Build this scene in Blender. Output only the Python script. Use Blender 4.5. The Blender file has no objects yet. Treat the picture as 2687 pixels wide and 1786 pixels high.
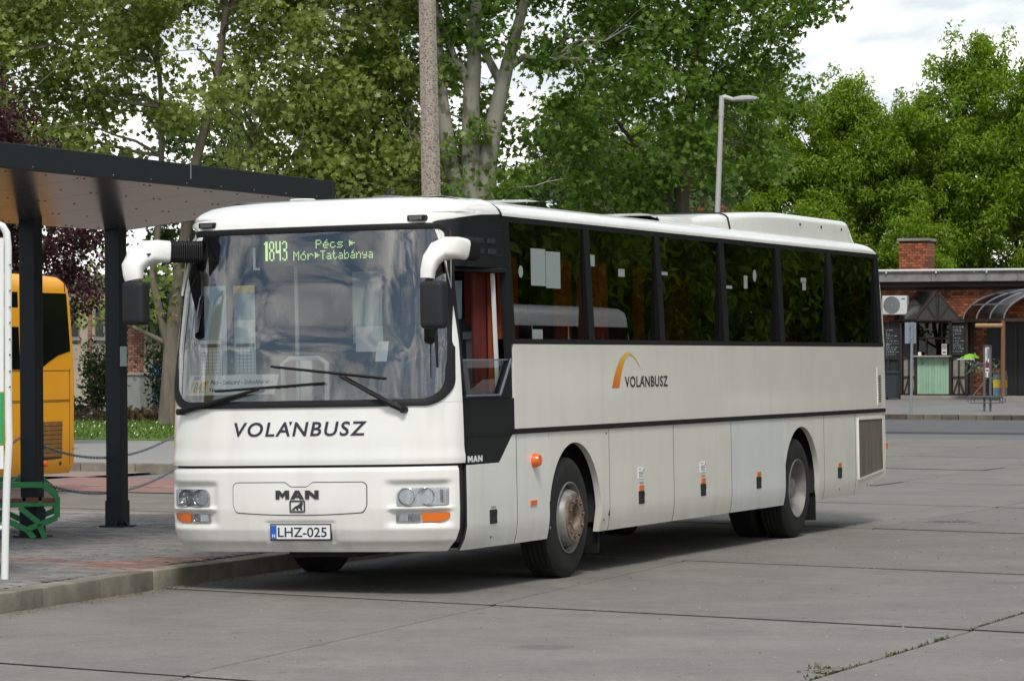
import bpy, bmesh, math, random
import numpy as np
from mathutils import Vector, Matrix

# ------------------------------------------------------------------ camera, sky, sun, exposure
scene = bpy.context.scene
COL = scene.collection
R = math.radians
rng = random.Random(7)

cam_d = bpy.data.cameras.new('camera'); cam = bpy.data.objects.new('camera', cam_d); COL.objects.link(cam)
cam_d.sensor_width = 36.0; cam_d.lens = 118.1; cam_d.clip_start = 0.5; cam_d.clip_end = 2000
CAM_YAW, CAM_PITCH = 0.37768, 0.004134
_f = Vector((math.cos(CAM_YAW)*math.cos(CAM_PITCH), math.sin(CAM_YAW)*math.cos(CAM_PITCH), math.sin(CAM_PITCH)))
_r = Vector((math.sin(CAM_YAW), -math.cos(CAM_YAW), 0)); _u = _r.cross(_f)
cam.matrix_world = Matrix(((_r.x, _u.x, -_f.x, -24.18), (_r.y, _u.y, -_f.y, -10.06), (_r.z, _u.z, -_f.z, 1.9), (0, 0, 0, 1)))
scene.camera = cam

SUN_EL, SUN_AZ = 52.0, 205.0            # azimuth measured anticlockwise from +X
world = bpy.data.worlds.new('World'); scene.world = world; world.use_nodes = True
wn, wl = world.node_tree.nodes, world.node_tree.links
wn.clear()
def wnode(t, **kw):
    n = wn.new(t)
    for k, v in kw.items(): setattr(n, k, v)
    return n
w_out = wnode('ShaderNodeOutputWorld'); w_bg = wnode('ShaderNodeBackground'); w_bg.inputs['Strength'].default_value = 0.1
w_sky = wnode('ShaderNodeTexSky', sky_type='NISHITA', sun_disc=False)
w_sky.sun_elevation = R(SUN_EL); w_sky.sun_rotation = R(90 - SUN_AZ); w_sky.air_density = 1.2; w_sky.dust_density = 1.0
w_tc = wnode('ShaderNodeTexCoord'); w_sep = wnode('ShaderNodeSeparateXYZ'); wl.new(w_tc.outputs['Generated'], w_sep.inputs[0])
def wmath(op, a, b=None, clamp=False):
    n = wnode('ShaderNodeMath', operation=op, use_clamp=clamp)
    for i, v in enumerate((a, b)):
        if v is None: continue
        if isinstance(v, (int, float)): n.inputs[i].default_value = v
        else: wl.new(v, n.inputs[i])
    return n.outputs[0]
zc = wmath('ADD', wmath('MAXIMUM', w_sep.outputs['Z'], 0.0), 0.16)
w_cmb = wnode('ShaderNodeCombineXYZ')
wl.new(wmath('DIVIDE', w_sep.outputs['X'], zc), w_cmb.inputs[0]); wl.new(wmath('DIVIDE', w_sep.outputs['Y'], zc), w_cmb.inputs[1])
CLOUD_SHIFT = (3.1, 1.7, 0)
def wnoise(scale, detail, rough, dist, off):
    mp = wnode('ShaderNodeMapping'); mp.inputs['Location'].default_value = off
    wl.new(w_cmb.outputs[0], mp.inputs[0])
    n = wnode('ShaderNodeTexNoise'); n.inputs['Scale'].default_value = scale; n.inputs['Detail'].default_value = detail
    n.inputs['Roughness'].default_value = rough; n.inputs['Distortion'].default_value = dist
    wl.new(mp.outputs[0], n.inputs['Vector']); return n.outputs['Fac']
def wramp(fac, stops):
    n = wnode('ShaderNodeValToRGB'); e = n.color_ramp.elements
    while len(e) < len(stops): e.new(0.5)
    for el, (p, c) in zip(e, stops): el.position = p; el.color = (c[0], c[1], c[2], 1)
    wl.new(fac, n.inputs[0]); return n.outputs[0]
w_mask = wramp(wnoise(2.3, 10, 0.62, 1.4, CLOUD_SHIFT), [(0.43, (0, 0, 0)), (0.57, (1, 1, 1))])
w_low = wramp(w_sep.outputs['Z'], [(0.08, (1, 1, 1)), (0.19, (0, 0, 0))])
w_mask = wmath('MAXIMUM', w_mask, w_low)
w_cl = wramp(wnoise(1.6, 8, 0.55, 0.6, (9.0, 4.0, 0)), [(0.42, (5.3, 5.65, 5.9)), (0.54, (8.6, 8.6, 8.4)), (0.68, (12.8, 12.5, 11.8))])
w_mix = wnode('ShaderNodeMix', data_type='RGBA')
w_dim = wnode('ShaderNodeVectorMath', operation='SCALE'); w_dim.inputs['Scale'].default_value = 0.6; wl.new(w_sky.outputs[0], w_dim.inputs[0])
wl.new(w_mask, w_mix.inputs['Factor']); wl.new(w_dim.outputs[0], w_mix.inputs['A']); wl.new(w_cl, w_mix.inputs['B'])
wl.new(w_mix.outputs['Result'], w_bg.inputs['Color']); wl.new(w_bg.outputs[0], w_out.inputs[0])

sun_d = bpy.data.lights.new('sun', 'SUN'); sun = bpy.data.objects.new('sun', sun_d); COL.objects.link(sun)
sun_d.energy = 1.5; sun_d.angle = R(14); sun_d.color = (1.0, 0.96, 0.89)
_s = Vector((math.cos(R(SUN_EL))*math.cos(R(SUN_AZ)), math.cos(R(SUN_EL))*math.sin(R(SUN_AZ)), math.sin(R(SUN_EL))))
sun.rotation_euler = _s.to_track_quat('Z', 'Y').to_euler()

vs = scene.view_settings
vs.view_transform = 'Standard'; vs.look = 'None'; vs.gamma = 1.0; vs.use_curve_mapping = False; vs.exposure = 0.72
cy = scene.cycles
cy.max_bounces = 8; cy.diffuse_bounces = 4; cy.glossy_bounces = 4; cy.transmission_bounces = 6; cy.transparent_max_bounces = 16
cy.caustics_reflective = False; cy.caustics_refractive = False

# ------------------------------------------------------------------ materials
def _mat(name):
    m = bpy.data.materials.new(name); m.use_nodes = True
    nt = m.node_tree; return m, nt, nt.nodes, nt.links, nt.nodes['Principled BSDF']
def M(name, col, rough=0.5, metal=0.0, var=0.0, vscale=6.0, bump=0.0, bscale=40.0, rand=0.0, island=0.0, coat=0.0, spec=0.5, stretch=None,
      stain=None, stain_scale=1.5, stain_lo=0.5, stain_hi=0.7, stain_amt=1.0, trans=0.0):
    """principled material: colour, fine grain, per-object / per-piece variation, stains"""
    m, nt, N, L, b = _mat(name)
    b.inputs['Roughness'].default_value = rough; b.inputs['Metallic'].default_value = metal
    b.inputs['Specular IOR Level'].default_value = spec
    if coat: b.inputs['Coat Weight'].default_value = coat; b.inputs['Coat Roughness'].default_value = 0.06
    tc = N.new('ShaderNodeTexCoord'); vec = tc.outputs['Object']
    if stretch:
        mp = N.new('ShaderNodeMapping'); mp.inputs['Scale'].default_value = stretch; L.new(vec, mp.inputs[0]); vec = mp.outputs[0]
    rgb = N.new('ShaderNodeRGB'); rgb.outputs[0].default_value = (*col, 1); c = rgb.outputs[0]
    def noise(sc, det=6):
        n = N.new('ShaderNodeTexNoise'); n.inputs['Scale'].default_value = sc; n.inputs['Detail'].default_value = det
        n.inputs['Roughness'].default_value = 0.6; L.new(vec, n.inputs['Vector']); return n.outputs['Fac']
    def bright(c, fac, amt, centre=0.5):
        mr = N.new('ShaderNodeMapRange'); mr.inputs[1].default_value = 0.0 if centre == 0.5 and fac is None else 0.25
        mr.inputs[2].default_value = 0.75; mr.inputs[3].default_value = 1 - amt; mr.inputs[4].default_value = 1 + amt
        L.new(fac, mr.inputs[0])
        mx = N.new('ShaderNodeVectorMath'); mx.operation = 'SCALE'; L.new(c, mx.inputs[0]); L.new(mr.outputs[0], mx.inputs['Scale']); return mx.outputs[0]
    if rand:
        oi = N.new('ShaderNodeObjectInfo'); c = bright(c, oi.outputs['Random'], rand)
    if island:
        gi = N.new('ShaderNodeNewGeometry'); c = bright(c, gi.outputs['Random Per Island'], island)
    if var: c = bright(c, noise(vscale), var)
    if stain:
        rp = N.new('ShaderNodeMapRange'); rp.inputs[1].default_value = stain_lo; rp.inputs[2].default_value = stain_hi; rp.inputs[4].default_value = stain_amt
        L.new(noise(stain_scale, 8), rp.inputs[0])
        mx = N.new('ShaderNodeMix'); mx.data_type = 'RGBA'; mx.inputs['B'].default_value = (*stain, 1)
        L.new(rp.outputs[0], mx.inputs['Factor']); L.new(c, mx.inputs['A']); c = mx.outputs['Result']
    L.new(c, b.inputs['Base Color'])
    if bump:
        bp = N.new('ShaderNodeBump'); bp.inputs['Strength'].default_value = bump; bp.inputs['Distance'].default_value = 0.01
        L.new(noise(bscale, 4), bp.inputs['Height']); L.new(bp.outputs[0], b.inputs['Normal'])
    return m
def leafmat(name, col, tint2, transl=0.35, rough=0.45):
    m, nt, N, L, b = _mat(name)
    gi = N.new('ShaderNodeNewGeometry')
    rp = N.new('ShaderNodeValToRGB'); e = rp.color_ramp.elements
    e[0].position = 0.0; e[0].color = (*[x*0.55 for x in col], 1); e[1].position = 1.0; e[1].color = (*tint2, 1)
    k = e.new(0.5); k.color = (*col, 1)
    L.new(gi.outputs['Random Per Island'], rp.inputs[0])
    L.new(rp.outputs[0], b.inputs['Base Color']); b.inputs['Roughness'].default_value = rough; b.inputs['Specular IOR Level'].default_value = 0.4
    tr = N.new('ShaderNodeBsdfTranslucent'); hs = N.new('ShaderNodeHueSaturation'); hs.inputs['Value'].default_value = 1.6; hs.inputs['Saturation'].default_value = 1.1
    L.new(rp.outputs[0], hs.inputs['Color']); L.new(hs.outputs[0], tr.inputs['Color'])
    mx = N.new('ShaderNodeMixShader'); mx.inputs[0].default_value = transl
    L.new(b.outputs[0], mx.inputs[1]); L.new(tr.outputs[0], mx.inputs[2]); L.new(mx.outputs[0], N['Material Output'].inputs[0])
    return m
def glass(name, tint, ior=1.5, boost=1.0, add=0.0, rough=0.0):
    """thin sheet of glass: tinted straight-through light plus a mirror reflection"""
    m, nt, N, L, b = _mat(name); N.remove(b)
    t = N.new('ShaderNodeBsdfTransparent'); t.inputs[0].default_value = (*tint, 1)
    g = N.new('ShaderNodeBsdfGlossy'); g.inputs['Roughness'].default_value = rough; g.inputs['Color'].default_value = (1, 1, 1, 1)
    fr = N.new('ShaderNodeFresnel'); fr.inputs['IOR'].default_value = ior
    ma = N.new('ShaderNodeMath'); ma.operation = 'MULTIPLY_ADD'; ma.inputs[1].default_value = boost; ma.inputs[2].default_value = add; ma.use_clamp = True
    L.new(fr.outputs[0], ma.inputs[0])
    mx = N.new('ShaderNodeMixShader'); L.new(ma.outputs[0], mx.inputs[0]); L.new(t.outputs[0], mx.inputs[1]); L.new(g.outputs[0], mx.inputs[2])
    L.new(mx.outputs[0], N['Material Output'].inputs[0]); return m
def emis(name, col, s):
    m, nt, N, L, b = _mat(name); b.inputs['Base Color'].default_value = (0.02, 0.02, 0.02, 1)
    b.inputs['Emission Color'].default_value = (*col, 1); b.inputs['Emission Strength'].default_value = s; return m

def buspaint(name, col, dirt=0.5):
    """white gloss paint with road film: streaky grime on the lower skirt and small chips"""
    m, nt, N, L, b = _mat(name)
    b.inputs['Roughness'].default_value = 0.32; b.inputs['Coat Weight'].default_value = 0.6; b.inputs['Coat Roughness'].default_value = 0.08
    tc = N.new('ShaderNodeTexCoord'); sp = N.new('ShaderNodeSeparateXYZ'); L.new(tc.outputs['Object'], sp.inputs[0])
    mp = N.new('ShaderNodeMapping'); mp.inputs['Scale'].default_value = (5, 5, 1.2); L.new(tc.outputs['Object'], mp.inputs[0])
    n1 = N.new('ShaderNodeTexNoise'); n1.inputs['Scale'].default_value = 1.4; n1.inputs['Detail'].default_value = 8; n1.inputs['Roughness'].default_value = 0.65; L.new(mp.outputs[0], n1.inputs['Vector'])
    mr = N.new('ShaderNodeMapRange'); mr.inputs[1].default_value = 0.85; mr.inputs[2].default_value = 0.3; mr.inputs[3].default_value = 0.0; mr.inputs[4].default_value = 1.0
    L.new(sp.outputs['Z'], mr.inputs[0])
    mu = N.new('ShaderNodeMath'); mu.operation = 'MULTIPLY'; L.new(mr.outputs[0], mu.inputs[0]); L.new(n1.outputs['Fac'], mu.inputs[1])
    m2 = N.new('ShaderNodeMath'); m2.operation = 'MULTIPLY'; L.new(mu.outputs[0], m2.inputs[0]); m2.inputs[1].default_value = dirt; m2.use_clamp = True
    n2 = N.new('ShaderNodeTexNoise'); n2.inputs['Scale'].default_value = 2.2; n2.inputs['Detail'].default_value = 5; L.new(tc.outputs['Object'], n2.inputs['Vector'])
    mr2 = N.new('ShaderNodeMapRange'); mr2.inputs[1].default_value = 0.3; mr2.inputs[2].default_value = 0.7; mr2.inputs[3].default_value = 0.955; mr2.inputs[4].default_value = 1.03; L.new(n2.outputs['Fac'], mr2.inputs[0])
    rgb = N.new('ShaderNodeRGB'); rgb.outputs[0].default_value = (*col, 1)
    sc = N.new('ShaderNodeVectorMath'); sc.operation = 'SCALE'; L.new(rgb.outputs[0], sc.inputs[0]); L.new(mr2.outputs[0], sc.inputs['Scale'])
    mx = N.new('ShaderNodeMix'); mx.data_type = 'RGBA'; mx.inputs['B'].default_value = (0.22, 0.19, 0.14, 1)
    mp4 = N.new('ShaderNodeMapping'); mp4.inputs['Scale'].default_value = (4.2, 4.2, .45); L.new(tc.outputs['Object'], mp4.inputs[0])
    n4 = N.new('ShaderNodeTexNoise'); n4.inputs['Scale'].default_value = 1.3; n4.inputs['Detail'].default_value = 6; L.new(mp4.outputs[0], n4.inputs['Vector'])
    mr4 = N.new('ShaderNodeMapRange'); mr4.inputs[1].default_value = .52; mr4.inputs[2].default_value = .85; mr4.inputs[4].default_value = .20; L.new(n4.outputs['Fac'], mr4.inputs[0])
    mx4 = N.new('ShaderNodeMix'); mx4.data_type = 'RGBA'; mx4.inputs['B'].default_value = (0.42, 0.39, 0.33, 1); L.new(mr4.outputs[0], mx4.inputs['Factor']); L.new(sc.outputs[0], mx4.inputs['A'])
    L.new(m2.outputs[0], mx.inputs['Factor']); L.new(mx4.outputs['Result'], mx.inputs['A']); L.new(mx.outputs['Result'], b.inputs['Base Color'])
    bp = N.new('ShaderNodeBump'); bp.inputs['Strength'].default_value = 0.10; bp.inputs['Distance'].default_value = 0.02
    n3 = N.new('ShaderNodeTexNoise'); n3.inputs['Scale'].default_value = 1.6; n3.inputs['Detail'].default_value = 1; L.new(tc.outputs['Object'], n3.inputs['Vector'])
    L.new(n3.outputs['Fac'], bp.inputs['Height']); L.new(bp.outputs[0], b.inputs['Normal'])
    return m

MT = {}
MT['paint'] = buspaint('white bus paint', (0.80, 0.795, 0.755), 0.55)
MT['paint_side'] = buspaint('cream white side paint', (0.79, 0.775, 0.705), 0.5)
MT['paint_cool'] = buspaint('cool white hatch paint', (0.76, 0.775, 0.76), 0.4)
MT['black'] = M('satin black paint', (0.010, 0.012, 0.014), 0.45, var=0.25, vscale=3, spec=.25)
MT['rubber'] = M('black rubber', (0.009, 0.009, 0.0095), 0.6, var=0.2, vscale=12, bump=0.1, spec=.3)
MT['blackplastic'] = M('black grained plastic', (0.018, 0.0195, 0.021), 0.55, bump=0.15, bscale=160, spec=.3)
MT['inside'] = M('dark interior', (0.02, 0.02, 0.022), 0.8)
MT['charcoal'] = M('charcoal cladding', (0.03, 0.033, 0.036), 0.6)
MT['curtain_dark'] = M('dark red curtain', (0.10, 0.012, 0.007), 0.9, var=0.3, vscale=3, stretch=(12, 12, 0.5))
MT['curtain_mid'] = M('rust red curtain', (0.24, 0.045, 0.014), 0.9, var=0.3, vscale=3, stretch=(12, 12, 0.5))
MT['seat'] = M('blue grey seat cloth', (0.035, 0.05, 0.085), 0.9, var=0.3, vscale=20)
MT['curtain'] = M('orange curtain', (0.55, 0.12, 0.028), 0.85, var=0.35, vscale=3, stretch=(12, 12, 0.5))
MT['tyre'] = M('tyre rubber', (0.019, 0.0185, 0.018), 0.8, spec=.3, var=0.25, vscale=9, bump=0.1, stain=(0.075, 0.07, 0.06), stain_scale=3, stain_lo=0.5, stain_hi=0.85, stain_amt=0.5)
MT['rimfront'] = M('worn silver wheel', (0.25, 0.245, 0.235), 0.5, 0.35, var=0.25, vscale=14, stain=(0.11, 0.075, 0.05), stain_scale=9, stain_lo=0.5, stain_hi=0.72, stain_amt=0.75)
MT['rustface'] = M('rusty hub face', (0.24, 0.19, 0.155), 0.7, 0.3, var=0.3, vscale=22, stain=(0.13, 0.07, 0.04), stain_scale=16, stain_lo=0.45, stain_hi=0.65)
MT['rimrear'] = M('dusty rear wheel', (0.21, 0.20, 0.185), 0.6, 0.3, var=0.35, vscale=10)
MT['chrome'] = M('reflector chrome', (0.80, 0.81, 0.83), 0.16, 1.0)
MT['lens'] = glass('headlight glass', (0.92, 0.94, 0.95), 1.45, 1.0, 0.04)
MT['amber'] = M('amber lens', (0.72, 0.16, 0.012), 0.2, coat=0.8)
MT['amberdome'] = M('orange lamp', (0.75, 0.13, 0.015), 0.25, coat=0.5)
MT['glasscreen'] = glass('windscreen glass', (0.95, 0.98, 0.96), 1.5, 1.9, 0.08)
MT['glassside'] = glass('tinted side glass', (0.50, 0.43, 0.36), 1.45, 1.7, 0.0)
MT['glassclear'] = glass('clear glass', (0.62, 0.70, 0.68), 1.5, 1.0, 0.02)
MT['glassdark'] = glass('dark glass', (0.03, 0.03, 0.035), 1.5, 0.8, 0.01)
MT['paper'] = M('paper', (0.84, 0.87, 0.85), 0.8, var=0.05, vscale=5)
MT['paperdim'] = M('faded paper', (0.50, 0.60, 0.62), 0.8)
MT['winpaper'] = M('paper with glass tint in its colour', (0.30, 0.34, 0.33), 0.5)
MT['lampsilver'] = M('lamp housing', (0.60, 0.61, 0.62), 0.22, 0.75)
MT['ink'] = M('black print', (0.02, 0.02, 0.025), 0.6)
MT['navy'] = M('dark lettering', (0.025, 0.02, 0.04), 0.4)
MT['boardwhite'] = M('bright white card', (0.93, 0.95, 0.93), 0.7)
MT['yellowlabel'] = M('yellow label', (0.88, 0.62, 0.14), 0.6)
MT['plate'] = M('number plate', (0.74, 0.75, 0.76), 0.35)
MT['blue'] = M('plate blue', (0.01, 0.10, 0.48), 0.4)
MT['whiteprint'] = M('white print', (0.75, 0.76, 0.76), 0.5)
MT['led'] = emis('lit display dots', (0.55, 0.78, 0.30), 0.75)
MT['greyplastic'] = M('grey plastic', (0.12, 0.125, 0.13), 0.5)
MT['steel'] = M('galvanised steel', (0.34, 0.35, 0.36), 0.45, 0.6, var=0.15, vscale=15)
MT['whitesteel'] = M('white rail paint', (0.7, 0.71, 0.7), 0.4)

# ------------------------------------------------------------------ mesh helpers
class MB:
    def __init__(s): s.v = []; s.f = []
    def add(s, vs_, fs):
        o = len(s.v); s.v.extend([tuple(map(float, p)) for p in vs_]); s.f.extend([tuple(i + o for i in f) for f in fs]); return s
    def box(s, x0, x1, y0, y1, z0, z1):
        return s.add([(x0,y0,z0),(x1,y0,z0),(x1,y1,z0),(x0,y1,z0),(x0,y0,z1),(x1,y0,z1),(x1,y1,z1),(x0,y1,z1)],
                     [(3,2,1,0),(4,5,6,7),(0,1,5,4),(1,2,6,5),(2,3,7,6),(3,0,4,7)])
    def bar(s, p0, p1, w, h, up=(0, 0, 1)):
        p0, p1 = Vector(p0), Vector(p1); d = (p1 - p0).normalized(); u = Vector(up)
        if abs(d.dot(u)) > 0.98: u = Vector((1, 0, 0))
        sd = d.cross(u).normalized(); u = sd.cross(d)
        vs_ = [p + sd*a*w/2 + u*b*h/2 for p in (p0, p1) for a, b in ((-1,-1),(1,-1),(1,1),(-1,1))]
        return s.add(vs_, [(3,2,1,0),(4,5,6,7),(0,1,5,4),(1,2,6,5),(2,3,7,6),(3,0,4,7)])
    def tube(s, pts, rad, n=10, cap=True, flat=1.0):
        pts = [Vector(p) for p in pts]; rr = rad if hasattr(rad, '__len__') else [rad]*len(pts)
        rings = []; ref = None
        for i, p in enumerate(pts):
            d = (pts[min(i+1, len(pts)-1)] - pts[max(i-1, 0)]).normalized()
            if ref is None:
                ref = Vector((0, 0, 1)) if abs(d.z) < 0.9 else Vector((1, 0, 0))
            a = d.cross(ref).normalized(); b = a.cross(d).normalized(); ref = b
            rings.append([p + (a*math.cos(2*math.pi*k/n)*flat + b*math.sin(2*math.pi*k/n))*rr[i] for k in range(n)])
        vs_ = [q for r_ in rings for q in r_]; fs = []
        for i in range(len(pts)-1):
            for k in range(n): fs.append((i*n+k, i*n+(k+1) % n, (i+1)*n+(k+1) % n, (i+1)*n+k))
        if cap: fs.append(tuple(range(n-1, -1, -1))); fs.append(tuple((len(pts)-1)*n+k for k in range(n)))
        return s.add(vs_, fs)
    def cyl(s, p0, p1, r0, r1=None, n=16): return s.tube([p0, p1], [r0, r0 if r1 is None else r1], n)
    def lathe(s, prof, c=(0,0,0), axis='y', n=40, closed=False):
        """prof: list of (radius, offset along axis)"""
        vs_ = []; m = len(prof)
        for k in range(n):
            a = 2*math.pi*k/n; ca, sa = math.cos(a), math.sin(a)
            for r_, h in prof:
                if axis == 'y': vs_.append((c[0]+r_*ca, c[1]+h, c[2]+r_*sa))
                elif axis == 'x': vs_.append((c[0]+h, c[1]+r_*ca, c[2]+r_*sa))
                else: vs_.append((c[0]+r_*ca, c[1]+r_*sa, c[2]+h))
        fs = []
        for k in range(n):
            k2 = (k+1) % n
            for i in range(m if closed else m-1):
                j = (i+1) % m; fs.append((k*m+i, k2*m+i, k2*m+j, k*m+j))
        return s.add(vs_, fs)
    def prism(s, poly, o, u, v, w):
        """polygon of (a,b) in the frame origin o, axes u and v, extruded along w"""
        o, u, v, w = Vector(o), Vector(u), Vector(v), Vector(w); n = len(poly)
        a = [o + u*p[0] + v*p[1] for p in poly]; b = [p + w for p in a]
        return s.add(a + b, [tuple(range(n-1, -1, -1)), tuple(range(n, 2*n))] + [(i, (i+1) % n, n+(i+1) % n, n+i) for i in range(n)])
    def quad(s, *p): return s.add(p, [tuple(range(len(p)))])
    def grid(s, G):
        nr, nc = G.shape[:2]
        return s.add(G.reshape(-1, 3), [(i*nc+j, i*nc+j+1, (i+1)*nc+j+1, (i+1)*nc+j) for i in range(nr-1) for j in range(nc-1)])
    def build(s, name, mat, parent=None, smooth=False, bevel=0.0, loc=None, fix=False, sharp=35, segs=2):
        me = bpy.data.meshes.new(name); me.from_pydata(s.v, [], s.f); me.validate()
        if bevel or fix:
            bm = bmesh.new(); bm.from_mesh(me)
            if fix: bmesh.ops.remove_doubles(bm, verts=bm.verts, dist=1e-5); bmesh.ops.recalc_face_normals(bm, faces=bm.faces)
            if bevel:
                ed = [e for e in bm.edges if len(e.link_faces) == 2 and e.calc_face_angle(0) > 0.5]
                bmesh.ops.bevel(bm, geom=ed, offset=bevel, segments=segs, affect='EDGES', profile=0.6, clamp_overlap=True)
            bm.to_mesh(me); bm.free()
        return link(name, me, mat, parent, smooth, loc, sharp)
def link(name, me, mat, parent=None, smooth=False, loc=None, sharp=35):
    if smooth:
        me.shade_smooth(); me.set_sharp_from_angle(angle=R(sharp))
    if mat is not None and not me.materials: me.materials.append(MT[mat] if isinstance(mat, str) else mat)
    o = bpy.data.objects.new(name, me); COL.objects.link(o)
    if parent is not None: o.parent = parent
    if loc is not None: o.location = loc
    return o
def tag(o, label=None, cat=None, group=None, kind=None):
    if label: o['label'] = label
    if cat: o['category'] = cat
    if group: o['group'] = group
    if kind: o['kind'] = kind
    return o
def thing(name, label, cat, loc=(0, 0, 0), rz=0.0, group=None):
    o = bpy.data.objects.new(name, None); COL.objects.link(o); o.location = loc; o.rotation_euler = (0, 0, rz); o.empty_display_size = 0.2
    return tag(o, label, cat, group)
def dup(o, parent=None, loc=None, rz=None):
    c = o.copy(); COL.objects.link(c)
    if parent is not None: c.parent = parent
    if loc is not None: c.location = loc
    if rz is not None: c.rotation_euler = (0, 0, rz)
    for ch in list(o.children): dup(ch, c)
    return c
_tc = {}
def text_mesh(s, size=1.0, shear=0.0, bold=0.0, space=1.0, sx=1.0):
    """flat triangulated lettering from the built-in font; returns verts (n,2) and faces, origin at left of baseline"""
    cu = bpy.data.curves.new('lettering', 'FONT'); cu.body = s; cu.size = size; cu.shear = shear; cu.offset = bold; cu.space_character = space
    cu.resolution_u = 4; cu.fill_mode = 'FRONT'
    o = bpy.data.objects.new('lettering', cu); COL.objects.link(o); bpy.context.view_layer.update()
    me = bpy.data.meshes.new_from_object(o.evaluated_get(bpy.context.evaluated_depsgraph_get()))
    v = np.array([(a.co.x*sx, a.co.y) for a in me.vertices]); f = [tuple(p.vertices) for p in me.polygons]
    bpy.data.objects.remove(o); bpy.data.curves.remove(cu); bpy.data.meshes.remove(me)
    return v, f
def lettering(name, s, mat, parent, fn, height, width, **kw):
    """fits the words into width x height and maps them through fn(u,v)->point"""
    v, f = text_mesh(s, **kw)
    mn, mx = v.min(0), v.max(0); base = 0.0 if mn[1] > -0.12 else mn[1]
    v = (v - [mn[0], mn[1]]) / (mx - mn) * [width, height]
    mb = MB(); mb.add([fn(a, b) for a, b in v], f); return mb.build(name, mat, parent)
# ------------------------------------------------------------------ the white coach: body surface
W, YC, CAP_A, CAP_N = 2.56, 1.28, 0.55, 3.5
_pz  = [.30, .36, .45, .54, .70, 1.03, 1.25, 1.5, 2.0, 2.5, 2.93, 3.0, 3.05, 3.09, 3.13, 3.16, 3.19, 3.212, 3.222]
_pin = [.09, .05, .018, 0., 0., 0., 0., .0, .006, .038, .070, .076, .084, .105, .150, .24, .42, .76, 1.15]
_pxf = [.03, -.02, -.075, -.105, -.118, -.112, -.105, -.08, -.028, .045, .125, .15, .19, .25, .35, .50, .80, 1.3, 1.9]
_pxr = [12.58, 12.64, 12.70, 12.75, 12.79, 12.81, 12.82, 12.84, 12.86, 12.84, 12.79, 12.77, 12.74, 12.71, 12.66, 12.58, 12.4, 12.1, 11.6]
def INS(z): return np.interp(z, _pz, _pin)
_zd = np.arange(.2, 3.3, .005); _xd = np.interp(_zd, _pz, _pxf); _kn = np.exp(-.5*(np.arange(-40, 41)*.005/.07)**2); _kn /= _kn.sum()
_xs = np.convolve(np.pad(_xd, 40, mode='edge'), _kn, 'valid'); _wt = np.clip((_zd-1.25)/.2, 0, 1)*np.clip((2.92-_zd)/.12, 0, 1); _xd = _xd*(1-_wt) + _xs*_wt
def XF(z): return np.interp(z, _zd, _xd)
def XR(z): return np.interp(z, _pz, _pxr)
def KF(x):
    t = np.clip((np.asarray(x, float)-.62)/.95, 0, 1); return .4*t*t*(3-2*t)
def S(x, z, off=0.0):
    """visible flank: point for body x and z"""
    x = np.asarray(x, float); z = np.asarray(z, float); h = YC - INS(z)
    s = np.clip((XF(z) + CAP_A - x)/CAP_A, 0, 1); y = YC - h*(1 - s**CAP_N)**(1/CAP_N) - INS(z)*KF(x)
    return np.stack([x, y - off, np.broadcast_to(z, x.shape)], -1)
def F(y, z, off=0.0):
    """front face: point for body y and z"""
    y = np.asarray(y, float); z = np.asarray(z, float); h = YC - INS(z)
    v = np.clip(np.abs((y - YC)/h), 0, .9999); x = XF(z) + CAP_A*(1 - (1 - v**CAP_N)**(1/CAP_N))
    k = 1.0
    return np.stack([x - off*k, y + np.sign(y - YC)*off*0.6*(v > .8), np.broadcast_to(z, y.shape)], -1)
def outline(z):
    i, xf, xr = float(INS(z)), float(XF(z)), float(XR(z)); h = YC - i; ar = .16
    t = np.linspace(0, 1, 60)
    def cap(x0, a, n, sgn):                  # superellipse from the -y side to the +y side
        ang = np.linspace(-math.pi/2, math.pi/2, 120); c, s = np.abs(np.cos(ang)), np.sin(ang)
        return np.stack([x0 + sgn*a*(1 - c**(2/n)), YC + h*np.sign(s)*np.abs(s)**(2/n)], -1)
    front = cap(xf, CAP_A, CAP_N, 1); rear = cap(xr, ar, 3.5, -1)
    rear = rear[::-1]; k = len(rear)//2; rear[:, 1] = YC + (rear[:, 1]-YC)*(h + .4*i)/h
    vis = np.stack([np.linspace(xr-ar, xf+CAP_A, 90), np.full(90, i)], -1)
    vis[:, 1] -= i*KF(vis[:, 0]); far = np.stack([vis[::-1, 0], W - vis[::-1, 1]], -1)
    P = np.concatenate([rear[k:], vis[1:], front[1:], far[1:], rear[1:k+1]])
    sl = np.concatenate([[0], np.cumsum(np.linalg.norm(np.diff(P, axis=0), axis=1))])
    n1 = len(rear[k:]); a = n1 - 1 + 89; m0 = a; m1 = a + 119
    return P, sl, m0, m1
def key_s(key, P, sl, m0, m1):
    t, v = key; mid = (m0 + m1)//2
    if t == 's': return sl[0] if v == 0 else sl[-1]
    if t == 'x': return float(np.interp(v, P[:mid, 0][::-1], sl[:mid][::-1]))
    if t == 'X': return float(np.interp(v, P[mid:, 0], sl[mid:]))
    return float(np.interp(v, P[m0:m1+1, 1], sl[m0:m1+1]))
def rowgrid(rows, nc):
    G = np.zeros((len(rows), nc, 3))
    for i, (z, a, b) in enumerate(rows):
        P, sl, m0, m1 = outline(z); s = np.linspace(key_s(a, P, sl, m0, m1), key_s(b, P, sl, m0, m1), nc)
        G[i, :, 0] = np.interp(s, sl, P[:, 0]); G[i, :, 1] = np.interp(s, sl, P[:, 1]); G[i, :, 2] = z
    return G
CEN = np.array([6.4, 1.28, 1.7])
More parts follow.
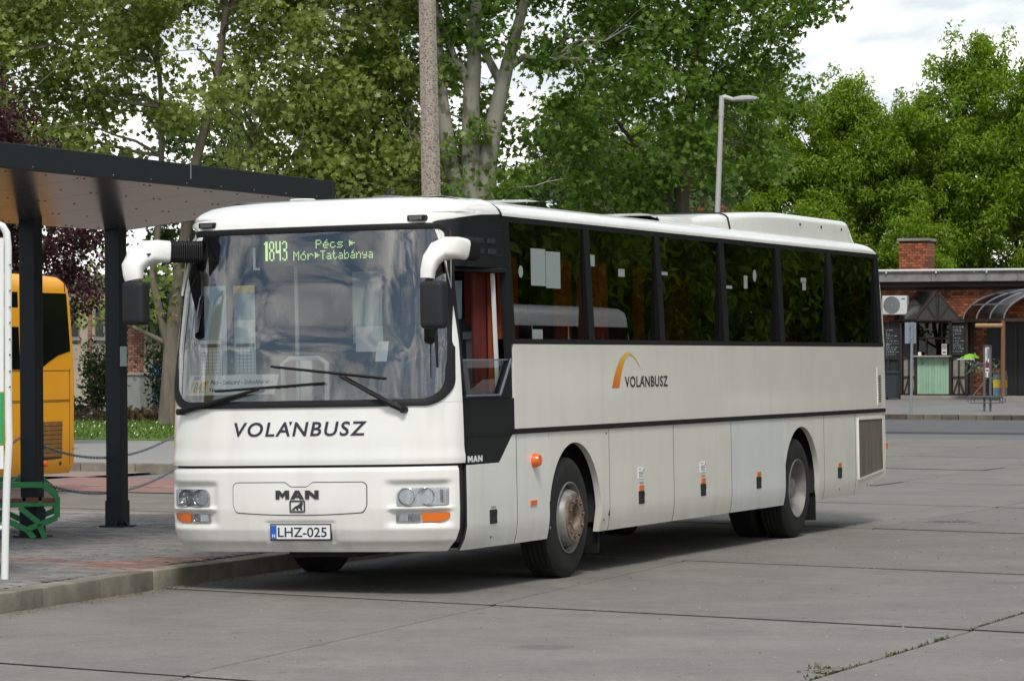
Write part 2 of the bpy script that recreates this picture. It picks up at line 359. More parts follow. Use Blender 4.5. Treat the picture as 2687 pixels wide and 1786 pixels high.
def gridnormals(G):
    a = np.gradient(G, axis=0); b = np.gradient(G, axis=1); n = np.cross(a, b)
    n /= np.maximum(np.linalg.norm(n, axis=-1, keepdims=True), 1e-9)
    if np.mean(np.sum(n*(G - CEN), -1)) < 0: n = -n
    return n
def sheet(mb, G, off=0.0, th=0.0, disp=None, nrm=None):
    """a panel on the body surface, pushed out by off, with an inward lip of depth th round its edge"""
    n = gridnormals(G) if nrm is None else np.broadcast_to(np.array(nrm, float), G.shape); G = G + n*off
    if disp is not None: G = G + n*disp[..., None]
    nr, nc = G.shape[:2]
    fn = np.cross(G[1, 0]-G[0, 0], G[0, 1]-G[0, 0]); flip = np.dot(np.cross(np.gradient(G, axis=0)[nr//2, nc//2], np.gradient(G, axis=1)[nr//2, nc//2]), n[nr//2, nc//2]) > 0
    o = len(mb.v); mb.v.extend(map(tuple, G.reshape(-1, 3)))
    q = []
    for i in range(nr-1):
        for j in range(nc-1):
            f = (i*nc+j, i*nc+j+1, (i+1)*nc+j+1, (i+1)*nc+j)
            q.append(f[::-1] if flip else f)
    if th:
        ring = [(0, j) for j in range(nc)] + [(i, nc-1) for i in range(1, nr)] + [(nr-1, j) for j in range(nc-2, -1, -1)] + [(i, 0) for i in range(nr-2, 0, -1)]
        b0 = nr*nc; m = len(ring)
        mb.v.extend(tuple(G[i, j] - n[i, j]*th) for i, j in ring)
        for k in range(m):
            k2 = (k+1) % m; a, b = ring[k][0]*nc+ring[k][1], ring[k2][0]*nc+ring[k2][1]
            f = (a, b, b0+k2, b0+k); q.append(f if flip else f[::-1])
    mb.lip = (len(mb.f) + (nr-1)*(nc-1), len(mb.f) + len(q))
    mb.f.extend(tuple(i + o for i in f) for f in q); return mb
def dark_lip(o, mb, m='ink'):
    """panel lips coloured dark, so the gaps between panels read as shaded"""
    if len(o.data.polygons) == len(mb.f) and hasattr(mb, 'lip'):
        o.data.materials.append(MT[m])
        for p_ in o.data.polygons[mb.lip[0]:mb.lip[1]]: p_.material_index = 1
    return o
def zs_(a, b, step=.05): return list(np.linspace(a, b, max(2, int(round((b-a)/step))+1)))
def colpanel(x0, x1, zlo, zhi, nx, nz, **kw):
    xs = np.linspace(x0, x1, nx); lo = np.array([zlo(x) if callable(zlo) else zlo for x in xs]); hi = np.array([zhi(x) if callable(zhi) else zhi for x in xs])
    t = np.linspace(0, 1, nz)[:, None]; Z = lo + (hi - lo)*t; X = np.broadcast_to(xs, Z.shape)
    return sheet(MB(), S(X, Z), **kw)

MT['inkwell'] = M('black frame reveal', (.004, .004, .0045), .35, spec=.2)
BETA = R(1.16)                                    # the coach leans a little on its springs towards the kerb
bus = thing('white_coach', 'white single deck coach at the kerb with its route display reading 1843', 'coach')
def bp(mb, name, mat, parent=None, smooth=True, label=None, **kw):
    o = mb.build(name, mat, parent or bus, smooth=smooth, **kw)
    if parent is None: o.rotation_euler = (-BETA, 0, 0)
    if label: o['label'] = label
    return o
def blet(name, s, mat, fn, h, w, parent=None, **kw):
    o = lettering(name, s, mat, parent or bus, fn, h, w, **kw)
    if parent is None: o.rotation_euler = (-BETA, 0, 0)
    return o
def bound(x): return 0.25
# --- front bumper with the sunk lamp recesses and the bar between the lamps
zr = zs_(.36, 1.03, .012); G = rowgrid([(z, ('x', .17), ('X', .17)) for z in zr], 150)
def sm(a, b, t): t = np.clip((t-a)/(b-a), 0, 1); return t*t*(3-2*t)
ay = np.abs(G[..., 1]-YC); Z = G[..., 2]
box_y = sm(.70, .80, ay)*(1 - sm(1.16, 1.235, ay)*.0); rec = box_y*sm(.545, .60, Z)*(1 - sm(.885, .935, Z))
bar = box_y*np.exp(-((Z-.702)/.016)**2)
rec = rec*(1 - sm(1.175, 1.235, ay)); disp = -.030*rec + .036*bar*rec - .008*sm(.46, .40, Z)
pl = sm(.31, .285, ay)*sm(.425, .445, Z)*(1-sm(.60, .615, Z)); disp = disp - .012*pl
disp = disp + .012*sm(1.03, .97, Z)*0 - .014*sm(.985, 1.03, Z)**2
bumper = bp(sheet(MB(), G, 0.004, .03, disp), 'front_bumper', 'paint', sharp=50)
gap = bp(sheet(MB(), rowgrid([(z, ('x', .30), ('X', .30)) for z in (.42, .7, 1.0, 1.03, 1.06)], 90), -.03), 'bumper_gap', 'inside')
# front panel
zr = zs_(1.05, 1.5, .03) + [1.53]; G = rowgrid([(z, ('x', .245), ('X', .245)) for z in zr], 110)
disp = .012*np.exp(-((G[..., 2]-1.09)/.05)**2)
front_panel = bp(sheet(MB(), G, 0.0, .03, disp), 'front_panel', 'paint', sharp=50)
# windscreen loops
def vloop(vo, z0, z1, rb, rt, n=14):
    """rounded rectangle in (y offset / half width, z); radii in metres"""
    pts = []
    def arc(cv, cz, r, a0, a1):
        for t in np.linspace(a0, a1, n): pts.append((cv + r*math.cos(t)/1.25, cz + r*math.sin(t)))
    arc(vo-rt/1.25, z1-rt, rt, 0, math.pi/2); 
    for t in np.linspace(1, 0, 60)[1:-1]: pts.append(((vo-rt/1.25)*(2*t-1), z1))
    arc(-vo+rt/1.25, z1-rt, rt, math.pi/2, math.pi)
    arc(-vo+rb/1.25, z0+rb, rb, math.pi, 1.5*math.pi)
    for t in np.linspace(0, 1, 60)[1:-1]: pts.append(((vo-rb/1.25)*(2*t-1), z0))
    arc(vo-rb/1.25, z0+rb, rb, 1.5*math.pi, 2*math.pi)
    return np.array(pts)
def FV(vz, off=0.0):
    h = YC - INS(vz[:, 1]); return F(YC + vz[:, 0]*h, vz[:, 1], off)
lo_, lm_, li_ = vloop(.962, 1.505, 2.945, .20, .085), vloop(.942, 1.53, 2.925, .185, .07), vloop(.918, 1.56, 2.895, .165, .05)
mb = MB(); n = len(lo_)
rings = [FV(lo_, -.004), FV(lo_, .014), FV(lm_, .017), FV(li_, .004), FV(li_, -.03)]
G = np.stack([np.concatenate([r_, r_[:1]]) for r_ in rings]); mb.grid(G)
seal = bp(mb, 'windscreen_seal', 'rubber', fix=True, sharp=50)
def loop_bounds(loop, z):
    side = loop[loop[:, 0] > 0]; side = side[np.argsort(side[:, 1])]
    return float(np.interp(z, side[:, 1], side[:, 0]))
def vkey(v, z): return ('y', YC + v*(YC - float(INS(z))))
zr = sorted(set(list(np.linspace(1.553, 1.76, 16)) + list(np.linspace(1.76, 2.80, 14)) + list(np.linspace(2.80, 2.899, 10))))
def lb(z): # half width of the glass at height z
    r = .165; v = .924; d = 0.0
    if z < 1.553 + r: d = r - math.sqrt(max(r*r - (1.553 + r - z)**2, 0))
    if z > 2.899 - .05: d = .05 - math.sqrt(max(.0025 - (z - 2.849)**2, 0))
    return v - d/1.25
windscreen = bp(sheet(MB(), rowgrid([(z, vkey(-lb(z), z), vkey(lb(z), z)) for z in zr], 70)), 'windscreen', 'glasscreen')
# white pillars beside the windscreen
for sgn, kx in ((-1, 'x'), (1, 'X')):
    rows = []
    for z in zs_(1.532, 2.93, .03):
        r = .185; d = r - math.sqrt(max(r*r - (1.53 + r - z)**2, 0)) if z < 1.53 + r else 0
        if z > 2.925-.07: d = .07 - math.sqrt(max(.0049 - (min(z, 2.925) - 2.855)**2, 0))
        a = vkey(sgn*(.944 - d/1.25), z); b = (kx, .245)
        rows.append((z, a, b))
    bp(sheet(MB(), rowgrid(rows, 16), 0, .02), 'windscreen_pillar', 'paint')
# --- roof
def roof_lo(x): return 2.95 + .085*math.sin(min(1, max(0, (x-.22)/.95))*math.pi/2)**.8
rows = []
zr = list(np.linspace(2.935, 3.10, 12)) + [3.115, 3.13, 3.145, 3.16, 3.175, 3.19, 3.20, 3.212]
for z in zr:
    xe = 1.20
    if z < 3.035:       # lower edge sweeps down over the driver's window
        t = max(0.0, (z-2.95)/.085); xe = .22 + .95*(math.asin(min(1, t**1.25))/(math.pi/2)) if t < 1 else 1.20
        xe = max(.25, xe)
    xe = max(xe - 0.10*sm(3.05, 3.2, np.array(z)), float(XF(z)) + .05)
    rows.append((z, ('x', xe), ('X', xe)))
rc = sheet(MB(), rowgrid(rows, 90), .004, .02)
# crown of the front cap
def crown(x, y):
    h = np.interp(np.abs(y-YC), [0, .13, .52, .86, 1.04, 1.13, 1.175, 1.2], [3.222, 3.222, 3.212, 3.19, 3.16, 3.13, 3.09, 3.05])
    fr = np.interp(x, [.35, .5, .8, 1.3, 1.9], [3.13, 3.16, 3.19, 3.212, 3.222])
    return np.minimum(h, fr)
X, Y = np.meshgrid(np.linspace(1.0, 1.20, 5), np.linspace(YC-.80, YC+.80, 41)); 
roof_cap = bp(rc, 'roof_front_cap', 'paint', sharp=60)
mb = MB(); xs = np.linspace(.70, 1.21, 12); ys = np.linspace(YC-1.05, YC+1.05, 45); X, Y = np.meshgrid(xs, ys)
mb.grid(np.stack([X, Y, crown(X, Y)+.001], -1)); bp(mb, 'roof_front_crown', 'paint', fix=True)
# long roof skin behind the seam: cross-section swept rearwards
sec = [(1.234, 3.03), (1.231, 3.05), (1.218, 3.075), (1.195, 3.098), (1.158, 3.122), (1.11, 3.140), (1.02, 3.160), (.86, 3.186), (.52, 3.208), (.2, 3.219), (0, 3.221)]
half = [(-a, z) for a, z in sec] + [(a, z) for a, z in sec[::-1][1:]]
xs = list(np.linspace(1.215, 12.35, 30)) + [12.5, 12.6, 12.67, 12.72, 12.75, 12.765]
drop = [0]*30 + [.004, .014, .03, .055, .085, .12]
G = np.zeros((len(xs), len(half), 3))
for i, (x, d) in enumerate(zip(xs, drop)):
    for j, (a, z) in enumerate(half): G[i, j] = (x, YC + a*(1 - d*.25), max(3.028, z - d) if z > 3.04 else z)
mb = MB(); mb.grid(G); roof = bp(mb, 'roof', 'paint', fix=True, sharp=60)
mb = MB()
for k, x in enumerate((1.208,)):
    pts = [(x, YC + a*1.0, z - .002) for a, z in half]
    mb.tube(pts, .008, 6)
bp(mb, 'roof_seam', 'rubber')
# roof furniture: two lifting hatches, cooling unit in two casings, aerial, marker lamps
def hatch(x0, x1):
    mb = MB(); z = 3.25
    G = np.zeros((7, 7, 3))
    for i, x in enumerate(np.linspace(x0, x1, 7)):
        for j, y in enumerate(np.linspace(.88, 1.68, 7)):
            e = 1 - max(abs((i-3)/3)**4, abs((j-3)/3)**4); G[i, j] = (x, y, 3.268 + .045*i/6 + .022*max(e, 0)**.5)
    mb.grid(G); o = bp(mb, 'roof_hatch', 'greyplastic' if False else 'paint', fix=True)
    m2 = MB(); m2.box(x0+.02, x1-.02, .88, 1.68, 3.215, 3.261); m2.build('hatch_collar', 'rubber', o)
    return o
hatch(3.45, 4.40); hatch(6.65, 7.55)
def podsec(x):
    t = float(np.clip((x-6.0)/3.9, 0, 1)); t = t*t*(3-2*t)*.6 + t*.4; zt = 3.232 + .178*t; w = .90 + .09*min(1, max(0, (x-6)/2.5))
    return [(w, 3.135 + .035*(1-t)), (w, 3.165 + .02*(1-t)), (w-.022, zt-.065*t-.012), (w-.045, zt-.024), (w-.095, zt-.004), (w-.3, zt+.004), (0, zt+.014)]
def pod(name, xs, endcap=False):
    G = []
    for x in xs:
        s_ = podsec(x)
        if endcap and x > 12.1:
            k = max(0, (x-12.40)/.38); s_ = [(a*(1-.05*k), z if z < 3.17 else 3.165 + (z-3.165)*max(0.02, 1-k**1.15)) for a, z in s_]
        G.append([(x, YC - a, z) for a, z in s_] + [(x, YC + a, z) for a, z in s_[::-1][1:]])
    mb = MB(); mb.grid(np.array(G)); return bp(mb, name, 'paint', fix=True, sharp=60)
pod('air_duct_cover', np.linspace(6.1, 8.03, 10)); cu = pod('cooling_unit', list(np.linspace(8.055, 10.2, 12)) + list(np.linspace(10.7, 12.3, 6)) + list(np.linspace(12.38, 12.78, 9)), True)
for x in (10.5, 11.3, 12.1): bp(MB().cyl((x, YC-.955, 3.30), (x, YC-.985, 3.30), .014, n=8), 'cover_screw', 'ink')
mb = MB(); mb.tube([(8.043, YC - a*1.003, z+.002) for a, z in podsec(8.04)] + [(8.043, YC + a*1.003, z+.002) for a, z in podsec(8.04)[::-1][1:]], .012, 6); bp(mb, 'cover_seam', 'rubber')
mb = MB(); mb.lathe([(0, .0), (.13, .0), (.12, .012), (0, .014)], (1.05, .98, 3.205), 'z', 20); 
ae = bp(mb, 'aerial_base', 'greyplastic', fix=True); MB().tube([(1.05, .98, 3.215), (1.07, .98, 3.26), (1.10, .98, 3.30)], [.028, .018, .006], 8).build('aerial', 'rubber', ae, smooth=True)
MB().lathe([(0, .0), (.11, .0), (.10, .01), (0, .012)], (1.05, 1.75, 3.21), 'z', 20).build('roof_disc', 'paint', roof, smooth=True, fix=True)
for y in (.36, 2.20):
    p = F(y, 2.985, .0); s_ = 1 if y > YC else -1
    mb = MB(); mb.box(p[0]-.045, p[0]+.04, y-.075, y+.075, 2.962, 3.008); o = bp(mb, 'marker_lamp', 'rubber', smooth=False, bevel=.01)
    mb = MB(); mb.box(p[0]-.050, p[0]-.04, y-.055, y+.055, 2.968, 3.000); mb.build('lamp_lens', 'lens', o)
# --- lower flank panels
def arch(cx, rr=.635, cz=.515, zmin=.36):
    return lambda x: max(zmin, cz + math.sqrt(max(rr*rr - (x-cx)**2, 0))) if abs(x-cx) < rr else zmin
AX1, AX2 = 2.60, 9.33
def skirt(x0, x1, name, mat='paint_side', zlo=.36, zhi=1.25, nx=12, label=None, **kw):
    mb = colpanel(x0+.006, x1-.006, zlo, zhi, nx, 22, off=0, th=.02); return dark_lip(bp(mb, name, mat, label=label, sharp=40, **kw), mb)
def wedge(x): return 1.03 if x < .95 else min(1.25, 1.03 + .22*(x-.95)/.30)
hatch_front = skirt(.262, 1.33, 'front_side_panel', 'paint', zhi=wedge, nx=34)
skirt(1.33, 2.07, 'side_flap', 'paint')
def archpanel(x0, x1, cx):
    a = arch(cx); xs = sorted(set(list(np.linspace(x0+.004, x1-.004, 22)) + list(np.clip(cx - .635*np.cos(np.linspace(0, math.pi, 41)), x0+.004, x1-.004))))
    lo = np.array([a(x) for x in xs]); t = np.linspace(0, 1, 14)[:, None]; Z = lo + (1.25 - lo)*t
    return sheet(MB(), S(np.broadcast_to(np.array(xs), Z.shape), Z), 0, .055, nrm=(0, -1, 0))
ap1 = archpanel(2.07, 3.54, AX1+.09); bp(ap1, 'wheel_arch_panel', 'paint_side', sharp=40)
skirt(3.54, 5.285, 'luggage_hatch'); skirt(5.285, 7.02, 'luggage_hatch')
skirt(7.02, 8.81, 'luggage_hatch', 'paint_cool', label='cooler and cleaner white luggage hatch')
bp(archpanel(8.81, 10.215, AX2+.06), 'wheel_arch_panel', 'paint_side', sharp=40)
skirt(10.215, 11.43, 'engine_hatch')
skz = lambda x: .36 + .19*max(0, (x-11.43)/1.22)
rgp = skirt(11.43, 12.655, 'radiator_panel', zlo=skz)
# radiator grille set in its panel
mb = MB(); gx0, gx1, gz1 = 11.53, 12.53, 1.19; gl = lambda x: .53 + .075*(x-gx0)
mb = sheet(MB(), S(*[np.array(a) for a in (np.array([[gx0, gx1], [gx0, gx1]]), np.array([[gl(gx0), gl(gx1)], [gz1, gz1]]))], .003)); 
MT['mesh'] = M('dusty radiator mesh', (0.085, 0.075, 0.062), 0.7, var=0.45, vscale=2.0, stretch=(8, 1, .5))
rg = bp(mb, 'radiator_mesh', 'mesh', rgp, smooth=False)
mb = MB()
for x in np.linspace(gx0+.02, gx1-.02, 48):
    p0, p1 = S(x, gl(x)+.005, .007), S(x, gz1-.005, .007); mb.bar(p0, p1, .006, .006, (0, 1, 0))
MT['slat'] = M('grille slat', (0.13, 0.115, 0.095), 0.6, var=0.4, vscale=2, stretch=(8, 1, .5))
o = mb.build('grille_slat', 'slat', rg); o['kind'] = 'stuff'
mb = MB()
for a, b in (((gx0, gl(gx0)), (gx1, gl(gx1))), ((gx1, gl(gx1)), (gx1, gz1)), ((gx1, gz1), (gx0, gz1)), ((gx0, gz1), (gx0, gl(gx0)))):
    mb.bar(S(*a, .006), S(*b, .006), .022, .018, (0, 1, 0))
mb.build('mesh_frame', 'paint_side', rgp)
# rear end, both halves, plus the far flank
def wrap(name, mat, z0, z1, x0):
    mb = MB(); zz = zs_(z0, z1, .06)
    sheet(mb, rowgrid([(z, ('s', 0), ('x', x0)) for z in zz], 20), 0, .02); sheet(mb, rowgrid([(z, ('X', x0), ('s', 1)) for z in zz], 20), 0, .02)
    return bp(mb, name, mat)
wrap('rear_bumper', 'paint_side', .60, 1.245, 12.665); wrap('rear_panel', 'paint_side', 1.255, 1.98, 12.70); wrap('rear_window_panel', 'paint_side', 1.985, 3.03, 12.66)
mb = MB(); zz = [.36, .45, .54, .8, 1.25, 1.6, 1.985]
sheet(mb, rowgrid([(z, ('X', .255), ('X', 12.68)) for z in zz], 60), 0, .02); bp(mb, 'far_side_panel', 'paint_side')
mb = MB(); sheet(mb, rowgrid([(z, ('X', .255), ('X', 12.68)) for z in (1.99, 2.5, 3.03)], 40), -.004); bp(mb, 'far_side_window', 'glassside')
# rubber rail, waist panel, vent slots
bp(colpanel(1.315, 12.66, 1.252, 1.292, 60, 3, off=.014, th=.03), 'rub_rail', 'rubber')
waist = bp(colpanel(1.315, 12.695, 1.294, 1.985, 60, 12, off=.002, th=.03), 'waist_panel', 'paint_side')
vp = bp(colpanel(12.36, 12.53, 1.33, 1.755, 3, 3, off=.008, th=.01), 'vent_panel', 'paint_side', waist)
for k in range(13):
    z = 1.375 + k*.0235; mb = MB(); p = S(12.445, z, .0085); mb.box(p[0]-.05, p[0]+.05, p[1]-.003, p[1]+.003, z-.0055, z+.0055); mb.build('vent_slot', 'ink', vp)
# side window strip
WX = [(1.37, 3.11), (3.25, 4.99), (5.13, 6.88), (7.04, 8.74), (8.90, 10.60), (10.76, 12.49)]
ws = bp(colpanel(1.265, 12.66, 2.985, 3.032, 40, 3, off=0, th=.05), 'window_top_rail', 'black')
bp(colpanel(1.265, 12.66, 1.987, 2.028, 40, 3, off=.004, th=.05), 'window_sill_rail', 'rubber')
pe = [1.265] + [v for w in WX for v in w] + [12.66]
for a, b in zip(pe[0::2], pe[1::2]): mb = colpanel(a, b, 2.028, 2.985, 3, 8, off=0, th=.05); dark_lip(bp(mb, 'window_pillar', 'black'), mb, 'inkwell')
def pane_pt(x, z, off=0.0): return (x, .054 + .003*(2.99-z) - off, z)
panes = []
for a, b in WX:
    mb = MB(); mb.quad(pane_pt(a-.004, 2.026), pane_pt(b+.004, 2.026), pane_pt(b+.004, 2.987), pane_pt(a-.004, 2.987)); panes.append(bp(mb, 'window_pane', 'glassside', smooth=False))
def sticker(pane, x, z, w, h, mat='paperdim', name='notice', oval=False):
    mat = 'winpaper'  # notices sit outside the pane; dimming by the tint is in their colour
    mb = MB()
    if oval: pts = [pane_pt(x + w/2*math.cos(t), z + h/2*math.sin(t), .002) for t in np.linspace(0, 2*math.pi, 20)[:-1]]
    else: pts = [pane_pt(x + sx*w/2, z + sz*h/2, .002) for sx, sz in ((-1,-1),(1,-1),(1,1),(-1,1))]
    mb.quad(*pts); mb.build(name, mat, pane)
sticker(panes[0], 2.04, 2.63, .34, .31, 'paper'); sticker(panes[0], 2.39, 2.615, .34, .31, 'paper'); sticker(panes[0], 1.64, 2.585, .10, .10, 'paper', oval=True); sticker(panes[0], 2.0, 2.07, .24, .08, 'paper')
sticker(panes[1], 3.33, 2.72, .16, .10); sticker(panes[1], 4.10, 2.63, .17, .07, 'paper'); sticker(panes[2], 5.28, 2.65, .18, .03); sticker(panes[3], 7.2, 2.56, .22, .03); sticker(panes[3], 7.75, 2.62, .12, .13); sticker(panes[3], 8.05, 2.69, .12, .12, oval=True)
sticker(panes[4], 9.75, 2.68, .2, .05); sticker(panes[4], 9.77, 2.62, .13, .09)
# --- driver's corner: dark panel, louvres, window
dl = bp(colpanel(.255, 1.302, lambda x: wedge(x)+.006 if x > .95 else 1.036, 1.545, 60, 10, off=.001, th=.012), 'driver_lower_panel', 'black')
mb = MB(); mb.bar(S(.258, 1.262, .006), S(1.31, 1.262, .006), .012, .014, (0, 1, 0)); bp(mb, 'panel_groove', 'rubber', smooth=False)
dt = bp(colpanel(.262, 1.262, 2.60, lambda x: roof_lo(x)-.004, 24, 8, off=0, th=.03), 'driver_top_panel', 'black')
for i in range(3):
    for k in range(2):
        x = .52 + i*.235; z = 2.815 - k*.085; mb = MB(); p = S(x, z, .002)
        mb.prism([(-.09, -.02), (-.07, .022), (.09, .022), (.07, -.02)], (p[0], p[1], p[2]), (1, 0, 0), (0, 0, 1), (0, -.006, 0)); mb.build('louvre', 'ink', dt)
for z in (2.905, 2.70):
    mb = MB(); mb.bar(S(.36, z-.0, .002), S(1.2, z, .002), .006, .006, (0, 1, 0)); mb.build('panel_seam', 'ink', dt)
# window opening outline in (x,z)
dw = [(.285, 1.575), (.975, 1.575), (1.235, 1.865), (1.235, 2.565), (.285, 2.565)]
do = [(.258, 1.545), (.99, 1.545), (1.262, 1.85), (1.262, 2.60), (.258, 2.60)]
mb = MB()
for off, th in ((.008, 0),):
    A = [S(x, z, .010) for x, z in do]; B_ = [S(x, z, .010) for x, z in dw]; C_ = [S(x, z, -.05) for x, z in dw]
    n5 = 5
    for i in range(n5):
        j = (i+1) % n5; mb.quad(A[i], A[j], B_[j], B_[i]); mb.quad(B_[i], B_[j], C_[j], C_[i])
dframe = bp(mb, 'driver_window_frame', 'black', smooth=False)
MT['seamlight'] = M('window edge strip', (0.16, 0.18, 0.21), 0.4)
mb = MB(); 
for a, b in (((.285, 1.575), (.975, 1.575)), ((.975, 1.575), (1.235, 1.865))): mb.bar(S(*a, .012), S(*b, .012), .014, .016, (0, 1, 0))
mb.build('sill_strip', 'seamlight', dframe)
mb = MB(); mb.quad(S(.985, 1.548, .002), S(1.262, 1.548, .002), S(1.262, 1.845, .002)); bp(mb, 'driver_corner_panel', 'black', smooth=False)
mb = MB(); mb.add([S(x, z, -.02) for x, z in ((.285, 1.575), (.975, 1.575), (1.225, 1.855), (.285, 1.855))], [(0, 1, 2, 3)]); bp(mb, 'driver_window_pane', 'glassclear', smooth=False)
mb = MB(); mb.bar(S(.285, 1.858, -.02), S(1.23, 1.858, -.02), .012, .014, (0, 1, 0)); bp(mb, 'glass_edge', 'seamlight', smooth=False)
mb = MB(); mb.bar((1.17, .09, 1.62), (1.13, .10, 2.56), .03, .02); bp(mb, 'window_guide', 'whitesteel', smooth=False)
# --- lamps on the bumper
def lamp_pair(sgn):
    """headlight above, fog lamp and indicator below; sgn -1 is the driver's side"""
    Y0 = lambda d: YC + sgn*d
    def panel(d0, d1, z0, z1, off, round_in=0, nx=14, nz=8, shape=None):
        G = np.zeros((nz, nx, 3))
        for i, tz in enumerate(np.linspace(0, 1, nz)):
            z = z0 + (z1-z0)*tz; a, b = d0, d1
            if shape: a, b = shape(a, b, tz)
            for j, d in enumerate(np.linspace(a, b, nx)): G[i, j] = F(Y0(d), z, off)
        return G
    hs = lambda a, b, t: (a + .045*max(0, (t-.55)/.45)**2.2, b)
    mb = sheet(MB(), panel(.815, 1.205, .725, .865, -.020, shape=hs), 0, .02); bz = bp(mb, 'headlight', 'lampsilver', label='headlight with two round reflectors')
    for d in (.90, 1.06):
        p = F(Y0(d), .795, -.012); mb = MB()
        mb.lathe([(.068, -.016), (.056, .016), (.036, .034), (.014, .042), (.0, .044)], tuple(p), 'x', 24); mb.build('reflector', 'chrome', bz, smooth=True)
        mb = MB(); mb.lathe([(.0, .004), (.009, .008), (.010, .04)], tuple(p), 'x', 12); mb.build('bulb_cap', 'chrome', bz, smooth=True)
    mb = MB(); mb.box(*sorted((float(F(Y0(1.15), .79, -.018)[0]), float(F(Y0(1.15), .79, -.018)[0])+.02)), *sorted((Y0(1.12), Y0(1.165))), .745, .85); mb.build('side_reflector', 'chrome', bz)
    sheet(MB(), panel(.82, 1.20, .729, .861, -.006, shape=hs), 0, .008).build('headlight_lens', 'lens', bz, smooth=True)
    mb = sheet(MB(), panel(.81, 1.0, .598, .668, -.020), 0, .015); fg = bp(mb, 'fog_lamp', 'lampsilver')
    p = F(Y0(.95), .633, -.014); MB().lathe([(.031, -.006), (.022, .012), (.0, .018)], tuple(p), 'x', 18).build('reflector', 'chrome', fg, smooth=True)
    p = F(Y0(.865), .633, -.014); mb = MB(); mb.box(p[0], p[0]+.01, min(Y0(.83), Y0(.905)), max(Y0(.83), Y0(.905)), .607, .660); mb.build('reflector', 'chrome', fg)
    sheet(MB(), panel(.812, .998, .600, .666, -.008), 0, .008).build('fog_lens', 'lens', fg, smooth=True)
    ish = lambda a, b, t: (a, b - .06*max(0, (.5-t)/.5)**2)
    bp(sheet(MB(), panel(1.012, 1.205, .598, .668, -.008, shape=ish), 0, .012), 'indicator_lamp', 'amber')
lamp_pair(-1); lamp_pair(1)
# grille lid with its notch
def lidpoly(inset=0.0):
    pts = []; w = .585-inset; zt, zb = .918-inset, .675+inset
    def arc(cx, cz, rx, rz, a0, a1, n=8):
        for t in np.linspace(a0, a1, n): pts.append((cx + rx*math.cos(t), cz + rz*math.sin(t)))
    arc(w-.04, zt-.03, .04, .03, 0, math.pi/2)
    for d, z in ((.14, zt), (.105, zt-.008), (.07, zt-.036), (-.07, zt-.036), (-.105, zt-.008), (-.14, zt)): pts.append((d, z))
    arc(-w+.04, zt-.03, .04, .03, math.pi/2, math.pi)
    arc(-w+.10, zb+.07, .075, .07, math.pi, 1.5*math.pi)
    for d in np.linspace(-w+.12, w-.12, 12): pts.append((d, zb - .022*(1-(d/w)**2)))
    arc(w-.10, zb+.07, .075, .07, 1.5*math.pi, 2*math.pi)
    return pts
def facepoly(pts, off, th=.012):
    mb = MB(); n = len(pts)
    a = [F(YC - d, z, off) for d, z in pts]; c = F(YC, .8, off); b = [F(YC - d, z, off-th) for d, z in pts]
    return mb.add(a + b, [tuple(range(n-1, -1, -1))] + [(i, (i+1) % n, n+(i+1) % n, n+i) for i in range(n)])
def lidpanel(name, mat, w, zt, zb, r, off, th):
    ds = np.concatenate([w - r*(1-np.sin(np.linspace(0, math.pi/2, 8))), np.linspace(w-r, .15, 12)[1:], np.linspace(.14, -.14, 15)]); ds = np.concatenate([ds[ds > -.2], -ds[:19][::-1]]); ds = np.array(sorted(set(np.round(ds, 5))))
    c = np.array([r - math.sqrt(max(r*r - max(0, abs(d)-(w-r))**2, 0)) for d in ds])
    notch = .036*(1 - sm(.065, .125, np.abs(ds))); top = zt - notch - c*.8; low = zb - .022*(1-(ds/w)**2) + c*1.6
    t = np.linspace(0, 1, 8)[:, None]; Z = low + (top-low)*t; Y = np.broadcast_to(YC - ds, Z.shape)
    mb = sheet(MB(), F(Y, Z), off, th); o = bp(mb, name, mat, sharp=60); return o
lidgap = lidpanel('lid_gap', 'ink', .586, .919, .676, .052, .0062, .002)
lid = lidpanel('grille_lid', 'paint', .579, .912, .683, .046, .010, .004)
# maker letters as raised blocks and the lion badge
def block_letters(word, y0, z0, w, h, gapf=.09):
    shp = {'M': [[(0,0),(0,1),(.30,1),(.5,.62),(.70,1),(1,1),(1,0),(.72,0),(.72,.50),(.5,.12),(.28,.50),(.28,0)]],
           'A': [[(0,0),(.36,1),(.64,1),(1,0),(.70,0),(.64,.18),(.36,.18),(.30,0)]],
           'N': [[(0,0),(0,1),(.30,1),(.70,.48),(.70,1),(1,1),(1,0),(.72,0),(.30,.54),(.30,0)]]}
    n = len(word); cw = w/(n + gapf*(n-1)); out = []
    for k, ch in enumerate(word):
        x0 = k*cw*(1+gapf)
        for pl_ in shp[ch]: out.append([(y0 + x0 + px*cw, z0 + pz*h) for px, pz in pl_])
    return out
MT['badge'] = M('worn black badge', (0.03, 0.03, 0.035), 0.35, stain=(0.25, 0.25, 0.25), stain_scale=40, stain_lo=.62, stain_hi=.7)
for pl_ in block_letters('MAN', -.20, .783, .375, .070): bp(facepoly([(d, z) for d, z in pl_], .0165, .007), 'maker_letter', 'badge', smooth=False)
MT['badgeline'] = M('badge outline', (0.035, 0.035, 0.045), 0.4)
mb = MB(); c0, z0, w2, h2 = -.012, .727, .062, .042
for a, b in (((c0-w2, z0-h2), (c0+w2, z0-h2)), ((c0+w2, z0-h2), (c0+w2, z0+h2)), ((c0+w2, z0+h2), (c0-w2, z0+h2)), ((c0-w2, z0+h2), (c0-w2, z0-h2))):
    mb.bar(F(YC-a[0], a[1], .013), F(YC-b[0], b[1], .013), .011, .007, (1, 0, 0))
badge = bp(mb, 'lion_badge', 'badgeline', smooth=False)
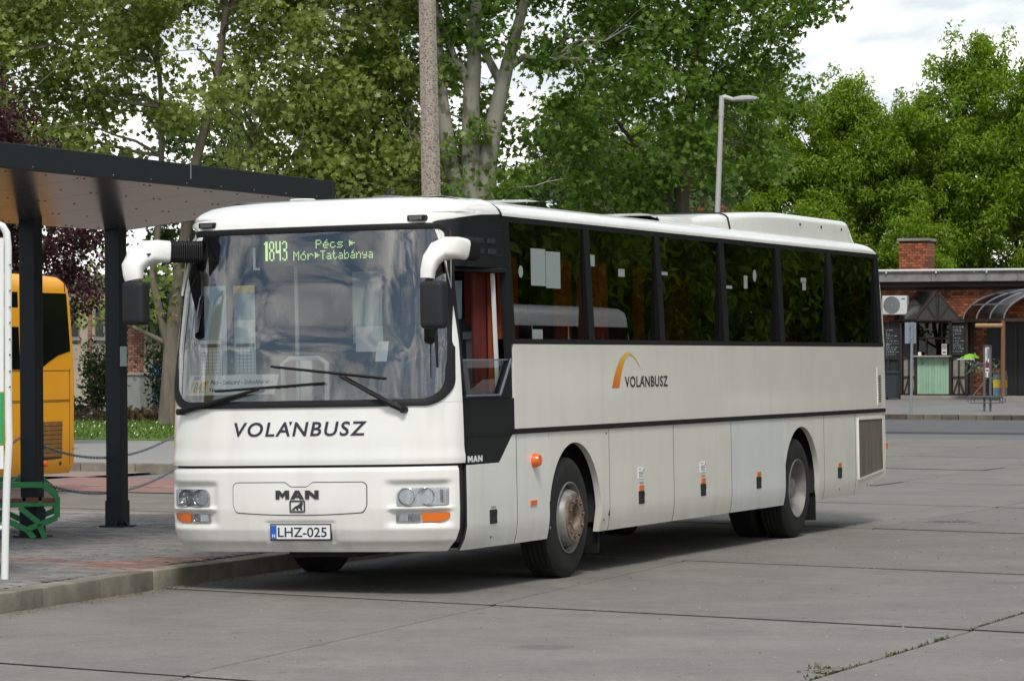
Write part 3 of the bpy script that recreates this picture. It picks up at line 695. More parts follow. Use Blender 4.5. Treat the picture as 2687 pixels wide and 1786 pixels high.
lion = [(-.052,-.032),(-.02,-.032),(-.028,-.024),(-.012,-.016),(-.005,-.032),(.01,-.032),(.006,-.022),(.012,-.014),(.024,-.018),(.028,-.032),(.044,-.032),(.040,-.018),(.042,.006),(.050,.018),(.046,.030),(.034,.034),(.022,.028),(.012,.014),(-.004,.006),(-.022,-.002),(-.038,-.016)]
facepoly([(c0+x, z0+z) for x, z in lion], .0125, .003).build('lion_figure', 'badge', badge)
# number plate
mb = MB(); p = float(F(YC, .52)[0])
mb.box(p-.006, p+.02, YC-.266, YC+.266, .455, .588); plate = bp(mb, 'number_plate', 'ink', smooth=False, bevel=.004)
MB().box(p-.010, p-.004, YC-.258, YC+.258, .468, .577).build('plate_face', 'plate', plate, bevel=.002)
MB().box(p-.0125, p-.0095, YC+.208, YC+.256, .470, .575).build('country_strip', 'blue', plate)
def fl(y0, z0, off): return lambda u, v: (p - off, y0 - u, z0 + v)
lettering('plate_lettering', 'LHZ-025', 'ink', plate, fl(YC+.195, .483, .0115), .078, .425, bold=.012)
lettering('country_letter', 'H', 'whiteprint', plate, fl(YC+.245, .480, .0135), .028, .026, bold=.02)
# big lettering on the nose
def accent_word(name, fn, h, w, mat, parent=None, **kw):
    o = blet(name, 'VOLANBUSZ', mat, fn, h, w, parent, **kw)
    return o
FVO = lambda u, v: tuple(F(YC + .575 - u, 1.278 + v, .004))
volan = accent_word('operator_lettering', FVO, .115, 1.16, 'navy', shear=.17, bold=.018, space=1.18)
def accent(fn, mat, w, h):
    mb = MB(); mb.add([fn(0, h), fn(w, h), fn(w*.30, 0)], [(0, 1, 2)]); bp(mb, 'accent_mark', mat, smooth=False)
accent(lambda u, v: FVO(.488 + u, .083 + v), 'navy', .030, .034)
# flank logo and lettering
SVO = lambda u, v: tuple(S(3.98 + u, 1.607 + v, .0055))
blet('side_lettering', 'VOLANBUSZ', 'ink', SVO, .098, 1.17, bold=.016, space=1.1)
accent(lambda u, v: SVO(.485 + u, .073 + v), 'ink', .034, .028)
m, nt, N, L, b = _mat('arch logo'); MT['arch'] = m
tc = N.new('ShaderNodeTexCoord'); sp = N.new('ShaderNodeSeparateXYZ'); L.new(tc.outputs['Object'], sp.inputs[0])
mr = N.new('ShaderNodeMapRange'); mr.inputs[1].default_value = 1.61; mr.inputs[2].default_value = 1.92; L.new(sp.outputs['Z'], mr.inputs[0])
rp = N.new('ShaderNodeValToRGB'); e = rp.color_ramp.elements; e[0].color = (.72, .15, .02, 1); e[1].color = (.80, .55, .16, 1); k = e.new(.6); k.color = (.76, .33, .02, 1)
L.new(mr.outputs[0], rp.inputs[0]); L.new(rp.outputs[0], b.inputs['Base Color']); b.inputs['Roughness'].default_value = .35
outer = [(3.64, 1.607), (3.70, 1.70), (3.78, 1.79), (3.88, 1.868), (3.99, 1.915), (4.09, 1.925), (4.19, 1.905), (4.28, 1.865), (4.35, 1.82), (4.40, 1.778)]
inner = [(3.83, 1.607), (3.86, 1.68), (3.91, 1.76), (3.98, 1.835), (4.05, 1.882), (4.12, 1.898), (4.20, 1.887), (4.28, 1.853), (4.345, 1.813), (4.397, 1.777)]
G = np.stack([np.array([S(x, z, .0055) for x, z in outer]), np.array([S(x, z, .0055) for x, z in inner])]); mb = MB(); mb.grid(G); bp(mb, 'arch_logo', 'arch', fix=True)
# white maker letters low on the dark panel
mb = MB()
for pl_ in block_letters('MAN', .285, 1.05, .30, .05, .06):
    mb.add([S(x, z, .005) for x, z in pl_], [tuple(range(len(pl_)))])
bp(mb, 'side_maker_lettering', 'whiteprint', smooth=False)
# latches, reflectors, repeater lamp, small prints
def latch(x, z=.615, refl=True, notes=False, txt=True):
    mb = MB(); q = S(x, z); mb.box(x-.075, x+.075, q[1]-.006, q[1]+.02, z-.055, z+.06); o = bp(mb, 'hatch_latch', 'ink', smooth=False, bevel=.006)
    MB().box(x-.068, x+.068, q[1]-.010, q[1]-.004, z+.012, z+.054).build('latch_lid', 'blackplastic', o)
    MB().box(x-.068, x+.068, q[1]-.008, q[1]-.004, z-.05, z-.03).build('latch_rim', 'blackplastic', o)
    if refl:
        mb = MB(); mb.box(x-.06, x+.06, q[1]-.010, q[1]+.01, z+.064, z+.112); bp(mb, 'reflector', 'amber', smooth=False, bevel=.004)
    if notes:
        mb = MB(); q = S(x, .84, .003)
        mb.box(x-.085, x+.075, q[1]-.0015, q[1]+.002, .785, .885); n_ = bp(mb, 'notice_sticker', 'paper', smooth=False)
        mb = MB()
        for k, zz in enumerate((.872, .845, .832, .819, .802)): mb.box(x-.075, x-.075+(.06, .13, .14, .12, .13)[k], q[1]-.003, q[1]-.0015, zz-.0025, zz+.0025)
        mb.prism([(.05, .85), (.075, .85), (.07, .883)], (x, q[1]-.003, 0), (1, 0, 0), (0, 0, 1), (0, .001, 0))
        mb.build('fine_print', 'greyplastic', n_)
    if txt:
        zz = z + (.068 if not refl else .125)
        blet('latch_lettering', 'ZÁRVA', 'ink', lambda u, v: tuple(S(x-.05+u, zz+v, .004)), .022, .105, bold=.01)
latch(.80, .60, False); latch(4.37, .612, True, True); latch(6.13, .614, True, True); latch(7.885, .62, True, txt=False); latch(10.79, .622, True, txt=False)
mb = MB(); q = S(1.69, .675); mb.box(1.62, 1.76, q[1]-.010, q[1]+.01, .655, .697); bp(mb, 'reflector', 'amber', smooth=False, bevel=.004)
mb = MB(); q = S(1.74, 1.025); mb.lathe([(.062, .004), (.060, -.02), (.046, -.055), (.03, -.062), (0, -.064)], (1.72, q[1], 1.025), 'y', 24); bp(mb, 'repeater_lamp', 'amberdome', fix=True)
mb = MB(); q = S(12.76, .86); mb.box(12.775, 12.835, q[1]+.02, q[1]+.08, .83, .895); bp(mb, 'rear_reflector', 'amber', smooth=False, bevel=.004)
mb = MB()
for x, z in ((.79, .44), (3.40, .46), (11.9, .46), (10.80, .45), (2.10, .45), (3.47, 1.21)): q = S(x, z); mb.cyl((x, q[1]+.005, z), (x, q[1]-.004, z), .012, n=8)
bp(mb, 'plug_screw', 'greyplastic')
mb = MB(); q = S(3.52, .50); mb.prism([(-.025, 0), (.025, 0), (.012, .055)], (3.52, q[1]-.003, .49), (1, 0, 0), (0, 0, 1), (0, .001, 0)); bp(mb, 'arrow_mark', 'ink', smooth=False)
# --- wipers
def wiper(pivot, elbow, b0, b1):
    o_ = .045
    P = lambda q, off: F(np.array(q[0]), np.array(q[1]), off)
    mb = MB(); p0, p1 = P(pivot, .03), P(elbow, .055); pm = P(((pivot[0]*.75+elbow[0]*.25), pivot[1]*.75+elbow[1]*.25), .05)
    mb.tube([p0, pm], [.024, .026], 8); mb.tube([pm, p1], [.018, .011], 8); mb.cyl(P(pivot, -.005), P(pivot, .055), .026, n=12)
    arm = bp(mb, 'wiper_arm', 'rubber')
    ys = np.linspace(b0[0], b1[0], 14); zz = np.linspace(b0[1], b1[1], 14)
    MB().tube([F(y, z, .024) for y, z in zip(ys, zz)], .011, 6).build('wiper_blade', 'rubber', arm)
    ys, zz = ys[2:-2], zz[2:-2]; MB().tube([F(y, z, .040 if 2 < i < 7 else .032) for i, (y, z) in enumerate(zip(ys, zz))], .008, 6).build('blade_bow', 'rubber', arm)
wiper((2.36, 1.485), (1.62, 1.655), (2.03, 1.645), (1.06, 1.695)); wiper((.39, 1.475), (.92, 1.75), (1.53, 1.835), (.55, 1.725))
# --- mirrors
def swept(pts, secs, n=16):
    """loft of rounded-rectangle sections (half width a, half height b) along pts"""
    mb = MB(); pts = [Vector(p) for p in pts]; rows = []; ref = Vector((1, 0, 0))
    for i, p in enumerate(pts):
        d = (pts[min(i+1, len(pts)-1)] - pts[max(i-1, 0)]).normalized(); a = (ref - d*ref.dot(d)).normalized(); b_ = d.cross(a)
        ha, hb = secs[i]
        rows.append([tuple(p + a*ha*math.copysign(abs(math.cos(t))**.6, math.cos(t)) + b_*hb*math.copysign(abs(math.sin(t))**.6, math.sin(t))) for t in np.linspace(0, 2*math.pi, n, endpoint=False)])
    k = len(rows); vs_ = [q for r_ in rows for q in r_]; fs = [(i*n+j, i*n+(j+1) % n, (i+1)*n+(j+1) % n, (i+1)*n+j) for i in range(k-1) for j in range(n)]
    fs += [tuple(range(n-1, -1, -1)), tuple((k-1)*n+j for j in range(n))]
    return mb.add(vs_, fs)
def mirror(base, bell, arm, secs, head, hs, lab):
    o = bp(swept(arm, secs), 'mirror_arm', 'paint', fix=True, label=lab, sharp=60)
    mb = MB(); v0, v1 = Vector(base), Vector(bell); k = 15
    for i in range(k):
        q0, q1 = v0.lerp(v1, i/k), v0.lerp(v1, (i+.7)/k); mb.add(*(lambda t: (t.v, t.f))(swept([q0, q1], [(.075, .092 - .004*(i % 2))]*2)))
    mb.build('bellows', 'rubber', o, fix=True)
    mb = MB(); x, y, z = head; mb.box(x-hs[0], x+hs[0], y-hs[1], y+hs[1], z-hs[2], z+hs[2])
    h = mb.build('mirror_head', 'blackplastic', o, bevel=.045, smooth=True, segs=4, sharp=60)
    MB().box(x+hs[0]-.004, x+hs[0]+.004, y-hs[1]+.03, y+hs[1]-.03, z-hs[2]+.03, z+hs[2]-.03).build('mirror_glass', 'chrome', h)
    return o
mirror((.28, -.075, 2.725), (.10, -.06, 2.725), [(.11, -.06, 2.725), (.0, -.045, 2.728), (-.10, -.01, 2.722), (-.18, .03, 2.695), (-.235, .062, 2.63), (-.26, .078, 2.55), (-.265, .08, 2.49)],
       [(.072, .088), (.072, .088), (.07, .088), (.066, .080), (.06, .066), (.055, .056), (.052, .052)], (-.27, .028, 2.285), (.075, .098, .185), 'driver side white mirror arm')
lm = mirror((.22, 2.28, 2.775), (.06, 2.49, 2.78), [(.06, 2.485, 2.78), (.0, 2.56, 2.785), (-.07, 2.615, 2.772), (-.14, 2.66, 2.725), (-.19, 2.685, 2.655), (-.205, 2.675, 2.59), (-.205, 2.668, 2.55)],
       [(.072, .088), (.074, .092), (.076, .098), (.072, .100), (.066, .090), (.060, .080), (.055, .072)], (-.205, 2.655, 2.365), (.075, .098, .175), 'kerb side white mirror arm')
mb = MB(); mb.tube([(-.085, 2.545, 2.775), (-.135, 2.575, 2.745), (-.175, 2.605, 2.70), (-.215, 2.625, 2.645)], [.006, .022, .024, .006], 8); mb.build('arm_recess', 'rubber', lm, smooth=True)
MB().tube([(-.30, .0, 2.11), (-.30, .0, 1.97), (-.29, .0, 1.80)], [.012, .014, .010], 8).build('mirror_stay', 'rubber', None, smooth=True)
_o = bpy.data.objects['mirror_stay']; _o.parent = bus; _o.rotation_euler = (-BETA, 0, 0)
# --- wheels (upright, on the ground)
def make_tyre(parent, w=.29, ro=.515):
    h = w/2
    prof = [(.302, -h+.02), (.31, -h), (.36, -h-.004), (.42, -h-.006), (.465, -h+.004), (.497, -h+.022), (.511, -h+.038)]
    tread = []
    for k in range(5):
        c = (-h+.055) + k*(w-.11)/4
        tread += [(ro, c-.022), (ro, c+.016), (ro-.014, c+.019), (ro-.014, c+.026)]
    prof2 = [(r_, -y) for r_, y in prof[::-1]]
    return MB().lathe(prof + tread + prof2, n=72).build('tyre', 'tyre', parent, smooth=True, fix=True, sharp=45)
def wheel(name, x, y, out, kind):
    w = thing(name, None, None); w.parent = bus; w.location = (x, y, .513)
    e = w; make_tyre(w); s = -1 if out < 0 else 1; f = .145*s
    q = lambda r_, d: (r_, f + d*s)
    if kind == 'front':
        rim = MB().lathe([q(.304, -.012), q(.304, .006), q(.294, .008), q(.288, -.006), q(.272, -.05), q(.262, -.075), q(.256, -.07), q(.243, -.02), q(.225, .03), q(.213, .046), q(.207, .047)], n=64).build('rim', 'rimfront', w, smooth=True, fix=True, sharp=50)
        face = MB().lathe([q(.207, .040), q(.205, .058), q(.196, .061), q(.118, .061), q(.110, .055), q(.106, .02)], n=64).build('hub_face', 'rustface', w, smooth=True, fix=True, sharp=40)
        MB().lathe([q(.107, .06), q(.092, .03), q(.085, .012), q(.05, .006), q(.0, .004)], n=40).build('hub_cap', 'rustface', w, smooth=True, fix=True)
        mb = MB(); mh = MB()
        for k in range(10):
            a = 2*math.pi*(k+.3)/10; cx, cz = .158*math.cos(a), .158*math.sin(a)
            mh.cyl((cx, f+.0615*s, cz), (cx, f+.0625*s, cz), .021, n=12); mb.cyl((cx, f+.058*s, cz), (cx, f+.078*s, cz), .0145, n=6)
            if k % 1 == 0:
                a2 = a + .3; vx, vz = .252*math.cos(a2), .252*math.sin(a2)
                d = Vector((math.cos(a2), 0, math.sin(a2))); p0 = Vector((vx, f-.046*s, vz)); mh.add(*(lambda t: (t.v, t.f))(MB().cyl(p0 - Vector((0, .004*s, 0)), p0 + d*.002 + Vector((0, .006*s, 0)), .026, n=12)))
        mh.build('wheel_hole', 'ink', w); mb.build('wheel_nut', 'rustface', w)
        MB().lathe([q(.0, .02), q(.03, .018), q(.032, .006)], n=10).build('hub_bolt_ring', 'rustface', w, fix=True)
    else:
        MB().lathe([q(.304, -.012), q(.304, .006), q(.294, .008), q(.288, -.006), q(.268, -.07), q(.262, -.12), q(.235, -.165), q(.20, -.178), q(.125, -.178), q(.118, -.16), q(.112, -.08), q(.10, -.05), q(.0, -.045)], n=64).build('rim', 'rimrear', w, smooth=True, fix=True, sharp=50)
        mb = MB()
        for k in range(10):
            a = 2*math.pi*k/10; cx, cz = .165*math.cos(a), .165*math.sin(a); mb.cyl((cx, f-.178*s, cz), (cx, f-.15*s, cz), .016, n=6)
        mb.build('wheel_nut', 'rimrear', w)
    return w
wheel('front_wheel', AX1, .04+.145, -1, 'front'); wheel('front_wheel', AX1, 2.50-.145, 1, 'front')
wheel('rear_wheel', AX2, .05+.145, -1, 'rear'); wheel('rear_wheel', AX2, 2.49-.145, 1, 'rear')
for y in (.53, 2.01):
    w = thing('inner_rear_wheel', None, None); w.parent = bus; w.location = (AX2, y, .513); make_tyre(w)
# underbody, wheel housings, mud flaps
mb = MB()
for a, b in ((.35, 1.93), (3.36, 8.65), (10.02, 11.4)): mb.box(a, b, .06, 2.50, .44, 1.19)
mb.box(.42, 12.6, .10, 2.46, 1.19, 1.235); mb.box(11.4, 12.5, .08, 2.48, .62, 1.19); mb.box(1.93, 3.36, .62, 1.94, .60, 1.19); mb.box(8.65, 10.02, .75, 1.81, .60, 1.19)
mb.box(.36, 1.0, 1.0, 1.6, .30, .44); mb.box(1.0, 1.5, .35, .8, .34, .44)
bp(mb, 'underbody', 'inside', smooth=False)
MB().bar((AX1, .3, .5), (AX1, 2.2, .5), .14, .14).build('axle', 'inside', bus); MB().bar((AX2, .3, .5), (AX2, 2.2, .5), .2, .2).build('axle', 'inside', bus)
for x, z0 in ((3.40, .17), (10.05, .15)):
    for y0 in (.06, 2.05):
        mb = MB(); mb.box(x, x+.018, y0, y0+.45, z0, .56); bp(mb, 'mud_flap', 'rubber', smooth=False, bevel=.006)
# --- inside the coach
mb = MB(); mb.box(1.3, 12.6, .12, 2.44, 2.98, 3.01); mb.box(.55, 1.3, .15, 2.40, 2.90, 2.93)
mb.box(1.3, 12.5, .12, .40, 2.72, 2.98); mb.box(1.3, 12.5, 2.16, 2.44, 2.72, 2.98); bp(mb, 'ceiling', 'charcoal', smooth=False)
mb = MB(); mb.box(12.55, 12.6, .15, 2.41, 1.2, 3.0); bp(mb, 'rear_bulkhead', 'inside', smooth=False)
mb = MB(); mb.box(.18, .62, .28, 2.28, 1.25, 1.55); mb.box(.30, .85, .30, 1.15, 1.50, 1.60); mb.tube([(.34, .3, 1.58), (.30, .5, 1.66), (.30, .9, 1.66), (.36, 1.1, 1.58)], .05, 8)
bp(mb, 'dashboard', 'charcoal', smooth=False)
mb = MB(); mb.lathe([(.21, -.012), (.225, 0), (.21, .012), (.195, 0)], (0, 0, 0), 'z', 28, True); mb.bar((-.2, 0, 0), (.2, 0, 0), .04, .02); mb.bar((0, 0, 0), (0, 0, -.3), .05, .05)
o = bp(mb, 'steering_wheel', 'charcoal'); o.location = (.80, .62, 1.78); o.rotation_euler = (0, -.6, 0)
def seatback(x, y, w=.44, z0=1.24, top=2.28, name='passenger_seat', mat='seat'):
    mb = MB(); mb.prism([(-.04, z0), (-.04, z0+.42), (-.44, z0+.44), (-.46, z0+.32), (-.1, z0+.3), (-.1, z0)][::-1], (x, y-w/2, 0), (1, 0, 0), (0, 0, 1), (0, w, 0))
    mb2 = swept([(x, y, z0+.40), (x+.05, y, z0+.7), (x+.10, y, top-.12), (x+.115, y, top)], [(.06, w/2), (.06, w/2), (.055, w/2*.95), (.03, w/2*.72)]); mb.add(mb2.v, mb2.f)
    return bp(mb, name, mat, fix=True)
seatback(1.22, .58, .52, 1.12, 2.20, 'driver_seat', 'inside'); seatback(1.62, 1.06, .46, 1.2, 2.26); seatback(1.62, .58, .46, 1.2, 2.26)
mb = MB(); mb.bar((1.16, .33, 2.05), (1.12, .30, 1.55), .05, .012); mb.box(1.10, 1.16, .28, .36, 2.03, 2.09); bp(mb, 'seat_belt', 'greyplastic', smooth=False)
for i in range(12):
    for y in (.42, .90, 1.72, 2.18):
        if i == 0 and y > 1.5: continue
        seatback(2.15 + i*.86, y, top=2.32)
mb = MB(); mb.box(1.50, 1.56, .45, 1.28, 1.24, 2.16); bp(mb, 'driver_partition', 'seat', smooth=False, bevel=.03)
def curtain(x0, x1, y, z0=2.03, z1=2.93, m='curtain'):
    mb = MB(); G = np.zeros((4, 40, 3))
    for i, z in enumerate(np.linspace(z0, z1, 4)):
        for j, x in enumerate(np.linspace(x0, x1, 40)): G[i, j] = (x, y + .022*math.sin(j*1.35+i*.2), z)
    mb.grid(G); bp(mb, 'curtain', m)
curtain(1.18, 1.25, .15, 1.6, 2.86, 'curtain_mid'); curtain(.95, 1.18, .20, 1.6, 2.86, 'curtain_dark'); curtain(1.40, 1.84, .17); curtain(2.72, 3.10, .17)
curtain(3.28, 4.05, .17); curtain(5.45, 6.35, .17, m='curtain_dark'); curtain(4.75, 4.98, .17); curtain(7.1, 7.4, .17, m='curtain_dark'); curtain(9.3, 9.7, .17, m='curtain_dark'); curtain(12.0, 12.3, .17, m='curtain_dark')
mb = MB(); mb.box(1.30, 1.33, .14, .42, 1.6, 2.9); bp(mb, 'rear_driver_screen', 'curtain_dark', smooth=False)
# papers, display and rails behind the windscreen
def paper(y0, y1, z0, z1, x, name='paper_sheet', mat='paper', lean=0.0):
    mb = MB(); mb.add([(x, y1, z0), (x, y0, z0), (x+lean, y0, z1), (x+lean, y1, z1)], [(0, 1, 2, 3)]); return bp(mb, name, mat, smooth=False)
paper(2.10, 2.30, 1.76, 2.50, .30, mat='paperdim'); tt = paper(1.90, 2.09, 1.76, 2.22, .42); paper(1.90, 2.09, 2.22, 2.44, .42, mat='paperdim'); paper(1.90, 2.09, 2.44, 2.50, .42, mat='yellowlabel')
t2 = paper(2.14, 2.34, 1.74, 2.06, .28)
for tab, y0, y1, x in ((tt, 1.91, 2.08, .417), (t2, 2.15, 2.33, .277)):
    mb = MB()
    for k in range(9): mb.box(x, x+.001, y0, y1, 1.79+k*.028, 1.7925+k*.028)
    for k in range(6): mb.box(x, x+.001, y0+(y1-y0)*k/5.0-.001, y0+(y1-y0)*k/5.0+.001, 1.79, 2.02)
    mb.box(x, x+.001, y0, y1, 2.0, 2.03); mb.build('table_lines', 'greyplastic', tab)
paper(1.23, 1.50, 2.02, 2.62, 1.46, mat='paperdim'); paper(1.20, 1.45, 1.95, 2.16, 1.40); paper(.50, .80, 2.15, 2.52, 1.42, mat='paperdim', lean=.03); paper(.74, .84, 1.86, 2.02, .42, lean=.05)
paper(1.82, 1.88, 2.62, 2.80, .36)
RL = .10/.16
rs = paper(1.60, 2.40, 1.615, 1.775, .130, 'route_board', 'boardwhite', .10)
rx_ = lambda z, o: .130 + (z-1.615)*RL - o
lay = lambda y0, z0: (lambda u, v: (rx_(z0+v, .003), y0 - u, z0 + v))
MB().quad(*[(rx_(z, .0015), y, z) for y, z in ((2.375, 1.625), (2.225, 1.625), (2.225, 1.735), (2.375, 1.735))]).build('route_number_label', 'yellowlabel', rs)
lettering('route_number', '1843', 'ink', rs, lambda u, v: (rx_(1.635 + v, .003), 2.36 - u, 1.635 + v), .085, .125, bold=.01)
lettering('route_towns', 'Pécs – Szekszárd – Székesfehérvár –', 'ink', rs, lay(2.195, 1.70), .034, .56, bold=.01)
lettering('route_end_town', 'Tatabánya', 'ink', rs, lay(2.195, 1.635), .034, .17, bold=.03)
MB().quad(*[(rx_(z, .003), y, z) for y, z in ((2.36, 1.738), (2.30, 1.738), (2.30, 1.768), (2.36, 1.768))]).build('small_bus_sticker', 'blue', rs)
mb = MB(); mb.tube([(.55, 1.72, 1.55), (.55, 1.72, 1.86), (.56, 1.66, 1.90), (.60, 1.42, 1.90), (.62, 1.36, 1.86), (.62, 1.36, 1.55)], .022, 8); mb.bar((.58, 1.52, 1.55), (.58, 1.52, 1.88), .10, .03); mb.tube([(1.0, 1.80, 1.2), (1.0, 1.80, 2.7)], .018, 8); bp(mb, 'grab_rail', 'whitesteel')
# dot display
GL = {'P':['####.','#...#','#...#','####.','#....','#....','#....'], 'é':['...#.','..#..','.###.','#...#','#####','#....','.###.'], 'c':['.....','.....','.###.','#....','#....','#...#','.###.'],
 's':['.....','.....','.####','#....','.###.','....#','####.'], '>':['.....','#....','###..','#####','###..','#....','.....'], 'M':['#...#','##.##','#.#.#','#.#.#','#...#','#...#','#...#'],
 'ó':['...#.','..#..','.###.','#...#','#...#','#...#','.###.'], 'r':['.....','.....','#.##.','##..#','#....','#....','#....'], 'T':['#####','..#..','..#..','..#..','..#..','..#..','..#..'],
 'a':['.....','.....','.###.','....#','.####','#...#','.####'], 't':['.#...','.#...','###..','.#...','.#...','.#..#','..##.'], 'b':['#....','#....','#.##.','##..#','#...#','#...#','####.'],
 'á':['...#.','..#..','.###.','....#','.####','#...#','.####'], 'n':['.....','.....','#.##.','##..#','#...#','#...#','#...#'], 'y':['.....','.....','#...#','#...#','.####','....#','.###.'], ' ':['...']*7,
 '1':['.##','###','.##','.##','.##','.##','.##','.##','.##','.##','.##','.##','.##'], '8':['.##.','#..#','#..#','#..#','#..#','.##.','.##.','#..#','#..#','#..#','#..#','#..#','.##.'],
 '4':['#..#','#..#','#..#','#..#','#..#','#..#','####','####','...#','...#','...#','...#','...#'], '3':['.##.','#..#','...#','...#','...#','.##.','.##.','...#','...#','...#','...#','#..#','.##.']}
mb = MB(); pitch = .0105; DX = .34
def dots(word, y0, ztop, sx=1.0, sz=1.0, bold=False):
    y = y0
    for ch in word:
        g = GL[ch]
        for i, row in enumerate(g):
            for j, c in enumerate(row):
                if c == '#':
                    yy = y - j*pitch*sx; zz = ztop - i*pitch*sz; d = pitch*.40*(1.2 if bold else 1)
                    mb.quad((DX, yy+d*sx, zz-d*sz), (DX, yy-d*sx, zz-d*sz), (DX, yy-d*sx, zz+d*sz), (DX, yy+d*sx, zz+d*sz))
        y -= (len(g[0])+1)*pitch*sx
dots('1843', 1.765, 2.84, 1.1, 1.15, True); dots('Pécs >', 1.305, 2.842, 1.0, .95); dots('Mór', 1.505, 2.755); dots('>', 1.315, 2.755, .8, 1); dots('Tatabánya', 1.265, 2.755, .83)
disp = MB().box(.345, .40, .70, 1.85, 2.64, 2.88); disp = bp(disp, 'route_display', 'inside', smooth=False)
o = mb.build('display_dots', 'led', disp); o['kind'] = 'stuff'
# ------------------------------------------------------------------ ground, slabs, platform
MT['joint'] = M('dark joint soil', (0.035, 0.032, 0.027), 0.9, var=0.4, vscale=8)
MT['concrete'] = M('worn concrete', (0.186, 0.175, 0.157), 0.8, var=0.16, vscale=0.9, bump=0.35, bscale=55, rand=0.05, stain=(0.138, 0.129, 0.115), stain_scale=1.1, stain_lo=0.44, stain_hi=0.70, stain_amt=0.65)
def add_speckle(m, scale, amt):
    nt = m.node_tree; N, L = nt.nodes, nt.links; b = N['Principled BSDF']; src = b.inputs['Base Color'].links[0].from_socket
    tc = N.new('ShaderNodeTexCoord'); n = N.new('ShaderNodeTexNoise'); n.inputs['Scale'].default_value = scale; n.inputs['Detail'].default_value = 3; n.inputs['Roughness'].default_value = .8
    L.new(tc.outputs['Object'], n.inputs['Vector']); mr = N.new('ShaderNodeMapRange'); mr.inputs[1].default_value = .25; mr.inputs[2].default_value = .75; mr.inputs[3].default_value = 1-amt; mr.inputs[4].default_value = 1+amt
    L.new(n.outputs['Fac'], mr.inputs[0]); sc = N.new('ShaderNodeVectorMath'); sc.operation = 'SCALE'; L.new(src, sc.inputs[0]); L.new(mr.outputs[0], sc.inputs['Scale']); L.new(sc.outputs[0], b.inputs['Base Color'])
add_speckle(MT['concrete'], 60, .30); add_speckle(MT['concrete'], 7, .12)
def add_drips(m, scale, size, dark):
    """round oil drips of different sizes scattered over the slabs"""
    nt = m.node_tree; N, L = nt.nodes, nt.links; b = N['Principled BSDF']; src = b.inputs['Base Color'].links[0].from_socket
    tc = N.new('ShaderNodeTexCoord'); v = N.new('ShaderNodeTexVoronoi'); v.inputs['Scale'].default_value = scale; L.new(tc.outputs['Object'], v.inputs['Vector'])
    sp = N.new('ShaderNodeSeparateColor'); L.new(v.outputs['Color'], sp.inputs[0]); mu = N.new('ShaderNodeMath'); mu.operation = 'MULTIPLY'; mu.inputs[1].default_value = size; L.new(sp.outputs[0], mu.inputs[0])
    sb = N.new('ShaderNodeMath'); sb.operation = 'SUBTRACT'; L.new(mu.outputs[0], sb.inputs[0]); L.new(v.outputs['Distance'], sb.inputs[1])
    mr = N.new('ShaderNodeMapRange'); mr.inputs[1].default_value = 0; mr.inputs[2].default_value = size*.35; mr.inputs[3].default_value = 1; mr.inputs[4].default_value = dark; L.new(sb.outputs[0], mr.inputs[0])
    sc = N.new('ShaderNodeVectorMath'); sc.operation = 'SCALE'; L.new(src, sc.inputs[0]); L.new(mr.outputs[0], sc.inputs['Scale']); L.new(sc.outputs[0], b.inputs['Base Color'])
add_drips(MT['concrete'], 1.7, .10, .66); add_drips(MT['concrete'], .55, .16, .80)
MT['asphalt'] = M('pale worn asphalt', (0.15, 0.15, 0.152), 0.85, var=0.15, vscale=0.25, bump=0.2, bscale=30)
MT['asphaltdark'] = M('asphalt road', (0.105, 0.107, 0.112), 0.85, var=0.12, vscale=0.3, bump=0.2, bscale=30)
MT['paver'] = M('grey paving block', (0.215, 0.205, 0.195), 0.85, var=0.12, vscale=0.7, island=0.16, bump=0.2, bscale=60, stain=(0.13, 0.125, 0.115), stain_scale=1.2, stain_lo=.5, stain_hi=.75, stain_amt=.5)
MT['paverred'] = M('red paving block', (0.26, 0.165, 0.14), 0.85, island=0.2, var=0.15, vscale=2)
MT['kerb'] = M('kerb concrete', (0.255, 0.23, 0.185), 0.85, var=0.35, vscale=3, bump=0.5, bscale=40, rand=0.12, stain=(0.10, 0.09, 0.07), stain_scale=2.5, stain_lo=.45, stain_hi=.7, stain_amt=.7)
g = MB(); g.box(-900, 1200, -900, 1200, -1.0, -.05); g = g.build('ground', 'asphalt'); tag(g, kind='structure')
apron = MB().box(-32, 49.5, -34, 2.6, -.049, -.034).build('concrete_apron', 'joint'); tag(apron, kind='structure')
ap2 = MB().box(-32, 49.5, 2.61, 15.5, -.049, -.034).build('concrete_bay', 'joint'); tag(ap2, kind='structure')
def PL(x): return float(np.interp(x, [-32, -6, 6.3, 13, 60], [-2.8, -.91, -.02, -.25, -.2]))
XK = [-30, -24, -18, -12.2, -6.2, -.38, 5.28, 11.45, 17.0, 23.8, 30.6, 37, 43, 49]
def KY(x): return 2.66 + (.06*x if x < 0 else 0.012*x)
rows_y = [lambda x: KY(x)+.05, PL, lambda x: -4.45, lambda x: -8.25, lambda x: -12.05, lambda x: -15.9, lambda x: -19.8, lambda x: -23.8, lambda x: -28]
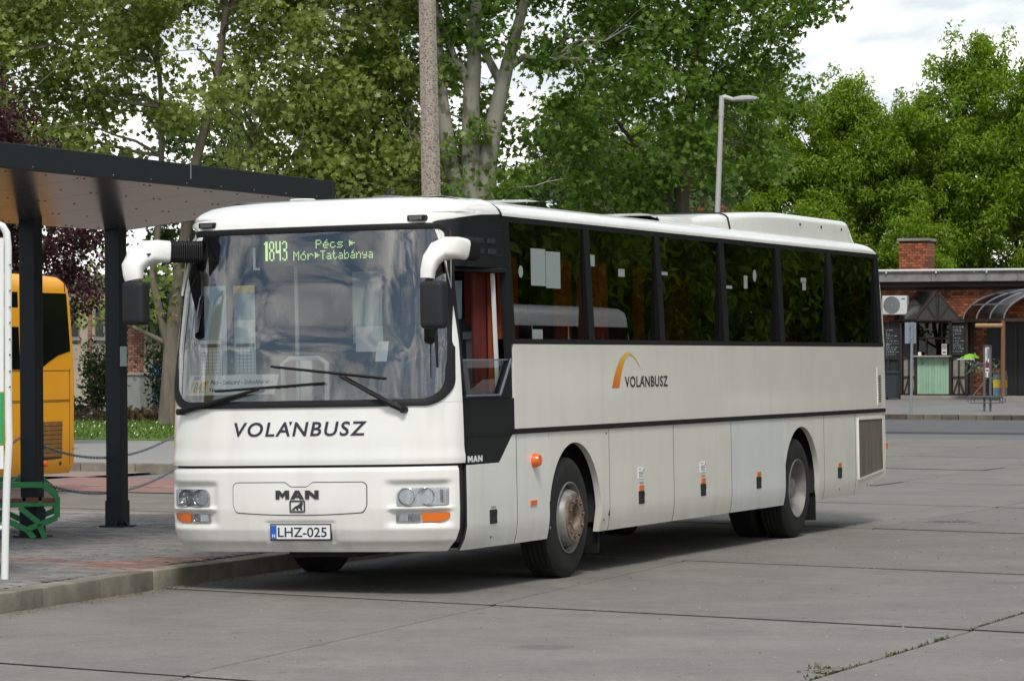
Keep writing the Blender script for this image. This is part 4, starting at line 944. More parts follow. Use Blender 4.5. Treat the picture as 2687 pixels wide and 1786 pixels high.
def slab(parent, xa, xb, f0, f1, g=.014):
    """concrete slab between two slanted cross joints; f1 < f0 are its long edges"""
    sl = .235; q = []
    for xk, s_ in ((xa, 1), (xb, -1)):
        for f, t in ((f0, -1), (f1, 1)):
            y = f(xk); x = xk + sl*y + s_*g; q.append((x, f(x) + t*g))
    st = rng.uniform(.4, 1.1); dz = [.009*st + rng.uniform(-.002, .002), .009*st + rng.uniform(-.002, .002), -.006*st + rng.uniform(-.002, .002), -.006*st + rng.uniform(-.002, .002)]; o_ = [0, 1, 3, 2]; mb = MB()
    c = [q[i] for i in o_]; top = [(x, y, dz[k]) for k, (x, y) in enumerate(c)]; cx = sum(p[0] for p in c)/4; cyy = sum(p[1] for p in c)/4
    ch = [(x + (.008 if x > cx else -.008)*-0 , y, -.012) for x, y in c]
    inn = [(x + (cx-x)*.003, y + (cyy-y)*.004, z) for (x, y, z) in top]
    mid = [(x, y, z-.008) for x, y, z in top]; bot = [(x, y, -.045) for x, y in c]
    v = inn + mid + bot; n = 4
    f = [(0, 1, 2, 3)] + [(i+n*k, n*(k+1)+i, n*(k+1)+(i+1) % n, n*k+(i+1) % n) for k in (0, 1) for i in range(n)]
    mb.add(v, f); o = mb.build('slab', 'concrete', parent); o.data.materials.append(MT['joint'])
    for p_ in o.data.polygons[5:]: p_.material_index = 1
    return o
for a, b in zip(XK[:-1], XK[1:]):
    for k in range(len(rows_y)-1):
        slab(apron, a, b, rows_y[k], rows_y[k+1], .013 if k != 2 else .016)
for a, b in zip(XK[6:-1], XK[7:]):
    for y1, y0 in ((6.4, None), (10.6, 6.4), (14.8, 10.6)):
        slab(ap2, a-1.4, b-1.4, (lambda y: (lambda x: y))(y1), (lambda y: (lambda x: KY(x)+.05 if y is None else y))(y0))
# weeds along the joint in the foreground, a manhole, a few leaves
MT['weed'] = leafmat('weed leaves', (0.07, 0.10, 0.025), (0.12, 0.15, 0.05))
def blades(pts, h, w, spread, per, mat, name, parent=None):
    V, Fc = [], []
    for p in pts:
        for _ in range(per):
            a = rng.uniform(0, 6.28); l = h*rng.uniform(.5, 1.2); t = rng.uniform(.1, .9); x = p[0]+rng.gauss(0, spread); y = p[1]+rng.gauss(0, spread); z = p[2]
            dx, dy = math.cos(a), math.sin(a); px, py = -dy*w/2, dx*w/2; o = len(V)
            V += [(x-px, y-py, z), (x+px, y+py, z), (x+px*.8+dx*l*t*.4, y+py*.8+dy*l*t*.4, z+l*.6), (x-px*.8+dx*l*t*.4, y-py*.8+dy*l*t*.4, z+l*.6), (x+dx*l*t, y+dy*l*t, z+l*(1-.35*t))]
            Fc += [(o, o+1, o+2, o+3), (o+3, o+2, o+4)]
    return MB().add(V, Fc).build(name, mat, parent)
wp = []
for a, b, n in ((-6.1, -2.1, 85), (-1.45, 1.2, 60), (3.0, 4.2, 8)):
    for _ in range(n):
        t = rng.random(); x = a + (b-a)*t
        if a < -5 and (-4.0 < x < -3.75 or rng.random() < .12): continue
        wp.append((x, -4.45 + rng.gauss(0, .006), -.012))
for _ in range(22): wp.append((-4.75 + rng.gauss(0, .18), -4.38 + abs(rng.gauss(0, .06)), -.004))
tag(blades(wp, .034, .009, .009, 4, 'weed', 'joint_weeds'), kind='stuff')
MT['dirt'] = M('grit and dirt', (0.15, 0.135, 0.11), 0.95, var=0.4, vscale=20)
mb = MB(); pts = [( -4.72 + .24*math.cos(t)*rng.uniform(.6, 1.1), -4.39 + .07*math.sin(t)*rng.uniform(.7, 1.1), .009) for t in np.linspace(0, 6.28, 22)[:-1]]
mb.add(pts, [tuple(range(len(pts)))]); tag(mb.build('dirt_patch', 'dirt'), kind='structure')
# grit and leaf litter along the kerb
gr = MB()
for _ in range(700):
    x = rng.uniform(-4, 3.5); y = 2.62 + (.06*x if x < 0 else 0) - abs(rng.gauss(0, .09)); s_ = rng.uniform(.004, .014); a = rng.uniform(0, 3.14); c, s2 = math.cos(a)*s_, math.sin(a)*s_
    z = .004; gr.quad((x-c, y-s2, z), (x+s2, y-c, z+s_*.3), (x+c, y+s2, z+s_*.5), (x-s2, y+c, z+s_*.2))
MT['litter'] = M('gutter litter', (0.16, 0.115, 0.06), 0.95, island=0.5)
tag(gr.build('gutter_litter', 'litter'), kind='stuff')
gr = MB()
for _ in range(1500):
    x = rng.uniform(-8, 14); y = rng.uniform(-9, 2.2); s_ = rng.uniform(.003, .008)*(1+(x+8)/20); a = rng.uniform(0, 3.14); c, s2 = math.cos(a)*s_, math.sin(a)*s_; z = .0055
    gr.quad((x-c, y-s2, z), (x+s2, y-c, z+s_*.3), (x+c, y+s2, z+s_*.5), (x-s2, y+c, z+s_*.2))
MT['gritmix'] = M('loose grit', (0.20, 0.19, 0.17), 0.9, island=0.9)
tag(gr.build('loose_grit', 'gritmix'), kind='stuff')
mb = MB(); mb.lathe([(0, .008), (.24, .008), (.245, .003)], (12.97, -.66, 0), 'z', 28)
mb.lathe([(.255, .003), (.26, .012), (.33, .012), (.335, .002)], (12.97, -.66, 0), 'z', 28)
for i in range(-3, 4): mb.box(12.97-.18, 12.97+.18, -.66+i*.055-.012, -.66+i*.055+.012, .007, .014)
MT['castiron'] = M('cast iron', (0.16, 0.155, 0.15), 0.6, 0.3, var=.3, vscale=20)
tag(mb.build('manhole_cover', 'castiron', fix=True), 'round cast iron manhole cover set in the slabs behind the coach', 'manhole cover')
mb = MB(); c0 = np.array([-9.05, 1.62])
for k in range(5):
    a = k*.5-1.2; mb.add([(c0[0], c0[1], .006), (c0[0]+.09*math.cos(a-.16), c0[1]+.09*math.sin(a-.16), .02), (c0[0]+.13*math.cos(a), c0[1]+.13*math.sin(a), .012), (c0[0]+.09*math.cos(a+.16), c0[1]+.09*math.sin(a+.16), .02)], [(0, 1, 2, 3)])
tag(mb.build('fallen_leaf', 'weed'), 'green fallen leaf on the concrete at the left edge', 'leaf')
# --- bus platform with kerb stones and paving blocks
def KY(x): return 2.66 + (.06*x if x < 0 else 0.012*x)
plat = MB(); xs = [-14, -6, -3, 0, 3, 6, 8.9]
n = len(xs); v = [(x, KY(x)+.02, -.04) for x in xs] + [(8.9, 10.2, -.04), (-14, 10.2, -.04)]; v2 = [(x, y, .128) for x, y, z in v]
m_ = len(v); plat.add(v + v2, [tuple(range(m_, 2*m_))] + [(i, (i+1) % m_, m_+(i+1) % m_, m_+i) for i in range(m_)])
MT['bed'] = M('sand bed', (0.11, 0.10, 0.085), 0.95)
plat = plat.build('platform', 'bed', fix=True); tag(plat, kind='structure')
ks = None
for i in range(-9, 9):
    x0, x1 = i*1.0 + .03, i*1.0 + 1.022; mb = MB(); ya, yb = KY(x0), KY(x1); t = .15 + rng.uniform(-.003, .003)
    mb.add([(x0, ya, -.045), (x1, yb, -.045), (x1, yb+.22, -.045), (x0, ya+.22, -.045), (x0, ya, t), (x1, yb, t), (x1, yb+.22, t), (x0, ya+.22, t)], [(3,2,1,0),(4,5,6,7),(0,1,5,4),(1,2,6,5),(2,3,7,6),(3,0,4,7)])
    mb.build('kerb_stone', 'kerb', plat, bevel=.016, smooth=True)
for j in range(7):
    y0 = 2.95 + j*1.03; MB().box(8.66, 8.92, y0, y0+1.02, -.045, .15).build('kerb_stone', 'kerb', plat, bevel=.016, smooth=True)
gm, rm = MB(), MB(); pw, ph = .205, .105
for i in range(int((8.62+4.2)/ph)):
    x0 = -4.2 + i*ph
    for j in range(37):
        y0 = 2.7 + j*pw + (pw/2 if i % 2 else 0)
        if y0 < KY(x0) + .235 or y0 + pw > 10.1: continue
        z = .148 + rng.uniform(-.0035, .0035); tl = rng.uniform(-.002, .002)
        red = (.72 < x0 < 1.12 and y0 > 3.3) or (.10 < x0 < 1.75 and y0 < 3.42)
        mb = rm if red else gm; a, b, c, d = x0+.004, x0+ph-.004, y0+.004, y0+pw-.004
        mb.add([(a, c, z), (b, c, z+tl), (b, d, z+tl), (a, d, z), (a-.003, c-.003, z-.012), (b+.003, c-.003, z-.012), (b+.003, d+.003, z-.012), (a-.003, d+.003, z-.012)],
               [(0, 1, 2, 3), (4, 5, 1, 0), (5, 6, 2, 1), (6, 7, 3, 2), (7, 4, 0, 3)])
tag(gm.build('grey_pavers', 'paver', plat), kind='stuff'); tag(rm.build('red_pavers', 'paverred', plat), kind='stuff')
gm = MB()   # the near strip of the platform that runs out of the frame
v = [(-14, KY(-14)+.22, .147), (-4.2, KY(-4.2)+.22, .147), (-4.2, 10.1, .147), (-14, 10.1, .147)]; gm.add(v, [(0, 1, 2, 3)]); gm.build('platform_end', 'paver', plat)
# pink painted crossing, island with kerb, lawn, path
MT['pinkpaint'] = M('worn red road paint', (0.27, 0.135, 0.12), 0.8, var=.2, vscale=1.5, stain=(0.19, 0.17, 0.155), stain_scale=2.5, stain_lo=.5, stain_hi=.66, stain_amt=.8)
MT['yellowpaint'] = M('worn yellow road paint', (0.42, 0.30, 0.12), 0.8, stain=(0.24, 0.15, 0.12), stain_scale=4, stain_lo=.42, stain_hi=.55, stain_amt=.9)
px = MB(); px.add([(16.2, 5.5, .0085), (20.6, 5.5, .0085), (21.6, 15.3, .0085), (17.2, 15.3, .0085)], [(0, 1, 2, 3)]); tag(px.build('painted_crossing', 'pinkpaint'), kind='structure')
px = MB(); 
for k in range(8): y = 6.2 + k*1.1; px.add([(17.9+.1*k, y, .0125), (18.25+.1*k, y, .0125), (18.3+.1*k, y+.8, .0125), (17.95+.1*k, y+.8, .0125)], [(0, 1, 2, 3)])
tag(px.build('crossing_dashes', 'yellowpaint'), kind='structure')
MT['islandbrick'] = M('reddish worn paving', (0.26, 0.19, 0.165), 0.85, var=.2, vscale=3)
MT['path'] = M('grey footpath', (0.255, 0.25, 0.24), 0.85, var=.12, vscale=.6)
isl = MB(); P4 = [(24.2, 13.6), (36.9, 13.6), (38.5, 34), (24.2, 34)]; isl.add([(x, y, .0) for x, y in P4] + [(x, y, .13) for x, y in P4], [(4, 5, 6, 7), (0, 1, 5, 4), (1, 2, 6, 5), (2, 3, 7, 6), (3, 0, 4, 7)]); isl = tag(isl.build('island_path', 'path', fix=True), kind='structure')
for k in range(20): MB().box(23.98, 24.2, 13.6+k*1.0, 14.59+k*1.0, -.045, .145).build('kerb_stone', 'kerb', isl, bevel=.02)
px = MB(); px.add([(21.7, 15.31, .006), (23.97, 15.31, .006), (23.97, 33, .006), (21.7, 33, .006)], [(0, 1, 2, 3)]); tag(px.build('brick_paving', 'islandbrick'), kind='structure')
MT['turf'] = M('turf', (0.095, 0.155, 0.025), 0.9, var=.35, vscale=2.0, bump=.6, bscale=50)
lw = MB(); LP = [(36.9, 17.0), (53.0, 19.0), (58.0, 46), (38.8, 46)]; lw.add([(x, y, .06) for x, y in LP] + [(x, y, .15) for x, y in LP], [(4, 5, 6, 7), (0, 1, 5, 4), (1, 2, 6, 5), (2, 3, 7, 6), (3, 0, 4, 7)]); tag(lw.build('lawn', 'turf', fix=True), kind='structure')
MT['grass'] = leafmat('grass blades', (0.11, 0.19, 0.03), (0.18, 0.27, 0.06))
tag(blades([(rng.uniform(37.6, 55), rng.uniform(19, 36), .148) for _ in range(9000)], .11, .03, .05, 2, 'grass', 'lawn_grass'), kind='stuff')
MT['daisy'] = M('daisy petals', (0.8, 0.8, 0.74), 0.8)
mb = MB()
for _ in range(150):
    x, y, r_ = rng.uniform(37.8, 52), rng.uniform(20, 34), rng.uniform(.016, .028); mb.add([(x + r_*math.cos(t), y + r_*math.sin(t)*.8, .22 + r_*.9*math.sin(t+2)) for t in np.linspace(0, 6.28, 7)[:-1]], [tuple(range(6))])
tag(mb.build('lawn_daisies', 'daisy'), kind='stuff')
# road by the kiosk, its far kerb and rising pavement
rd = MB(); rd.box(56.0, 71.3, -80, 21.5, -.049, .002); tag(rd.build('asphalt_road', 'asphaltdark'), kind='structure')
rd = MB(); rd.box(49.7, 56.0, -60, 1.9, -.049, .0); tag(rd.build('road_edge', 'asphalt'), kind='structure')
MT['pavement'] = M('pavement asphalt', (0.20, 0.195, 0.19), 0.85, var=.2, vscale=.6, stain=(.13, .12, .11), stain_scale=.6, stain_lo=.5, stain_hi=.75, stain_amt=.6)
pv = MB(); PX, PY = (71.55, 96), (-60, 34)
G = np.array([[(x, y, z) for y in (-60, 34)] for x, z in ((71.55, .13), (78, .20), (88, .40), (97, .45))]); pv.grid(G); pv.grid(np.array([[(71.55, y, z) for y in (-60, 34)] for z in (-.05, .13)])); pav = tag(pv.build('pavement', 'pavement', fix=True), kind='structure')
MT['kerbmoss'] = M('mossy kerb', (0.135, 0.115, 0.085), 0.9, rand=.3, var=.35, vscale=4)
for k in range(34): MB().box(71.3, 71.55, 4 + k*.52, 4.50 + k*.52, -.045, .15).build('kerb_stone', 'kerbmoss', pav, bevel=.02)
# ------------------------------------------------------------------ shelter
MT['anthracite'] = M('anthracite paint', (0.014, 0.0195, 0.0235), 0.5, var=.12, vscale=4, spec=.3)
MT['soffit'] = M('grey composite soffit', (0.10, 0.092, 0.085), 0.20, 0.2, var=.05, vscale=2)
sh = thing('bus_shelter', 'dark grey flat canopy shelter on square steel posts over the platform', 'shelter', (6.14, 6.29, .148))
def sp_(mb, name, mat, **kw):
    o = mb.build(name, mat, None, **kw); o.parent = sh; o.matrix_parent_inverse = Matrix.Translation((-6.14, -6.29, -.148)); return o
Yn, Yf, Xe, X0 = 4.0, 6.42, 6.46, -1.5
def zn(x): return 3.43 + .0025*(x-1)
mb = MB(); xs = np.linspace(X0, Xe-.05, 14)
fz = lambda x: (3.435, 3.635 + (x-Xe)*-.004)
for a, b in zip(xs[:-1], xs[1:]):
    mb.add([(a, Yn, 3.435), (b, Yn, 3.435), (b, Yn, 3.632), (a, Yn, 3.645)], [(0, 1, 2, 3)])
v = [(X0, Yn, 3.435), (Xe-.05, Yn, 3.435), (Xe-.05, Yn, 3.632), (X0, Yn, 3.645)]
mb = MB(); mb.add(v + [(x, Yn+.06, z) for x, y, z in v], [(0, 1, 2, 3), (7, 6, 5, 4), (0, 4, 5, 1), (2, 6, 7, 3), (1, 5, 6, 2), (3, 7, 4, 0)])
fas = sp_(mb, 'fascia', 'anthracite', fix=True, bevel=.006)
mb = MB(); mb.tube([(Xe-.05, Yn+.03, 3.435), (Xe-.05, Yn+.03, 3.632)], .045, 12)
v = [(Xe-.005, Yn+.03, 3.435), (Xe-.005, Yf, 3.165), (Xe-.005, Yf, 3.30), (Xe-.005, Yn+.03, 3.632)]; mb.add(v + [(x-.05, y, z) for x, y, z in v], [(0, 1, 2, 3), (7, 6, 5, 4), (0, 4, 5, 1), (2, 6, 7, 3), (1, 5, 6, 2), (3, 7, 4, 0)])
sp_(mb, 'end_fascia', 'anthracite', fix=True)
pw_ = 1.22; k = 0; x1 = Xe - .06
while x1 > X0:
    x0 = max(X0, x1 - pw_); mb = MB(); e = .004; zz = lambda y: 3.44 - (y - Yn)*(.275/2.42)
    ya, yb = Yn+.06, Yf
    mb.add([(x0+e, ya, zz(ya)), (x1-e, ya, zz(ya)), (x1-e, yb, zz(yb)), (x0+e, yb, zz(yb))] + [(x0+e, ya, zz(ya)+.02), (x1-e, ya, zz(ya)+.02), (x1-e, yb, zz(yb)+.02), (x0+e, yb, zz(yb)+.02)], [(3, 2, 1, 0), (4, 5, 6, 7), (0, 1, 5, 4), (1, 2, 6, 5), (2, 3, 7, 6), (3, 0, 4, 7)])
    o = sp_(mb, 'soffit_panel', 'soffit'); mb = MB()
    for xx in (x0+.06, (x0+x1)/2, x1-.06):
        for yy in np.linspace(ya+.1, yb-.1, 5): mb.cyl((xx, yy, zz(yy)-.004), (xx, yy, zz(yy)+.002), .010, n=6)
    mb.build('panel_rivet', 'ink', o); x1 = x0
v = [(X0, Yn+.05, 3.60), (Xe-.05, Yn+.05, 3.60), (Xe-.05, Yf, 3.29), (X0, Yf, 3.29)]; mb = MB(); mb.add(v + [(x, y, z-.10) for x, y, z in v], [(0, 1, 2, 3), (7, 6, 5, 4), (0, 4, 5, 1), (2, 6, 7, 3), (1, 5, 6, 2), (3, 7, 4, 0)]); sp_(mb, 'roof_deck', 'anthracite')
mb = MB()
for k in range(22): x = Xe - .45 - k*.70; mb.cyl((x, Yn-.004, 3.462), (x, Yn+.002, 3.462), .008, n=6)
sp_(mb, 'fascia_rivet', 'steel')
mb = MB(); mb.box(3.28, 3.30, Yn-.003, Yn+.01, 3.50, 3.635); MT['scratch'] = M('bare scraped metal', (.22, .23, .24), .5); sp_(mb, 'fascia_joint', 'scratch')
def post(x, y, ztop):
    mb = MB(); lean = .012; t = Vector((x-.010, y+.022, ztop)); b0 = Vector((x, y, .148)); mb.bar(b0, t, .17, .16, (1, 0, 0))
    mb.bar(b0 + Vector((.095, .0, 0)), t + Vector((.095, 0, 0)), .10, .04, (1, 0, 0))
    o = sp_(mb, 'post', 'anthracite', bevel=.008); mb = MB(); mb.bar(b0, b0.lerp(t, .085), .186, .176, (1, 0, 0)); mb.box(x-.14, x+.14, y-.14, y+.14, .148, .163)
    for sx in (-1, 1):
        mb.prism([(0, 0), (.055, 0), (0, .07)], (x + sx*.09, y-.06, .16), (sx, 0, 0), (0, 0, 1), (0, .012, 0)); mb.prism([(0, 0), (.055, 0), (0, .07)], (x-.02, y + sx*.085, .16), (0, sx, 0), (0, 0, 1), (.012, 0, 0))
    mb.build('base_shoe', 'anthracite', o)
PX_ = [(6.14, 6.29), (4.12, 6.12), (2.10, 6.12), (.08, 6.12)]
for x, y in PX_: post(x, y, 3.30 if x > 5 else 3.32)
mb = MB(); mb.box(6.03, 6.16, 6.195, 6.202, 1.78, 1.98); sp_(mb, 'torn_sticker', 'paperdim')
# chains slung past the back of the posts
def chain(p0, p1, sag, lab, step=.034):
    o = thing('barrier_chain', lab, 'chain', p0, group=None); mb = MB(); P0, P1 = Vector(p0), Vector(p1); L_ = (P1-P0).length; n = int(L_/step)
    pt = lambda t: P0.lerp(P1, t) + Vector((0, 0, -sag*4*t*(1-t)))
    for i in range(n):
        a, b = pt((i-.25)/n), pt((i+1.25)/n); d = (b-a); c = (a+b)/2; d.normalize(); s1 = d.cross(Vector((0, 0, 1))).normalized(); s2 = s1.cross(d); w = s1 if i % 2 else s2
        hl, hw = step*.72, .0125; ring = []
        for k in range(8):
            t = 2*math.pi*k/8; ring.append(c + d*hl*math.cos(t) + w*hw*math.sin(t))
        ring.append(ring[0]); mb.tube(ring, .0048, 4, cap=False)
    m_ = mb.build('chain_links', 'steel', None); m_.parent = o; m_.matrix_parent_inverse = Matrix.Translation(-P0); return o
for z, nm in ((1.10, 'upper'), (.74, 'lower')):
    chain((4.2, 6.25, z), (8.2, 6.55, z+.02), .26, f'{nm} steel chain slung low between the second post and the coach')
    chain((2.15, 6.22, z), (4.05, 6.22, z), .17, f'{nm} steel chain behind the green bench at the left post')
# green bench
MT['green'] = M('green paint', (0.028, 0.27, 0.085), 0.4, var=.15, vscale=12)
MT['wood'] = M('brown bench slat', (0.17, 0.055, 0.032), 0.55, var=.3, vscale=6, stretch=(1, 12, 12))
bn = thing('park_bench', 'green framed bench with brown wooden slats beside the shelter post', 'bench', (3.9, 6.0, .148))
def b_(mb, name, mat, parent=None, **kw):
    o = mb.build(name, mat, parent or bn, **kw); return o
def side_frame(xc):
    """end frame in the plane facing the kerb; local coordinates about the bench base; seat runs along x"""
    mb = MB(); t, h = .06, .05
    path = lambda *p: [mb.bar((xc, a[0], a[1]), (xc, b[0], b[1]), h, t, (1, 0, 0)) for a, b in zip(p[:-1], p[1:])]
    return mb, path
# the bench faces the road: its ends point along x, so the near end frame is seen broadside
mbf = MB()
def seg(a, b, w=.075, d=.06, x=0.0): mbf.bar((x + a[0], -a[0]*0 + 0, a[1]), (x + b[0], 0, b[1]), w, d, (0, 1, 0))
bn.rotation_euler = (0, 0, R(-60))
def endframe(y):
    mb = MB(); P = lambda a: (a[0], y, a[1])
    for a, b in (((-.62, .51), (.10, .51)), ((.10, .51), (.235, .40)), ((.235, .40), (.235, .20)), ((.235, .20), (-.05, .085)), ((-.05, .085), (.02, -.0)), ((-.62, .315), (.235, .335)), ((-.12, .30), (.06, .15)), ((.06, .15), (.12, 0)), ((-.30, .20), (-.05, .085)), ((-.30, .20), (-.42, 0)), ((-.62, .315), (-.70, .80)), ((-.62, .315), (-.55, 0)), ((-.62, .51), (-.66, .50))):
        mb.bar(P(a), P(b), .055, .062, (0, 1, 0))
    return b_(mb, 'end_frame', 'green', bevel=.008)
endframe(-.02); endframe(1.5)
for k in range(5):
    mb = MB(); x = .15 - k*.15; mb.box(x-.06, x+.06, -.06, 1.54, .345, .385); b_(mb, 'seat_slat', 'wood', bevel=.006)
for k in range(3):
    mb = MB(); z = .52 + k*.12; x = -.655 - k*.018; mb.bar((x, -.06, z), (x, 1.54, z), .095, .03, (1, 0, 0)); b_(mb, 'back_slat', 'wood', bevel=.006)
# white tubular stop frame at the left edge
MT['whitepole'] = M('chipped white pole', (0.74, 0.76, 0.73), 0.4, stain=(0.15, 0.17, 0.19), stain_scale=9, stain_lo=.66, stain_hi=.70, stain_amt=1)
st = thing('stop_frame', 'white tubular frame of a bus stop board with chipped paint', 'sign frame', (-1.28, 3.28, .148))
def s_(mb, name, mat, parent=None, **kw): return mb.build(name, mat, parent or st, **kw)
mb = MB(); d = Vector((-.35, .94, 0)); A = [(0, 0, 0), (.004, -.004, .40), (.008, -.012, .75), (.006, -.034, 1.08), (.018, -.022, 1.24), (.020, -.018, 1.40), (.022, -.014, 2.0), (.024, -.012, 2.60), (.022, -.0, 2.70)]
A = [Vector(p) for p in A]; top = A[-1]; A += [top + d*.03 + Vector((0, 0, .05)), top + d*.09 + Vector((0, 0, .075)), top + d*.6 + Vector((0, 0, .08)), top + d*.66 + Vector((0, 0, .05)), top + d*.70 + Vector((0, 0, -.03)), d*.70 + Vector((0, 0, 0))]
mb.tube(A, .029, 14); fr_ = s_(mb, 'tube_frame', 'whitepole', smooth=True)
mb = MB(); mb.tube([d*.02 + Vector((0, 0, .40)), d*.68 + Vector((0, 0, .40))], .018, 10); s_(mb, 'cross_tube', 'whitepole', smooth=True)
MT['stopyellow'] = M('yellow sign', (0.75, 0.55, 0.03), .5); MT['stopgreen'] = M('green sign', (0.03, 0.30, 0.10), .5); MT['whiteboard'] = M('white board', (0.78, 0.78, 0.77), .45)
def panel(z0, z1, a0, a1, mat, name, off=0.0):
    nrm = Vector((-.94, -.35, 0)); mb = MB(); p = [d*a + Vector((.015, -.015, z)) + nrm*off for a, z in ((a0, z0), (a1, z0), (a1, z1), (a0, z1))]; q = [v_ - nrm*.012 for v_ in p]
    mb.add(p + q, [(0, 1, 2, 3), (7, 6, 5, 4), (0, 4, 5, 1), (1, 5, 6, 2), (2, 6, 7, 3), (3, 7, 4, 0)]); return s_(mb, name, mat, fix=True)
panel(1.05, 2.66, .035, .67, 'stopyellow', 'stop_panel'); panel(1.05, 1.45, .028, .06, 'stopgreen', 'panel_edge', .004); panel(1.46, 2.66, .03, .65, 'whiteboard', 'timetable_board', .008); panel(.86, 1.04, .03, .66, 'whiteboard', 'lower_board', .010)
mb = MB()
for z in (1.5, 1.62, 1.75, 1.87, 2.0, 2.12, 2.25, 2.45): c = Vector((.022, -.015, z)) + Vector((-.020, -.026, 0)); mb.cyl(c, c + Vector((-.006, -.008, 0)), .006, n=6)
mb.build('rivet', 'ink', fr_)
# washed concrete lighting pole and the slim street lamp
m, nt, N, L, b = _mat('washed aggregate concrete'); MT['aggregate'] = m
tc = N.new('ShaderNodeTexCoord'); vo = N.new('ShaderNodeTexVoronoi'); vo.inputs['Scale'].default_value = 62; L.new(tc.outputs['Object'], vo.inputs['Vector'])
rp = N.new('ShaderNodeValToRGB'); rp.color_ramp.interpolation = 'CONSTANT'; e = rp.color_ramp.elements; e[0].color = (.33, .285, .235, 1); e[1].position = .84; e[1].color = (.13, .125, .12, 1)
for p_, c_ in ((.3, (.40, .355, .30)), (.55, (.26, .225, .19)), (.68, (.34, .28, .23))): k = e.new(p_); k.color = (*c_, 1)
sp2 = N.new('ShaderNodeSeparateColor'); L.new(vo.outputs['Color'], sp2.inputs[0]); L.new(sp2.outputs[0], rp.inputs[0]); L.new(rp.outputs[0], b.inputs['Base Color']); b.inputs['Roughness'].default_value = .85
bpn = N.new('ShaderNodeBump'); bpn.inputs['Strength'].default_value = .6; bpn.inputs['Distance'].default_value = .01; L.new(vo.outputs['Distance'], bpn.inputs['Height']); L.new(bpn.outputs[0], b.inputs['Normal'])
mb = MB(); a0, a1 = Vector((18.20, 7.85, -.04)), Vector((18.08, 8.02, 9.6)); w0, w1 = .170, .105
v = []
for p, w in ((a0, w0), (a1, w1)):
    for ang in (22, 68, 112, 158, 202, 248, 292, 338): v.append(p + Vector((math.cos(R(ang-20))*w, math.sin(R(ang-20))*w, 0)))
mb.add(v, [tuple(range(7, -1, -1)), tuple(range(8, 16))] + [(i, (i+1) % 8, 8+(i+1) % 8, 8+i) for i in range(8)])
tag(mb.build('concrete_pole', 'aggregate', bevel=.01), 'thick tapering washed concrete pole rising behind the coach roof', 'pole')
MT['palegrey'] = M('pale grey painted steel', (0.44, 0.44, 0.45), 0.45, var=.06, vscale=2)
lp = thing('street_lamp', 'slim pale grey street lamp with one flat head above the coach', 'street lamp', (51.93, 15.02, .0))
mb = MB(); mb.tube([(0, 0, -.04), (.04, -.13, 5.2), (.065, -.22, 7.6)], [.085, .068, .058], 12); mb.build('pole', 'palegrey', lp, smooth=True)
mb = MB(); mb.tube([(.065, -.22, 7.55), (.07, -.23, 8.05)], [.065, .062], 12); mb.tube([(.075, -.20, 7.98), (.10, -.30, 8.02), (.16, -.50, 7.96)], [.07, .065, .045], 10); mb.build('pole_top', 'palegrey', lp, smooth=True)
mb = swept([(.17, -.46, 7.96), (.20, -.55, 7.97), (.24, -.68, 7.985), (.30, -.86, 7.99), (.345, -1.01, 7.985), (.36, -1.06, 7.98)], [(.06, .05), (.12, .055), (.17, .07), (.18, .065), (.13, .04), (.05, .015)]); mb.build('lamp_head', 'palegrey', lp, smooth=True, fix=True)
# ------------------------------------------------------------------ trees
nrg = np.random.default_rng(11)
def star_leaf():
    """five-lobed plane leaf, about one unit wide, slightly folded; triangles round a centre"""
    rim = [(0, -.30, 0), (.18, -.28, .02), (.50, -.22, .06), (.30, 0, .02), (.46, .26, .07), (.17, .20, .0), (0, .60, -.05), (-.17, .20, .0), (-.46, .26, .07), (-.30, 0, .02), (-.50, -.22, .06), (-.18, -.28, .02)]
    v = np.array([(0, 0, -.03)] + rim); n = len(rim); return v, np.array([(0, 1+i, 1+(i+1) % n) for i in range(n)])
def lance_leaf():
    v = np.array([(0, 0, 0), (.20, .35, .05), (0, .40, -.02), (-.20, .35, .05), (0, 1.0, -.10)]); return v, np.array([(0, 1, 2), (0, 2, 3), (1, 4, 2), (3, 2, 4)])
def small_leaf():
    v = np.array([(0, 0, 0), (.32, .45, .05), (0, 1, -.05), (-.32, .45, .05)]); return v, np.array([(0, 1, 2), (0, 2, 3)])
def rnd_unit(n):
    v = nrg.normal(size=(n, 3)); return v/np.linalg.norm(v, axis=1, keepdims=True)
def leaf_mesh(name, pos, tmpl, size, droop=.5, up=.6, out=None):
    """one mesh holding a leaf at every position, each turned its own way"""
    tv, tf = tmpl; n = len(pos)
    nrm = rnd_unit(n)*1.0 + np.array([0, 0, up]) + (0 if out is None else out*.5); nrm /= np.linalg.norm(nrm, axis=1, keepdims=True)
    t = rnd_unit(n) + np.array([0, 0, -droop]); t -= nrm*np.sum(t*nrm, 1, keepdims=True); t /= np.maximum(np.linalg.norm(t, axis=1, keepdims=True), 1e-6)
    b = np.cross(t, nrm); s = size*nrg.uniform(.6, 1.25, (n, 1))
    V = (pos[:, None, :] + s[:, None]*(tv[None, :, 0:1]*b[:, None] + tv[None, :, 1:2]*t[:, None] + tv[None, :, 2:3]*nrm[:, None])).reshape(-1, 3)
    Fc = (tf[None] + (np.arange(n)*len(tv))[:, None, None]).reshape(-1, 3)
    me = bpy.data.meshes.new(name); me.vertices.add(len(V)); me.vertices.foreach_set('co', V.astype(np.float32).ravel())
    me.loops.add(Fc.size); me.loops.foreach_set('vertex_index', Fc.astype(np.int32).ravel()); me.polygons.add(len(Fc))
    me.polygons.foreach_set('loop_start', np.arange(0, Fc.size, 3, dtype=np.int32)); me.polygons.foreach_set('loop_total', np.full(len(Fc), 3, dtype=np.int32))
    me.update(calc_edges=True); return me
